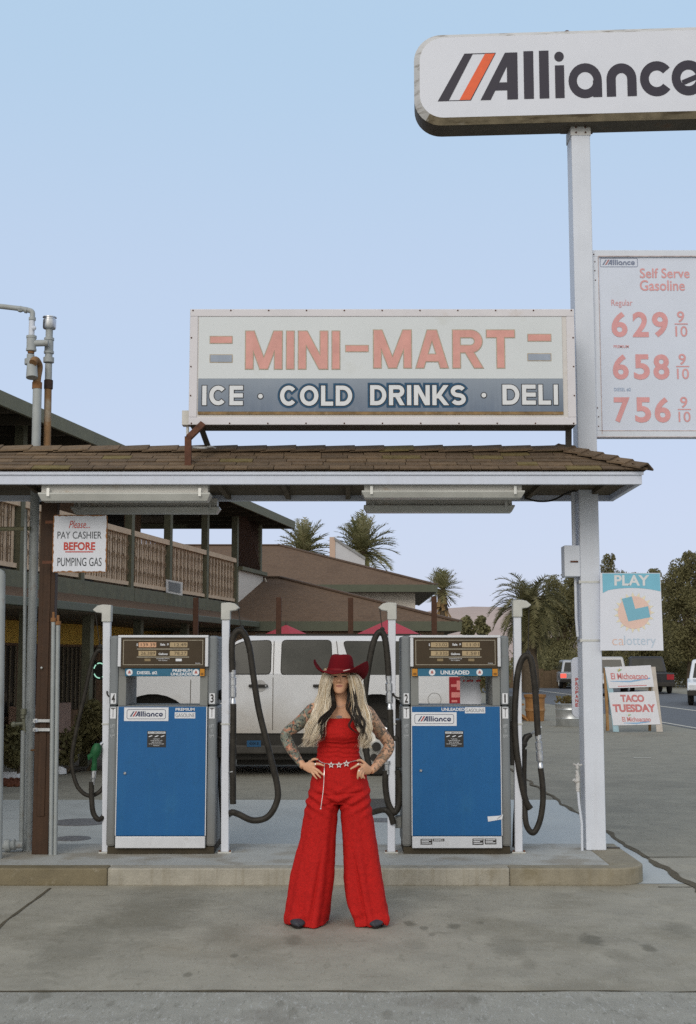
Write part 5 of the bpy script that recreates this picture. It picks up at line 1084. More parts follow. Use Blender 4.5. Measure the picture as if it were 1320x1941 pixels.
def palm(label, px, py, Y, L, n, seed, el=(-35,85), droop=.5, w=.4, skirt=False, group='palms', trunk=.2, step=.09, base_z=0):
    rng = random.Random(seed); c = P(px,py,Y); t = thing('palm_tree', label, 'palm tree', (c.x,Y,base_z), group)
    m = MB(); k = 10; m.tube([(c.x+.04*math.sin(i),Y,base_z+(c.z-base_z)*i/k) for i in range(k+1)], [trunk*(1.25-.25*i/k)*(1+.08*(i%2)) for i in range(k+1)], 10); m.build('trunk', bark, t)
    m = MB()
    for i in range(n):
        az = i*2.399+rng.uniform(-.2,.2); e_ = R(el[0]+(el[1]-el[0])*((i+.5)/n)**.8+rng.uniform(-7,7)); frond(m, c, (math.cos(az)*math.cos(e_),math.sin(az)*math.cos(e_),math.sin(e_)), L*rng.uniform(.85,1.1), droop, rng, w, rng.choice((0,1,1,2)), step)
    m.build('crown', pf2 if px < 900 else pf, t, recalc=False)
    if skirt:
        m = MB()
        for i in range(60):
            az = rng.random()*6.28; z = c.z-rng.uniform(0,1.8); r = .35+.2*rng.random(); a = Vector((c.x,Y,z)); m.add([a+Vector((math.cos(az)*.1,math.sin(az)*.1,0)), a+Vector((math.cos(az+.25)*r,math.sin(az+.25)*r,-.7)), a+Vector((math.cos(az-.25)*r,math.sin(az-.25)*r,-.75))],[(0,1,2)],0)
        m.build('dead_skirt', [pf[3]], t, recalc=False)
    return t
palm('palm behind the brown roof, left of the white sloping parapet',577,1048,56,1.5,60,3,(-20,85),.50,.42,trunk=.3)
palm('larger palm with upright fronds rising behind the white sloping parapet',686,1046,55,1.7,70,5,(-30,86),.50,.5,trunk=.3)
palm('slim fan palm with a dead leaf skirt right of the upper roof',838,1118,70,1.15,46,7,(-40,88),.3,.6,True,trunk=.25,step=.12)
palm('big drooping palm beside the road left of the white pole',1003,1150,64,2.4,110,9,(-80,70),.75,.5,trunk=.35)
# low hedge and bushes far behind, left of the palm
m = MB(); rng = random.Random(12)
for i in range(16):
    c = P(862+i*6,1205,64); leaves(m, (c.x,64,1.3), (.5,.6,1.35), 230, .22, rng, .95)
tag(m.build('hedge', lf[1:], recalc=False), 'clipped green hedge right of the brown roof eave', 'hedge')
for px, py, r, Y, sd_, lb in ((884,1180,12,90,21,'round bush above the hedge nearest the roof eave'),(912,1180,11,95,22,'darker bush above the hedge towards the drooping palm')):
    tree('distant_bush', lb, g0(px,Y), [pxclump(px,py,r,r*1.1,Y), pxclump(px+4,py+14,r*1.3,r,Y)], 900, .3, sd_, 'bushes above the hedge', 'bush', trunk=.1)
# shrubs in front of the left building
for px, py, rx, ry, Y, n, sd_, lb in ((30,1412,27,42,18.0,3600,31,'green shrub behind wheel stop at left edge'),(172,1378,30,48,19.5,4200,32,'loose green shrub between the brown post and the diesel pump'),(128,1415,26,34,19.0,1500,33,'sparse dark twiggy shrub right beside the brown post')):
    tree('shrub', lb, g0(px,Y), [pxclump(px,py,rx,ry,Y), pxclump(px+6,py-ry*.5,rx*.7,ry*.6,Y), pxclump(px-4,py+ry*.5,rx*.9,ry*.5,Y)], n, .075, sd_, 'shrubs by the left building', 'shrub', trunk=.03)
# hills
hm = mat('hazy_hill', (.46,.355,.31), 1, var=.10, sc=.012, stain=[((.30,.25,.20),.02,.6,.4)])  # distance haze is mixed into this pale hill colour
m = MB(); nx, ny = 90, 10; vs = []
for j in range(ny+1):
    for i in range(nx+1):
        x = -1500+3000*i/nx; y = 800+700*j/ny; e_ = math.sin(math.pi*min(1,j/ny*1.0)*.5)
        h_ = (38+26*noise.noise(Vector((x*.0028,3,1)))+14*noise.noise(Vector((x*.010,9,2)))+24*math.exp(-((x-140)/150)**2))*e_
        vs.append((x,y,max(0,h_)-.5))
m.add(vs,[(j*(nx+1)+i,j*(nx+1)+i+1,(j+1)*(nx+1)+i+1,(j+1)*(nx+1)+i) for j in range(ny) for i in range(nx)],0,True)
tag(m.build('hills', hm), kind='structure')

# ---------------------------------------------------------------- things on the lot
wsm = mat('wheel_stop_white', (.62,.64,.68), .6, var=.08, sc=6, stain=[((.4,.38,.35),5,.6,.4)])
for x0, x1, y, lb in ((-60,42,1472,'white concrete wheel stop at the left edge'),(100,124,1461,'white concrete wheel stop end showing right of brown post')):
    a = G(x0,y+8); b = G(x1,y+8); m = MB(); yy = b.y
    m.loft([[Vector((x,yy+dy,z)) for dy,z in ((0,.007),(.03,.12),(.12,.12),(.16,.007))] for x in (a.x,b.x-.08)]+[[Vector((b.x,yy+dy,z)) for dy,z in ((.03,.007),(.05,.08),(.1,.08),(.13,.007))]], sm=False); tag(m.build('wheel_stop', wsm, bev=.01), lb, 'wheel stop', 'white wheel stops')
m = MB(); rng = random.Random(3)
for i in range(260):
    c = G(rng.uniform(-30,42),rng.uniform(1474,1492)); m.ball((c.x,c.y,.02),rng.uniform(.015,.035),6)
tag(m.build('bark_mulch', mat('mulch',(.12,.045,.025),.9,var=.4,sc=20)), 'reddish bark mulch lying before the left wheel stop', 'mulch', kind='stuff')
m = MB(); a = G(-80,1500); b = G(250,1470); strip(m,(-9,19.2,0),(-2.4,21,0),2.2,.008,20,.05); tag(m.build('walkway', mat('brown_walk',(.19,.165,.135),.85,var=.12,sc=3), recalc=False), kind='structure')
m = MB(); c0, c1 = G(698,1538,.0), G(730,1516,.0); m.box(c0.x,c1.x,c0.y,c1.y,.007,.014); tag(m.build('steel_hatch', darkm), 'dark steel hatch in slab beyond hoses beside the woman', 'hatch')
# A-frame board
c = G(1203,1388); Ya = c.y; t = thing('a_frame_board', 'white sandwich board reading TACO TUESDAY on the asphalt', 'sandwich board', (c.x,c.y,0))
wdm = mat('board_wood', (.30,.17,.07), .7, var=.25, sc=10); px_w = mat('board_white', (.68,.68,.72), .5, var=.04, sc=4)
def lean(y_): return (1388-y_)/125*.22       # the front leans back
def BP(px,py,o=0): p = P(px,py,Ya); return Vector((p.x, Ya+lean(py)-o, p.z*1.0))
def quad(mb, pts, o, th=0, mi=0):
    q = [BP(x,y,o) for x,y in pts]
    if th: mb.add(q+[v+Vector((0,th,0)) for v in q],[(0,1,2,3),(7,6,5,4)]+[(i,4+i,4+(i+1)%4,(i+1)%4) for i in range(4)],mi)
    else: mb.add(q,[(0,1,2,3)],mi)
m = MB(); quad(m,[(1157,1305),(1243,1302),(1238,1261),(1150,1265)],.012,.012); m.build('upper_panel', px_w, t)
m = MB(); quad(m,[(1163,1375),(1252.5,1373),(1243.5,1310),(1156,1313)],.012,.012); m.build('lower_panel', px_w, t)
for (x0,x1_,x2__,x3,nm) in ((1163,1174,1160,1150,'a'),(1245,1257,1247,1238,'b')):
    m = MB(); quad(m,[(x0,1387),(x1_,1387),(x2__,1264),(x3,1264)],0,.03); m.build('front_leg', mat('leg_blue',(.32,.46,.52),.6) if nm=='a' else mat('leg_pale',(.5,.45,.4),.6), t)
for x0, x1_ in ((1149,1155),(1230,1237)):
    a = P(x0,1384,Ya+.6); m = MB(); m.bar((a.x+.03,Ya+.62,0),(P(x0+3,1264,Ya).x+.05,Ya+.25,P(0,1264,Ya).z),.06,.04,(0,1,0)); m.build('rear_leg', wdm, t)
m = MB(); quad(m,[(1151,1385),(1156,1385),(1153,1266),(1148.5,1266)],-.02,.05); m.build('side_rail', wdm, t)
rp2 = mat('board_red', (.56,.20,.20), .6, var=.1); bl2 = mat('board_blue', (.25,.42,.62), .6); ye2 = mat('board_yellow',(.62,.45,.16),.6)
def atext(mb, s, x0,y0,x1,y1,bold=0,mi=0,dx=0):
    vs, fs = glyphs(s,bold); mb.add([BP(x0+(x1-x0)*a+dx*b, y1-(y1-y0)*b,.0145) for a,b in vs],fs,mi)
for s_, x0, y0, x1_, y1, b_ in (('TACO',1179,1317,1224,1331,.05),('TUESDAY',1164,1335,1245,1350,.05),('El Michoacano',1162,1276,1232,1288,.02),('El Michoacano',1181,1359,1235,1368,.02)):
    m = MB(); atext(m,s_,x0,y0,x1_,y1,b_,dx=-1.5); m.build('lettering', rp2, t)
m = MB(); m.add([BP(1174,1302,.0145),BP(1229,1300,.0145),BP(1229,1298.5,.0145),BP(1174,1300.5,.0145)],[(0,1,2,3)]); m.build('underline', rp2, t)
m = MB()
for x0,y0,x1_,y1 in ((1160,1292,1236,1287),(1183,1371,1232,1369)): m.add([BP(x0,y0,.0143),BP((x0+x1_)/2,y0+1.5,.0143),BP(x1_,y1,.0143),BP(x1_,y1-2.5,.0143),BP((x0+x1_)/2,y0-1.5,.0143),BP(x0,y0-1,.0143)],[(0,1,2,3,4,5)])
m.build('wave_print', bl2, t)
m = MB()
for cx, cy, s in ((1175,1271,1),(1192,1356,.7)):
    for k in range(5): m.add([BP(cx,cy+3*s,.0144),BP(cx-7*s+k*3.2*s,cy-3*s-(k%2)*1.5,.0144),BP(cx-5*s+k*3.2*s,cy-1*s,.0144)],[(0,1,2)],k%2)
m.build('palm_print', [mat('board_green',(.25,.45,.25),.6), ye2], t)
# galvanised tub with plants, wooden tub and bench
c = G(1088,1378); t = thing('planter_tub', 'round galvanised steel tub planted with low greenery by the pole', 'planter', (c.x,c.y+.38,0)); o = (c.x,c.y+.38,0)
gt = mat('galvanised', (.50,.52,.53), .38, .7, var=.15, sc=6)
MB().lathe([(.36,0),(.37,.02),(.375,.18),(.385,.2),(.375,.22),(.38,.4),(.39,.42),(.38,.44),(.385,.54),(.40,.56),(.385,.57),(.37,.52),(.001,.5)], o, n=28).build('tub', gt, t)
m = MB(); rng = random.Random(6)
for k in range(7): leaves(m,(o[0]+rng.uniform(-.25,.25),o[1]+rng.uniform(-.2,.2),.63),(.16,.16,.14),90,.08,rng,.9)
m.build('greenery', [lf[1],leafm('dry_leaf',(.2,.15,.06))], t, recalc=False)
c = G(1012,1368); wd2 = mat('barrel_wood', (.30,.15,.055), .7, var=.25, sc=8, streak=((.18,.08,.03),.5))
t = thing('wooden_tub', 'orange brown wooden half-barrel tub standing past the white hose post', 'planter', (c.x+.1,c.y+.4,0)); o = (c.x+.1,c.y+.4,0)
MB().lathe([(.24,.0),(.26,.25),(.27,.28),(.26,.3),(.27,.62),(.30,.64),(.31,.72),(.27,.72),(.25,.66),(.001,.64)], o, n=18).build('barrel', wd2, t)
MB().lathe([(.262,.27),(.278,.28),(.278,.33),(.265,.34)], o, n=18).build('hoop', mat('barrel_band',(.36,.2,.09),.6,var=.2), t)
t = thing('wooden_bench', 'low orange brown wooden bench with bent legs beside the tub', 'bench', (c.x-.55,c.y+.5,0))
m = MB(); m.box(c.x-1.2,c.x-.2,c.y+.3,c.y+.75,.42,.47); m.build('seat', wd2, t, bev=.01)
for x in (c.x-1.1,c.x-.32):
    m = MB(); m.tube(cr([(x,c.y+.35,.42),(x-.06,c.y+.33,.25),(x+.12,c.y+.3,.1),(x+.22,c.y+.28,0)],4),.04,6); m.build('leg', wd2, t)
    m = MB(); m.tube(cr([(x,c.y+.7,.42),(x-.04,c.y+.7,.25),(x+.1,c.y+.72,.1),(x+.2,c.y+.74,0)],4),.04,6); m.build('leg', wd2, t)
# ---------------------------------------------------------------- vehicles
tyre = mat('tyre', (.03,.027,.024), .85, var=.3, sc=20); rimm = mat('alloy', (.50,.49,.46), .45, .4, var=.12, sc=10, stain=[((.2,.16,.12),5,.58,.5)])
tint = mat('tinted_glass', (.055,.054,.046), .14, var=.15, sc=1.5, spec=.22)
trimb = mat('black_trim', (.034,.031,.027), .55, var=.2)
def wheel(t, x, y, r, w=.26, side=-1, rim=None, det=True):
    """side -1: outer face looks towards -Y"""
    o = Vector((x,y,r)); W_ = MB(); prof = [(r*.60,.08),(r*.62,0),(r*.80,0),(r*.95,.02),(r,.06),(r,w-.06),(r*.95,w-.02),(r*.62,w)]
    W_.lathe(prof, o, (0,-side,0), 28); wt = W_.build('wheel', tyre, t)
    m = MB(); m.lathe([(r*.64,-.004),(r*.615,-.008),(r*.60,.03),(r*.55,.05),(r*.22,.03),(r*.16,.005),(.001,.0)], o, (0,-side,0), 28, cap=False)
    if det:
        for k in range(6):
            a = 2*math.pi*k/6+.3; c = o+Vector((math.cos(a)*r*.38, side*-.036, math.sin(a)*r*.38)); m.lathe([(.001,-.008),(r*.13,-.008),(r*.13,.01),(.001,.01)], c, (0,-side,0), 14, 1)
        m.lathe([(.001,-.012),(r*.15,-.012),(r*.17,.02),(.001,.02)], o, (0,-side,0), 16, 1)
    m.build('rim', [rim or rimm, trimb], wt)
    return wt
# white pickup-size SUV, side on behind the pumps; local px at its near side plane
YV = 18.6
dustp = mat('dusty_white_paint', (.66,.66,.67), .28, var=.04, sc=2, coat=.7, stain=[((.60,.57,.52),2,.6,.25)])
N_ = dustp.node_tree.nodes; L_ = dustp.node_tree.links; bs = N_['Principled BSDF']     # road dust on the lower doors
tc_ = N_.new('ShaderNodeTexCoord'); sx = N_.new('ShaderNodeSeparateXYZ'); L_.new(tc_.outputs['Object'], sx.inputs[0]); nz_ = N_.new('ShaderNodeTexNoise'); nz_.inputs['Scale'].default_value = 3; L_.new(tc_.outputs['Object'], nz_.inputs['Vector'])
ad = N_.new('ShaderNodeMath'); ad.operation = 'MULTIPLY_ADD'; ad.inputs[1].default_value = .5; L_.new(nz_.outputs['Fac'], ad.inputs[0]); L_.new(sx.outputs['Z'], ad.inputs[2])
mr = N_.new('ShaderNodeMapRange'); mr.inputs[1].default_value = 1.42; mr.inputs[2].default_value = .72; mr.inputs[3].default_value = 0; mr.inputs[4].default_value = .85; L_.new(ad.outputs[0], mr.inputs[0])
mx = N_.new('ShaderNodeMix'); mx.data_type = 'RGBA'; src = bs.inputs['Base Color'].links[0].from_socket; L_.new(mr.outputs[0], mx.inputs[0]); L_.new(src, mx.inputs[6]); mx.inputs[7].default_value = (.36,.31,.245,1); L_.new(mx.outputs[2], bs.inputs['Base Color'])
q = lambda x,y: (P(x,y,YV).x, P(x,y,YV).z)
x0 = q(216,1370)[0]; suv = thing('suv', 'large dusty white SUV with tinted windows parked side-on behind the pumps', 'car', (q(540,1370)[0], YV+1, 0))
rw = .42; wf, wr = q(289,1370)[0], q(714,1370)[0]
zb = q(0,1390)[1]; zbelt = q(0,1281)[1]; zroof = q(0,1203)[1]
pts = [(x0+.02,.42),(x0+.0,.75),(x0+.02,1.20),(x0+.10,1.36),(x0+.30,1.43),(q(370,1370)[0],zbelt-.005),(q(374,1370)[0],zbelt+.012),(q(868,1370)[0],zbelt+.012),(q(876,1370)[0],zbelt-.1),(q(879,1370)[0],.75),(q(879,1370)[0],.45),(q(868,1370)[0],.42)]
def arch(c, r): return [(c+r*math.cos(R(a)), rw+.09+(r)*math.sin(R(a))) for a in range(0,181,12)]
ra = .67
pts += [(wr+ra,.42)]+[p for p in arch(wr,ra)]+[(wr-ra,.42),(wr-ra-.01,zb),(wf+ra+.01,zb),(wf+ra,.42)]+[p for p in arch(wf,ra)]+[(wf-ra,.42)]
m = MB(); m.prism(pts[::-1],(0,YV,0),(1,0,0),(0,0,1),2.0); m.build('body', dustp, suv, bev=.035, seg=3)
gb = [(q(375,1280)[0],zbelt),(q(872,1280)[0],zbelt)]; gt_ = [(q(462,1205)[0],zroof),(q(850,1205)[0],zroof)]
m = MB(); i0, i1, yi, yt = gb[0][0], gb[1][0], .04, .17
ring = lambda x0_,x1_,z,ins: [Vector((x0_,YV+ins,z)),Vector((x1_,YV+ins,z)),Vector((x1_,YV+2-ins,z)),Vector((x0_,YV+2-ins,z))]
zm = zbelt+(zroof-zbelt)*.86
m.loft([ring(i0,i1,zbelt+.005,yi), ring(i0+(gt_[0][0]-i0)*.84,gt_[1][0]+(i1-gt_[1][0])*.2,zm,yt-.02), ring(gt_[0][0]+.06,gt_[1][0]-.04,zroof-.012,yt+.10), ring(gt_[0][0]+.45,gt_[1][0]-.3,zroof+.004,yt+.4)], sm=False); m.build('cab', dustp, suv, bev=.03, seg=3)
def onside(px, py, o=.006):
    x, z = q(px,py); f = max(0,min(1,(z-zbelt)/(zm-zbelt))); return Vector((x, YV+yi+(yt-.02-yi)*f-o, z))
def rquad(pts, rad=7, n=4):
    o = []; k = len(pts)
    for i in range(k):
        a = Vector(pts[i-1]); b = Vector(pts[i]); c = Vector(pts[(i+1)%k]); u = (a-b).normalized(); w_ = (c-b).normalized()
        for j in range(n+1):
            t = j/n; p = (b+u*rad)*(1-t)**2 + b*2*t*(1-t) + (b+w_*rad)*t*t; o.append((p.x,p.y))
    return o
for pts_, nm in (([(430,1277),(512,1277),(513,1214),(462,1216),(440,1226)],'window'),([(533,1278),(630,1278),(627,1214),(535,1214)],'window'),([(672,1279),(800,1279),(790,1217),(651,1216)],'window'),([(812,1279),(846,1279),(836,1217),(804,1217)],'window')):
    m = MB(); rp = rquad(pts_,8); m.add([onside(x,y,.004) for x,y in rquad([(x+(1.6 if x<sum(p[0] for p in pts_)/len(pts_) else -1.6)*-1,y+(1.6 if y<1250 else -1.6)*-1) for x,y in pts_],9)],[tuple(range(len(rp)))]); wo = m.build(nm, trimb, suv, recalc=False)
    m = MB(); m.add([onside(x,y,.008) for x,y in rp],[tuple(range(len(rp)))]); m.build('pane', tint, wo, recalc=False)
# windscreen, rear window
m = MB(); zz = zbelt+.05; m.add([(i0+.05,YV+.16,zz),(i0+.05,YV+1.84,zz),(i0+(gt_[0][0]-i0)*.80,YV+1.8,zm-.04),(i0+(gt_[0][0]-i0)*.80,YV+.2,zm-.04)],[(0,1,2,3)]); m.xf(Matrix.Translation((-.02,0,.008))); m.build('windscreen', tint, suv, recalc=False)
# door gaps, handles, roof rails, fuel flap, lights, steps
gapm = mat('panel_gap', (.12,.105,.09), .8)
def gap(pts_):
    m = MB(); w_ = .0055
    for (a, b) in zip(pts_, pts_[1:]):
        va, vb = Vector((q(*a)[0],YV-.0015,q(*a)[1])), Vector((q(*b)[0],YV-.0015,q(*b)[1])); d_ = (vb-va).normalized(); n_ = Vector((-d_.z,0,d_.x))*w_; m.add([va-n_,va+n_,vb+n_,vb-n_],[(0,1,2,3)])
    m.build('door_gap', gapm, suv, recalc=False)
gap([(518,1284),(517,1384)]); gap([(640,1284),(640,1330),(632,1362),(636,1384)]); gap([(362,1288),(360,1384)])
m = MB()
for x, ya, yb in ((518,1279,1207),(645,1279,1207)):
    a, b = onside(x,ya,.007), onside(x+(1 if x<600 else -7),yb+8,.012); m.add([a-Vector((.005,0,0)),a+Vector((.005,0,0)),b+Vector((.005,0,0)),b-Vector((.005,0,0))],[(0,1,2,3)])
m.build('door_gap', gapm, suv, recalc=False)
for px in (490,612):
    t_ = q(px,1300); m = MB(); m.box(t_[0]-.14,t_[0]+.14,YV-.045,YV-.018,t_[1]-.022,t_[1]+.022); hd = m.build('door_handle', trimb, suv, bev=.012)
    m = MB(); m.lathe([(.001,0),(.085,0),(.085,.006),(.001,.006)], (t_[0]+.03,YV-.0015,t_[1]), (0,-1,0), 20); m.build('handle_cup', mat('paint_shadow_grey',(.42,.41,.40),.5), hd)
    m = MB(); m.lathe([(.001,0),(.013,0),(.013,.004),(.001,.004)], (t_[0]+.11,YV-.045,t_[1]), (0,-1,0), 10); m.build('lock', chrome, hd)
for s in (.28,1.66):
    m = MB(); m.box(q(480,1370)[0],q(800,1370)[0],YV+s,YV+s+.06,zroof-.01,zroof+.018)
    for px in (520,610,700,790): m.box(q(px,1250)[0]-.09,q(px,1250)[0]+.09,YV+s,YV+s+.06,zroof-.06,zroof-.011)
    m.build('roof_rail', trimb, suv)
t_ = q(824,1326); m = MB(); n = 28; m.add([(t_[0]+r_*math.cos(2*math.pi*i/n),YV-.0015,t_[1]+r_*math.sin(2*math.pi*i/n)) for r_ in (.098,.092) for i in range(n)],[(i,(i+1)%n,n+(i+1)%n,n+i) for i in range(n)]); m.build('fuel_flap', gapm, suv, recalc=False)
lredm = mat('tail_lamp', (.30,.012,.02), .2, var=.1, coat=.5); lpale = mat('tail_lamp_pale', (.62,.22,.20), .25, coat=.5)
a, b = q(852,1345), q(877,1283); m = MB(); m.box(a[0],b[0]+.012,YV-.012,YV+.2,a[1],b[1]); lamp = m.build('tail_lamp', lredm, suv, bev=.01)
m = MB()
for y0_, y1_, xa, xb in ((1297,1302,855,866),(1290,1308,866,874),(1312,1322,856,872),(1327,1331,856,867)):
    p0, p1 = q(xa,y1_), q(xb,y0_); m.add([(p0[0],YV-.0135,p0[1]),(p1[0],YV-.0135,p0[1]),(p1[0],YV-.0135,p1[1]),(p0[0],YV-.0135,p1[1])],[(0,1,2,3)])
m.build('lamp_reflector', lpale, lamp, recalc=False)
m = MB(); m.box(x0-.01,x0+.12,YV+.02,YV+.45,.85,1.0); m.build('headlight', mat('headlamp_glass',(.6,.62,.64),.1), suv, bev=.02)
m = MB(); m.box(x0-.08,x0+.1,YV-.01,YV+2.01,.40,.62); m.build('bumper', mat('grey_bumper',(.3,.3,.3),.5), suv, bev=.03)
m = MB(); m.box(q(876,1370)[0],q(876,1370)[0]+.12,YV-.01,YV+2.01,.42,.64); m.build('bumper', MATS['grey_bumper'], suv, bev=.03)
m = MB(); m.box(wf+ra+.06,wr-ra-.06,YV-.12,YV+.08,q(0,1428)[1],q(0,1412)[1]); m.build('side_step', mat('step_grey',(.06,.055,.048),.6,var=.3), suv, bev=.02)
m = MB(); m.box(wf+ra-.1,wr-ra+.1,YV+.03,YV+1.97,q(0,1440)[1],zb-.004); m.build('underbody', trimb, suv)
m = MB(); m.box(q(440,1370)[0]+.05,wr-.7,YV+.3,YV+.34,.14,.36); m.build('axle_guard', trimb, suv)
a, b = q(469.5,1414.5), q(496,1402.5); m = MB(); m.box(a[0],b[0],YV-.126,YV-.1205,a[1],b[1]); pl_ = m.build('step_plate', mat('plate_blue',(.02,.08,.17),.5), suv)
m = MB(); text(m,'4X4 8',(0,YV-.1275,0),(1,0,0),(0,0,1),a[0]+.03,b[0]-.03,a[1]+.025,b[1]-.02,.05); m.build('plate_lettering', mat('plate_ink',(.01,.03,.06),.5), pl_)
for c in (wf,wr): MB().box(c-ra+.02,c+ra-.02,YV+.32,YV+1.68,.35,rw+.1+ra*.95).build('wheel_well', trimb, suv)
for x in (wf,wr):
    wheel(suv,x,YV+.03,rw,.27,-1); wheel(suv,x,YV+1.97,rw,.27,1,det=False)
m = MB(); p = onside(428,1262); m.box(p.x-.08,p.x+.12,YV-.16,YV+.04,zbelt+.06,zbelt+.3); m.build('wing_mirror', trimb, suv, bev=.03)

def simple_car(label, loc, rz, paint, L=4.7, W_=1.9, Ht=1.7, kind='suv', tail_lit=False, group='vehicles on the road'):
    """nose towards +X locally"""
    t = thing('parked_car', label, 'car', (0,0,0), group); b_ = Ht*.56
    if kind == 'pickup': prof = [(-L/2,.45),(-L/2,b_),(-L*.08,b_),(-L*.06,Ht*.99),(L*.12,Ht),(L*.24,b_+.02),(L*.46,b_*.92),(L/2,b_*.75),(L/2,.4)]
    else: prof = [(-L/2,.42),(-L/2,b_*.95),(-L*.46,Ht*.9),(-L*.4,Ht),(L*.08,Ht),(L*.22,b_+.03),(L*.46,b_*.88),(L/2,b_*.65),(L/2,.38)]
    low = [p for p in prof if p[1] <= b_+.05]; up = prof
    m = MB(); lp = [(-L/2,.40),(-L/2,b_)]+[p for p in prof if p[0] > L*.2]; lp = [(-L/2,.4),(-L/2,b_),(L*.22,b_+.02),(L*.46,b_*.9),(L/2,b_*.7),(L/2,.38)]
    arcs = lambda c: [(c+.38*math.cos(R(a)), .36+.38*math.sin(R(a))) for a in range(0,181,20)]
    lp += [(L*.31+.38,.36)]+arcs(L*.31)+[(L*.31-.38,.36)]+[(-L*.30+.38,.36)]+arcs(-L*.30)+[(-L*.30-.38,.36)]
    m.prism(lp[::-1],(0,-W_/2,0),(1,0,0),(0,0,1),W_); m.build('body', paint, t, bev=.05)
    xs = (-L*.485,-L*.44,L*.06,L*.23) if kind != 'pickup' else (-L*.10,-L*.07,L*.10,L*.25)
    m = MB(); rr = lambda xa,xb,z,i: [Vector((xa,-W_/2+i,z)),Vector((xb,-W_/2+i,z)),Vector((xb,W_/2-i,z)),Vector((xa,W_/2-i,z))]
    m.loft([rr(xs[0],xs[3],b_,.06),rr(xs[1],xs[2],Ht-.05,.2),rr(xs[1]+.1,xs[2]-.15,Ht,.28)],sm=False); m.build('cab', paint, t, bev=.04)
    for s in (-1,1):
        y = s*(W_/2); m = MB(); f = lambda xx,z: (xx, s*(W_/2-.06-.14*(z-b_)/(Ht-.05-b_)+.006), z); za, zb_ = b_+.05, Ht-.14
        lx = lambda t_,z: xs[0]+(xs[1]-xs[0])*(z-b_)/(Ht-.05-b_) if t_ == 0 else xs[3]+(xs[2]-xs[3])*(z-b_)/(Ht-.05-b_)
        A = lx(0,za)+.15; B = lx(1,za)-.12; A2 = lx(0,zb_)+.12; B2 = lx(1,zb_)-.1
        m.add([f(A,za),f(B,za),f(B2,zb_),f(A2,zb_)],[(0,1,2,3)]); m.build('window', tint, t, recalc=False)
    for e_ in (0,1):
        x_ = (lambda z: lx(e_,z)); o = -.008 if e_ == 0 else .008; m = MB(); m.add([(x_(za)+o,-W_/2+.2,za),(x_(za)+o,W_/2-.2,za),(x_(zb_)+o,W_/2-.3,zb_),(x_(zb_)+o,-W_/2+.3,zb_)],[(0,1,2,3)]); m.build('windscreen', tint, t, recalc=False)
    for x in (L*.31,-L*.30):
        for s in (-1,1): wheel(t,x,s*(W_/2-.0),.36,.22,s,det=False)
    for s in (-1,1):
        m = MB(); m.box(-L/2-.015,-L/2+.1,min(s*W_*.32,s*W_*.49),max(s*W_*.32,s*W_*.49),b_*.68,b_*.93); m.build('tail_light', mat('tail_lit',(.5,.05,.05),.4,emit=((1,.12,.08),1.2)) if tail_lit else lredm, t)
        m = MB(); m.box(L/2-.1,L/2+.012,min(s*W_*.3,s*W_*.47),max(s*W_*.3,s*W_*.47),b_*.62,b_*.8); m.build('headlight', MATS['headlamp_glass'], t)
    for x in (-L/2,L/2):
        m = MB(); m.box(x-.08,x+.08,-W_/2-.01,W_/2+.01,.36,.56); m.build('bumper', trimb, t, bev=.03)
    m = MB(); m.box(-L/2-.02,-L/2-.005,-.16,.16,b_*.6,b_*.6+.14); m.build('number_plate', wlab, t)
    t.location = loc; t.rotation_euler = (0,0,rz); return t
silver = mat('silver_paint', (.40,.42,.45), .35, .3, var=.05, coat=.4); darkp = mat('black_paint', (.022,.022,.025), .3, coat=.5); whp2 = mat('white_paint', (.68,.70,.73), .3, var=.03, coat=.4); tanp = mat('pale_paint', (.45,.45,.45), .35, var=.04, coat=.3)
def onroad(px, Y): return (P(px,1248,Y).x, Y, .004)
simple_car('silver car with lit tail lights driving away left of the white pole', onroad(1085,74), R(86), silver, 4.6, 1.85, 1.62, tail_lit=True)
simple_car('pale parked SUV half hidden behind the white pole and sandwich board', onroad(1146,60), R(80), tanp, 4.9, 1.95, 1.78)
simple_car('dark pickup truck seen from behind past the sandwich board', onroad(1224,64), R(84), darkp, 5.4, 2.0, 1.80, 'pickup')
simple_car('white car entering the frame at the right edge', onroad(1350,48), R(-105), whp2, 4.7, 1.85, 1.66)
# ---------------------------------------------------------------- the woman in red
YW = 8.36; SW = YW/F
def Wp(px, py, dy=0.0): v = P(px,py,YW); return Vector((v.x, YW+dy, v.z))
per = thing('person', 'woman in red wide-leg jumpsuit and red cowboy hat, hands on hips', 'person', (Wp(641,0).x, YW, 0.006))
def ring(py, cx, hw, hd, yo, n=28, sq=2.2, z=None, fold=None):
    c = Wp(cx,py,yo); z = c.z if z is None else z; out = []
    for j in range(n):
        t = 2*math.pi*j/n; ct, st = math.cos(t), math.sin(t); e = 2/sq
        r = 1 + (fold(t) if fold else 0)
        out.append(Vector((c.x+math.copysign(abs(ct)**e,ct)*hw*SW*r, c.y+math.copysign(abs(st)**e,st)*hd*r, z)))
    return out
def rings_of(rows, n=28, k=4, fold=None, zlast=None):
    rr = cr(rows, k); out = []
    for i, r_ in enumerate(rr): out.append(ring(*r_[:5], n=n, fold=(lambda t, u=i/(len(rr)-1): fold(t,u)) if fold else None, z=zlast if (zlast is not None and i == len(rr)-1) else None))
    return out
def limb(mb, pts, n=14, k=5):
    q_ = cr([(*tuple(Wp(px,py,dy)), r) for px,py,dy,r in pts], k); mb.tube([p[:3] for p in q_], [p[3] for p in q_], n)
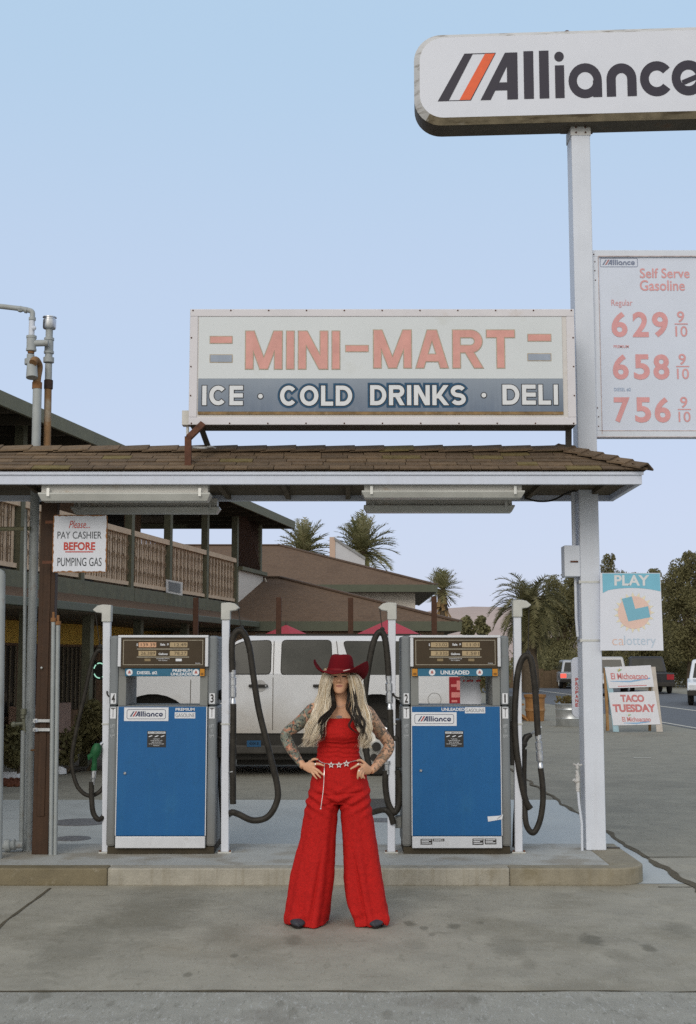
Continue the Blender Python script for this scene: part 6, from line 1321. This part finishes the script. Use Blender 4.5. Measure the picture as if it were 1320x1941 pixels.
def remesh(mb, name, vox, mats, smooth=4, parent=per, fac=.5):
    o = mb.build(name, mats, parent); md = o.modifiers.new('r','REMESH'); md.mode = 'VOXEL'; md.voxel_size = vox; md.use_smooth_shade = True
    s_ = o.modifiers.new('s','SMOOTH'); s_.iterations = smooth; s_.factor = fac
    bpy.context.view_layer.update(); dg = bpy.context.evaluated_depsgraph_get(); me = bpy.data.meshes.new_from_object(o.evaluated_get(dg)); o.modifiers.clear(); o.data = me
    for m_ in (mats if not len(me.materials) else []): me.materials.append(m_)
    me.polygons.foreach_set('use_smooth', [True]*len(me.polygons)); return o
skin = mat('skin', (.62,.34,.205), .5, var=.06, sc=14, spec=.35, bump=.04, bsc=200)
lip = mat('lips', (.42,.17,.125), .45, var=.05); eyed = mat('eye_shade', (.05,.03,.025), .5); brow = mat('brow', (.16,.09,.05), .7)
def tattoo(name, base, inks, dens):
    m = bpy.data.materials.new(name); m.use_nodes = True; N = m.node_tree.nodes; L = m.node_tree.links; b = N['Principled BSDF']; tc = N.new('ShaderNodeTexCoord'); cur = None
    for i, (col, sc, th, sharp, amt) in enumerate(inks):
        nz = N.new('ShaderNodeTexNoise'); nz.inputs['Scale'].default_value = sc; nz.inputs['Detail'].default_value = 5; nz.inputs['Distortion'].default_value = 1.6
        mp = N.new('ShaderNodeMapping'); mp.inputs['Location'].default_value = (i*3.3+dens,i*1.9,i*5.1); L.new(tc.outputs['Object'],mp.inputs[0]); L.new(mp.outputs[0],nz.inputs['Vector'])
        r = N.new('ShaderNodeMapRange'); r.inputs[1].default_value = th; r.inputs[2].default_value = th+sharp; r.inputs[4].default_value = amt; L.new(nz.outputs['Fac'],r.inputs[0])
        x = N.new('ShaderNodeMix'); x.data_type = 'RGBA'; L.new(r.outputs[0],x.inputs[0])
        if cur is None: x.inputs[6].default_value = (*base,1)
        else: L.new(cur,x.inputs[6])
        x.inputs[7].default_value = (*col,1); cur = x.outputs[2]
    L.new(cur,b.inputs['Base Color']); b.inputs['Roughness'].default_value = .55; b.inputs['Specular IOR Level'].default_value = .3; return m
tatA = tattoo('tattoo_full', (.56,.32,.21), [((.12,.155,.13),16,.38,.1,.9),((.42,.15,.085),14,.55,.06,.85),((.26,.30,.24),24,.57,.05,.8),((.03,.04,.04),34,.53,.05,.9),((.38,.30,.15),30,.62,.05,.7)], 0)
tatB = tattoo('tattoo_lines', (.57,.33,.21), [((.22,.165,.115),20,.45,.08,.75),((.08,.07,.06),38,.53,.05,.85),((.42,.21,.10),18,.60,.06,.65),((.13,.14,.12),12,.60,.05,.7)], 7)
B = MB()
B.loft(rings_of([(1500,642,48,.105,.02),(1470,642,45,.10,.015),(1445,641,38,.088,.012),(1424,641,35,.082,.01),(1402,642,38,.095,.0),(1386,643,40,.102,-.006),(1370,644,43,.092,.005),(1356,644,50,.085,.02),(1346,644,51,.072,.025),(1339,644,40,.062,.028),(1334,644,25,.056,.03),(1328,645,16,.052,.03),(1318,645,14.5,.051,.028),(1306,645,14,.05,.02)]))
for s, lg in ((-1,[(618,1490,.02,.085),(608,1560,.02,.075),(596,1630,.02,.058),(588,1680,.03,.05),(579,1738,.045,.036)]),(1,[(668,1490,.02,.085),(680,1560,.02,.075),(692,1630,.02,.058),(700,1680,.03,.05),(707,1738,.045,.036)])): limb(B, lg)
limb(B, [(604,1343,.03,.040),(594,1347,.035,.050),(584,1356,.045,.047),(566,1373,.07,.043),(549,1386,.09,.039),(541,1396,.09,.037),(546,1410,.065,.038),(556,1426,.025,.034),(568,1442,-.02,.026),(577,1452,-.05,.023)])
limb(B, [(684,1346,.03,.042),(694,1351,.035,.050),(703,1361,.045,.047),(719,1384,.07,.043),(733,1403,.09,.039),(739,1414,.09,.037),(734,1427,.065,.038),(722,1441,.025,.034),(711,1454,-.02,.026),(703,1460,-.05,.023)])
# hands: palm and five fingers each
def palm_(a, b, w, t_): 
    a = Wp(*a); b = Wp(*b); d = (b-a); up = Vector((0,0,1)); side = d.cross(Vector((0,-1,0))).normalized(); nn = d.normalized().cross(side)
    B.loft([[a+d*u+side*math.cos(2*math.pi*j/16)*w*k+nn*math.sin(2*math.pi*j/16)*t_*k2 for j in range(16)] for u,k,k2 in ((0,.62,1),(.25,.8,1.1),(.55,1,1.1),(.85,1.02,1),(1.0,.9,.8),(1.08,.6,.5))])
palm_((577,1451,-.052),(597,1454,-.092),.036,.0135)
def fing(pts, r): limb(B, [(x,y,dy,r*k) for (x,y,dy),k in zip(pts,(1.05,1.0,.93,.8,.62))], n=10, k=3)
fing([(592,1449,-.085),(601,1445.5,-.105),(606,1445.5,-.112),(611,1447,-.116),(616,1449,-.118)], .0092)
fing([(593,1453,-.09),(602,1456,-.112),(607,1460,-.120),(611,1463,-.124),(615,1466.5,-.126)], .0093)
fing([(592,1456,-.088),(599,1461,-.108),(603,1465,-.115),(606.5,1468.5,-.119),(609.5,1472,-.12)], .0088)
fing([(590,1458,-.082),(594,1464,-.10),(597,1467.5,-.106),(600,1471,-.109),(602.5,1474,-.11)], .0078)
fing([(584,1447,-.06),(590,1441,-.05),(596,1438,-.05),(601,1438,-.055),(604,1439,-.06)], .0100)
palm_((703,1460,-.052),(686,1454,-.095),.036,.0135)
fing([(688,1449,-.09),(680,1446,-.110),(675,1449,-.118),(669,1452,-.124),(664,1455,-.126)], .0092)
fing([(687,1453,-.095),(681,1456,-.125),(679,1462,-.132),(678.2,1468,-.130),(678,1474,-.126)], .0090)
fing([(688,1457,-.092),(684,1461,-.125),(683,1466,-.128),(684.5,1470,-.120),(686,1473,-.116)], .0086)
fing([(690,1460,-.085),(688,1464,-.112),(688,1468,-.116),(690,1471,-.110),(691.5,1473.5,-.106)], .0078)
fing([(697,1451,-.06),(690,1444,-.05),(684,1440,-.05),(679,1440,-.06),(676,1441,-.065)], .0100)
# head
B.loft(rings_of([(1314,644,5,.022,-.066),(1311,644,9.5,.042,-.050),(1306,644.5,13,.066,-.028),(1299,645,16.2,.085,-.008),(1291,645,18,.095,.0),(1281,645,18.8,.10,.004),(1270,645,19.2,.102,.008),(1258,645,18,.094,.012),(1250,645,13,.065,.014),(1246.5,645,5,.025,.014)], n=32, k=3))
B.tube([Wp(643.6,1280,-.093),Wp(643.4,1286,-.103),Wp(643.2,1290.5,-.113),Wp(643.3,1292.5,-.106)],[.007,.0085,.0115,.009],10)
for s in (-1,1): B.ball(Wp(643.3+s*3.0,1292,-.098),.0075,8); B.ball(Wp(644.5+s*10.5,1290.5,-.066),.024,10,sc=(1,.8,.9)); B.ball(Wp(645+s*18.8,1287,.01),.018,8,sc=(.35,.7,1.3))
B.ball(Wp(643.8,1298.1,-.088),.019,12,sc=(1,.45,.26)); B.ball(Wp(643.8,1301.2,-.086),.017,12,sc=(1,.5,.32)); B.ball(Wp(644,1310,-.078),.017,10,sc=(1.1,.7,.75))
for s in (-1,1): B.tube([Wp(644.5+s*4,1278,-.094),Wp(644.5+s*9,1276.6,-.090),Wp(644.5+s*13.5,1278.4,-.078)],[.006,.0075,.005],8)
body = remesh(B, 'body', .0038, [skin,lip,eyed,brow,tatA,tatB], 3)
off_ = wloc(per); lipc = Wp(643.8,1299.7,-.095); mi = []
eyes = [Wp(636.2,1282,-.085), Wp(652.4,1282,-.085)]
shl = Wp(593,0).x; shr = Wp(696,0).x; zt0 = Wp(0,1331).z; zw = Wp(0,1449).z
for p in body.data.polygons:
    c = p.center + off_; k = 0
    d = c-lipc
    if (d.x/.0225)**2 + (d.z/.0082)**2 < 1 and d.y < .03: k = 1
    for e in eyes:
        d = c-e
        if (d.x/.015)**2 + (d.z/.0055)**2 < 1 and c.y < YW-.04: k = 2
    if c.y < YW-.05 and abs(c.x-Wp(644.5,0).x) < .052 and abs(c.x-Wp(644.5,0).x) > .012 and abs(c.z-Wp(0,1276.5).z) < .0035: k = 3
    nzz = .012*noise.noise(c*40)
    if c.x < shl+.012+nzz and c.z < zt0+.02: k = 4 if c.x < Wp(576,0).x+nzz else (0 if c.z < Wp(0,1440).z else 4)
    if c.x > shr-.012+nzz and c.z < zt0+.02: k = 5 if c.x > Wp(705,0).x+nzz or c.z > Wp(0,1440).z else 0
    mi.append(k)
body.data.polygons.foreach_set('material_index', mi)
# jumpsuit
redf = mat('red_fabric', (.45,.014,.012), .8, var=.2, sc=70, spec=.15, bump=.4, bsc=260)
J = MB()
def tf(t, u):
    return .018*math.sin(5*t+u*9)*(1 if u > .15 else 0)*.5 + (.02*math.exp(-((u-.30)/.05)**2)*math.sin(3*t+1)) 
J.loft(rings_of([(1361,643,41.5,.100,.004),(1368,643,42,.107,-.004),(1380,643,42.5,.117,-.012),(1393,643,42,.120,-.014),(1401,642.5,41,.113,-.008),(1408,642,40,.104,.0),(1415,642,39.5,.100,.004),(1424,642,39,.098,.006),(1434,642,40,.101,.01),(1443,641.5,41.5,.104,.01),(1449,642,43.5,.108,.011),(1460,643,48,.115,.012),(1480,643,53,.125,.015),(1500,643.5,57,.13,.02),(1512,643,58,.128,.02),(1524,642,50,.10,.02)], n=48, k=3, fold=tf))
def legs(rows, s, seed):
    rows2 = [(py,(xl+xr)/2,(xr-xl)/2,hd,yo) for py,xl,xr,hd,yo in rows]
    def fo(t, u):
        a = u**.9
        f = .10*a*math.cos(2*(t+math.pi/2)-s*.6)*.3 + .085*a*math.sin(4*t+seed+u*1.2*s) + .05*a*math.sin(7*t+seed*2-u*2*s) + .02*a*math.sin(11*t+u*3)
        f += .02*math.exp(-((u-.90)/.05)**2)*math.sin(2*t+seed) + .028*math.exp(-((u-.08)/.05)**2)*math.sin(3*t+u*30)
        f -= .10*a*math.exp(-((t-(4.71+.25*s))/.16)**2)*(1-.3*u)      # long crease down the front
        return f
    rr_ = rings_of(rows2, n=64, k=6, fold=fo, zlast=.016); cx_ = Wp(rows2[-1][1],0).x; hw_ = rows2[-1][2]*SW
    for v in rr_[-1]:
        q_ = (v.x-cx_)/hw_*s; fr_ = max(0,(YW-v.y)/.15); v.z = .010+.034*math.exp(-((q_-.5)/.30)**2)*fr_
    J.loft(rr_)
legs([(1490,590,646,.118,.02),(1512,583.5,644,.12,.02),(1540,578,640,.115,.018),(1588,571,636,.112,.012),(1630,560,634,.118,.008),(1672,552,632,.128,.004),(1712,547,627,.14,0),(1732,543,623,.15,-.002),(1749,545,622,.152,-.004)], -1, 1.3)
legs([(1490,640,697,.118,.02),(1512,641,701,.12,.02),(1532,644.5,704.5,.115,.018),(1588,649,713,.112,.012),(1630,651,720.5,.118,.008),(1672,652,727,.128,.004),(1712,657,734,.14,0),(1732,666,738.5,.15,-.002),(1749,670,737,.152,-.004)], 1, 4.0)
suit = remesh(J, 'jumpsuit', .0048, [redf], 2)
ml = suit.data
nrm_ = [v.normal.copy() for v in ml.vertices]; new_ = []
for v, n_ in zip(ml.vertices, nrm_):      # cloth creases: hip pulls, bust gathers, hem breaks
    c = v.co + off_; z = c.z; py = 1250+(Wp(0,1250).z-z)/SW
    a = 0
    x = (c.x-Wp(642,0).x)/SW
    if 1470 < py < 1560:
        a -= .010*math.exp(-((py-(1499-.10*abs(x+14)+ (0 if x<0 else 0)))/2.6)**2)*(1 if -50<x<46 else .2)*math.exp(-((abs(x)-22)/26)**2)
        a -= .008*math.exp(-((py-(1512+.22*abs(x)))/3)**2)*math.exp(-((abs(x)-16)/16)**2)
        a += .007*math.sin(py*.33+x*.2*(1 if x>0 else -1))*math.exp(-((py-1510)/22)**2)
    a += .0035*noise.noise(Vector((c.x*16,c.y*9,c.z*11))) + .002*noise.noise(Vector((c.x*40,c.y*22,c.z*30)))
    if py < 1440:
        a += .0022*math.sin(py*.75+noise.noise(c*18)*3)*(1 if py > 1398 else .35)
        a -= .004*math.exp(-((py-1404)/1.4)**2) + .004*math.exp(-((py-1441)/1.6)**2)
    if py > 1690: a += .0035*math.sin(py*.16+x*.12+noise.noise(c*7)*4)*min(1,(py-1690)/25)
    sx_ = -1 if x < 0 else 1; xb = x-(-78 if x < 0 else 76)   # hem rides up over each boot, long creases slant from the knee
    if 1590 < py < 1745: a -= .007*math.exp(-((abs(x)-(26+(py-1590)*.19))/3.0)**2)*math.sin(math.pi*(py-1590)/155)*2.3 ; a += .006*math.exp(-((abs(x)-(38+(py-1590)*.17))/6)**2)*math.sin(math.pi*(py-1590)/155)
    new_ += list(v.co + n_*a)
ml.vertices.foreach_set('co', new_); ml.update()
seam = MB(); 
# boots
bt = mat('boot_leather', (.045,.045,.055), .45, var=.2, sc=20); sole = mat('boot_sole', (.025,.022,.02), .8)
for px, s, ro in ((564,-1,-.35),(718,1,.35)):
    c = Wp(px,0,0); b0 = Vector((c.x-s*.02, YW+.02, .006)); M_ = Matrix.Translation(b0) @ Matrix.Rotation(-ro*.35,4,'Z')
    m = MB(); rr = []
    for y_, hw_, h_, z0 in ((.10,.028,.09,.035),(.06,.036,.12,.03),(.0,.040,.10,.018),(-.07,.048,.065,.012),(-.13,.052,.050,.012),(-.165,.047,.042,.012),(-.188,.034,.033,.012),(-.200,.012,.018,.016)):
        rr.append([Vector((math.cos(2*math.pi*j/16)*hw_, y_, z0+h_*.5+math.sin(2*math.pi*j/16)*h_*.5)) for j in range(16)])
    m.loft(rr); m.xf(M_); bo_ = m.build('boot', bt, per)
    m = MB(); n=20; pts_ = [(math.cos(2*math.pi*j/n)*.043, -.05+math.sin(2*math.pi*j/n)*.14) for j in range(n)]; m.add([(x,y,.0) for x,y in pts_]+[(x,y,.014) for x,y in pts_],[tuple(range(n)),tuple(range(2*n-1,n-1,-1))]+[(i,(i+1)%n,n+(i+1)%n,n+i) for i in range(n)]); m.box(-.03,.03,.05,.11,0,.04); m.xf(M_); m.build('sole', sole, bo_)
# hat
felt = mat('red_felt', (.135,.005,.009), .92, var=.12, sc=60, spec=.15, bump=.3, bsc=260)
HM = Matrix.Translation(Wp(646.5,1273,.0)) @ Matrix.Rotation(R(-16),4,'Z') @ Matrix.Rotation(R(-2),4,'X') @ Matrix.Rotation(R(2),4,'Y')
n = 56; m = MB(); rows = []
def hp_(a, b, t, z): return HM @ Vector((a*math.cos(t), b*math.sin(t), z))
for u in range(0,11):
    k = u/10; ins, outx, outy = (.088,.104), .213, .190; row = []
    for j in range(n):
        t = 2*math.pi*j/n; c = abs(math.cos(t)); a = ins[0]+(outx-ins[0])*k; b = ins[1]+(outy-ins[1])*k
        sn = math.sin(t); z = .068*c**2.4*k**2.2 - (.022*k*(1-c)**1.2 if sn < 0 else .072*k*sn**.7) - .014*math.sin(math.pi*k)*c**1.5
        a -= .034*c*k**2.5
        row.append(hp_(a,b,t,z))
    rows.append(row)
m.loft(rows[::-1], cap=False); rows2 = [[v + (HM.to_3x3() @ Vector((0,0,.006))) for v in r_] for r_ in rows]; m.loft(rows2, cap=False)
m.add(rows[-1]+rows2[-1],[(j,(j+1)%n,n+(j+1)%n,n+j) for j in range(n)],0,True)
brim = m.build('hat_brim', felt, per)
m = MB(); cr_ = []
for z, a, b in ((.0,.0875,.1045),(.03,.084,.101),(.058,.0785,.096),(.085,.0725,.091),(.100,.066,.084),(.109,.056,.074),(.113,.042,.060),(.114,.025,.044),(.114,.008,.02)):
    row = []
    for j in range(n):
        t = 2*math.pi*j/n; x = a*math.cos(t); y = b*math.sin(t); dip = -.006*math.exp(-(x/.022)**2)*(1 if z > .1 else 0); pin = 1-.12*max(0,(z-.05)/.065)*max(0,-math.sin(t))**2
        row.append(HM @ Vector((x*pin, y, z+dip)))
    cr_.append(row)
m.loft(cr_); hat = m.build('hat_crown', felt, per)
m = MB(); m.loft([[hp_(.0905,.1065,2*math.pi*j/n,z) for j in range(n)] for z in (.004,.018)], cap=False); m.build('hat_band', mat('band_red',(.20,.008,.012),.6,var=.1), hat)
m = MB(); m.tube([Wp(651,1271.5,-.126),Wp(657,1270.5,-.122),Wp(664,1268.5,-.110)],[.003,.005,.002],6); m.build('hat_pin', mat('pin_pale',(.6,.5,.45),.4), hat)
# hair: long locks, pale over dark
blond = [mat('hair_blonde', (.64,.54,.40), .5, var=.14, sc=90, spec=.4, streak=((.48,.35,.20),.4)), mat('hair_honey', (.50,.38,.23), .5, var=.15, sc=90, spec=.4), mat('hair_pale', (.77,.69,.56), .5, var=.1, sc=90, spec=.4)]
dkh = mat('hair_dark', (.022,.016,.012), .5, var=.3, sc=80, spec=.2)
rng = random.Random(17)
def locks(guides, n_, r0, mats_i, jit=2.0, mb=None, wav=1.0, per_=11):
    """wavy clumps: n_ strands in clumps of per_, all strands of a clump share its wave and come together towards the tip"""
    nc = max(1, n_//per_)
    for ci in range(nc):
        f = (ci+rng.random())/nc; g = f*(len(guides)-1); a = int(min(g,len(guides)-2)); w_ = g-a; A, B_ = guides[a], guides[a+1]; ph = rng.random()*6.28; fr = rng.uniform(13,21); am = rng.uniform(.7,1.7)*wav; lnc = rng.uniform(.74,1.0); mi_ = rng.choice(mats_i); dx = rng.gauss(0,1.2); dd = rng.uniform(-.014,.010)
        for i in range(per_):
            ox, oy = rng.gauss(0,1), rng.gauss(0,1); ln = lnc*rng.uniform(.9,1.0); pts_ = []; K = len(A); fly = rng.random() < .12
            for k in range(K):
                p = [A[k][q_]*(1-w_)+B_[k][q_]*w_ for q_ in range(3)]; u = k/(K-1)
                if u > ln and k > 3: break
                sp_ = jit*(1.15-.35*u) if not fly else jit*(.8+.9*u)
                pts_.append((p[0]+dx*u+ox*sp_+am*(6.0*u*u+2.2*u+.1)*math.sin(ph+u*fr), p[1]+rng.gauss(0,.25), p[2]+dd+oy*.006+.012*u*math.cos(ph+u*fr)))
            q_ = cr([tuple(Wp(*p)) for p in pts_],6); nn = len(q_)
            rad = [r0*(1-.25*(j/nn))*(1 if j/nn < .72 else max(.10,(1-j/nn)/.28)) for j in range(nn)]
            mb.tube(q_, rad, 5, mi_ if rng.random() < .4 else rng.choice(mats_i), cap=False)
HB = MB()
# left and right falls (photo left / right), each guide from hat edge to tip
L0 = [(621,1280,-.02),(616,1290,-.03),(612,1308,-.03),(604,1330,-.05),(597,1352,-.085),(588,1376,-.11),(580,1398,-.115),(578,1414,-.115),(585,1425,-.115)]
L1 = [(624,1280,-.06),(620,1292,-.075),(616,1312,-.07),(614,1334,-.075),(609,1356,-.11),(602,1378,-.135),(594,1400,-.14),(587,1414,-.135),(582,1424,-.13)]
L2 = [(625,1280,-.085),(623,1291,-.095),(621.5,1310,-.085),(623,1330,-.08),(622,1350,-.11),(614,1372,-.138),(606,1394,-.148),(598,1412,-.145),(592,1426,-.14)]
R0 = [(672,1280,-.02),(680,1290,-.03),(685,1310,-.03),(689,1332,-.05),(695,1354,-.085),(699,1376,-.105),(699,1398,-.11),(694,1416,-.11),(688,1432,-.11)]
R1 = [(667,1280,-.06),(672,1292,-.075),(677,1312,-.07),(679,1334,-.075),(684,1356,-.11),(690,1378,-.13),(693,1400,-.135),(690,1416,-.13),(686,1430,-.13)]
R2 = [(665,1280,-.085),(668,1291,-.095),(670,1312,-.085),(672,1334,-.08),(674,1356,-.11),(683,1376,-.135),(690,1396,-.145),(692,1412,-.14),(690,1426,-.135)]
locks([L0,L1,L2], 620, .0016, (0,0,0,1,2,2), 2.6, HB, 1.25, 26); locks([R0,R1,R2], 620, .0016, (0,0,0,1,2,2), 2.6, HB, 1.25, 26)
# crown-to-nape mass behind the face and shoulders
BK0 = [(624,1268,.05),(615,1290,.07),(610,1315,.085),(606,1340,.10),(603,1370,.115),(600,1400,.12),(600,1420,.12)]; BK1 = [(666,1268,.05),(675,1290,.07),(682,1315,.085),(686,1340,.10),(690,1370,.115),(692,1400,.12),(692,1425,.12)]
BKm = [(645,1262,.11),(645,1290,.12),(645,1315,.12),(645,1340,.125),(646,1370,.13),(646,1400,.13),(646,1420,.13)]
locks([BK0,BKm,BK1], 150, .009, (0,1,1), 3.2, HB, .6)
for A, B_ in ((L0,BK0),(R0,BK1)): locks([A[:7],[(*b_,) for b_ in B_[:7]]], 46, .0065, (0,1,2), 2.2, HB, .7)
hair = HB.build('hair', blond, per, recalc=False)
HD = MB()
D0 = [(628,1297,-.06),(631,1312,-.05),(635,1326,-.06),(634,1338,-.095),(627,1350,-.13),(621,1366,-.150),(616,1384,-.158),(608,1400,-.158),(601,1416,-.15)]
D1 = [(628,1297,-.05),(629,1314,-.05),(630,1330,-.07),(624,1344,-.12),(612,1360,-.150),(604,1378,-.158),(601,1394,-.16),(593,1408,-.155),(588,1420,-.15)]
E0_ = [(664,1297,-.06),(662,1312,-.05),(660,1328,-.06),(660,1342,-.095),(663,1358,-.135),(669,1374,-.150),(676,1390,-.155),(682,1402,-.155),(684,1416,-.15)]
E1_ = [(670,1300,-.08),(675,1316,-.095),(679,1332,-.11),(684,1350,-.130),(690,1368,-.152),(694,1386,-.156),(697,1402,-.152),(694,1418,-.145),(691,1432,-.14)]
locks([D0,D1], 75, .0018, (0,), 1.5, HD, 1.2, 15); locks([E0_,E1_], 105, .0018, (0,), 1.5, HD, 1.2, 15); locks([[(629,1296,.0),(631,1312,.02),(633,1328,.05),(634,1344,.08)],[(662,1296,.0),(661,1312,.02),(659,1328,.05),(658,1344,.08)]], 60, .005, (0,), 2.0, HD, .3, 10)
HD.build('dark_hair', [dkh], per, recalc=False)
# chain belt with three stars, hanging end, necklace, rings
sil = mat('silver_chain', (.72,.70,.70), .3, .75, var=.1, sc=30)
def onbody(px, py, o=.006):
    f = max(0,min(1,(py-1424)/(1480-1424))); hw = 39+14*f; hd = .098+.027*f; x = max(-.99,min(.99,(px-642)/hw)); return Wp(px,py,.009+.004*f-hd*(1-abs(x)**2.2)**(1/2.2)-o)
def stargeo(mb, c, r):
    o_ = [(math.sin(2*math.pi*i/10)*(r if i%2 == 0 else r*.46), math.cos(2*math.pi*i/10)*(r if i%2 == 0 else r*.46)) for i in range(10)]; i_ = [(x*.45,z*.45) for x,z in o_]
    fr = [c+Vector((x,0,z)) for x,z in o_]+[c+Vector((x,0,z)) for x,z in i_]; bk = [v+Vector((0,.004,0)) for v in fr]
    mb.add(fr+bk,[(i,(i+1)%10,10+(i+1)%10,10+i) for i in range(10)]+[(20+i,30+i,30+(i+1)%10,20+(i+1)%10) for i in range(10)]+[(i,20+i,20+(i+1)%10,(i+1)%10) for i in range(10)]+[(10+i,10+(i+1)%10,30+(i+1)%10,30+i) for i in range(10)])
ch = MB(); ch.tube(cr([onbody(x,y) for x,y in ((602,1437),(607,1441.5),(612,1444),(617,1445),(624,1445.5),(635,1446),(649,1445.5),(661,1443),(668,1441.5),(676,1440),(682,1438))],3),.0024,5); belt = ch.build('belt_chain', sil, per)
for px, py, r in ((628.5,1447.5,.0215),(643,1447.5,.0215),(657,1445,.0225)):
    m = MB(); stargeo(m, onbody(px,py,.013), r); m.build('star', mat('star_white',(.75,.72,.70),.3,.35), belt)
m = MB(); m.tube(cr([onbody(616,1446,.012),Wp(615.5,1462,-.128),Wp(615,1476,-.132),Wp(614,1492,-.135),Wp(612,1508,-.138),Wp(609.5,1526,-.14)],3),.0026,5); m.ball(Wp(609.2,1528,-.14),.006,8); m.build('chain_end', sil, belt)
m = MB(); m.tube(cr([Wp(631,1331,-.025),Wp(637,1336,-.05),Wp(645,1338.5,-.058),Wp(653,1336,-.05),Wp(658,1331,-.025)],4),.0013,5); m.build('necklace', sil, per)
m = MB()
for px, py, dy in ((599,1446.4,-.101),(681,1458.5,-.128),(679,1446.3,-.111)): m.lathe([(.0098,-.003),(.0115,-.002),(.0115,.002),(.0098,.003)], Wp(px,py,dy), (1,-.2,-.4), 12)
m.build('finger_ring', sil, per)
m = MB(); m.add([Wp(643.5+5*math.cos(t*.5236)*(1+.4*(t%2)),1357.5+2.2*math.sin(t*.5236)*(1+.5*(t%2)),-.094) for t in range(12)],[tuple(range(12))]); m.build('chest_tattoo', mat('tattoo_grey',(.22,.19,.19),.5), per)
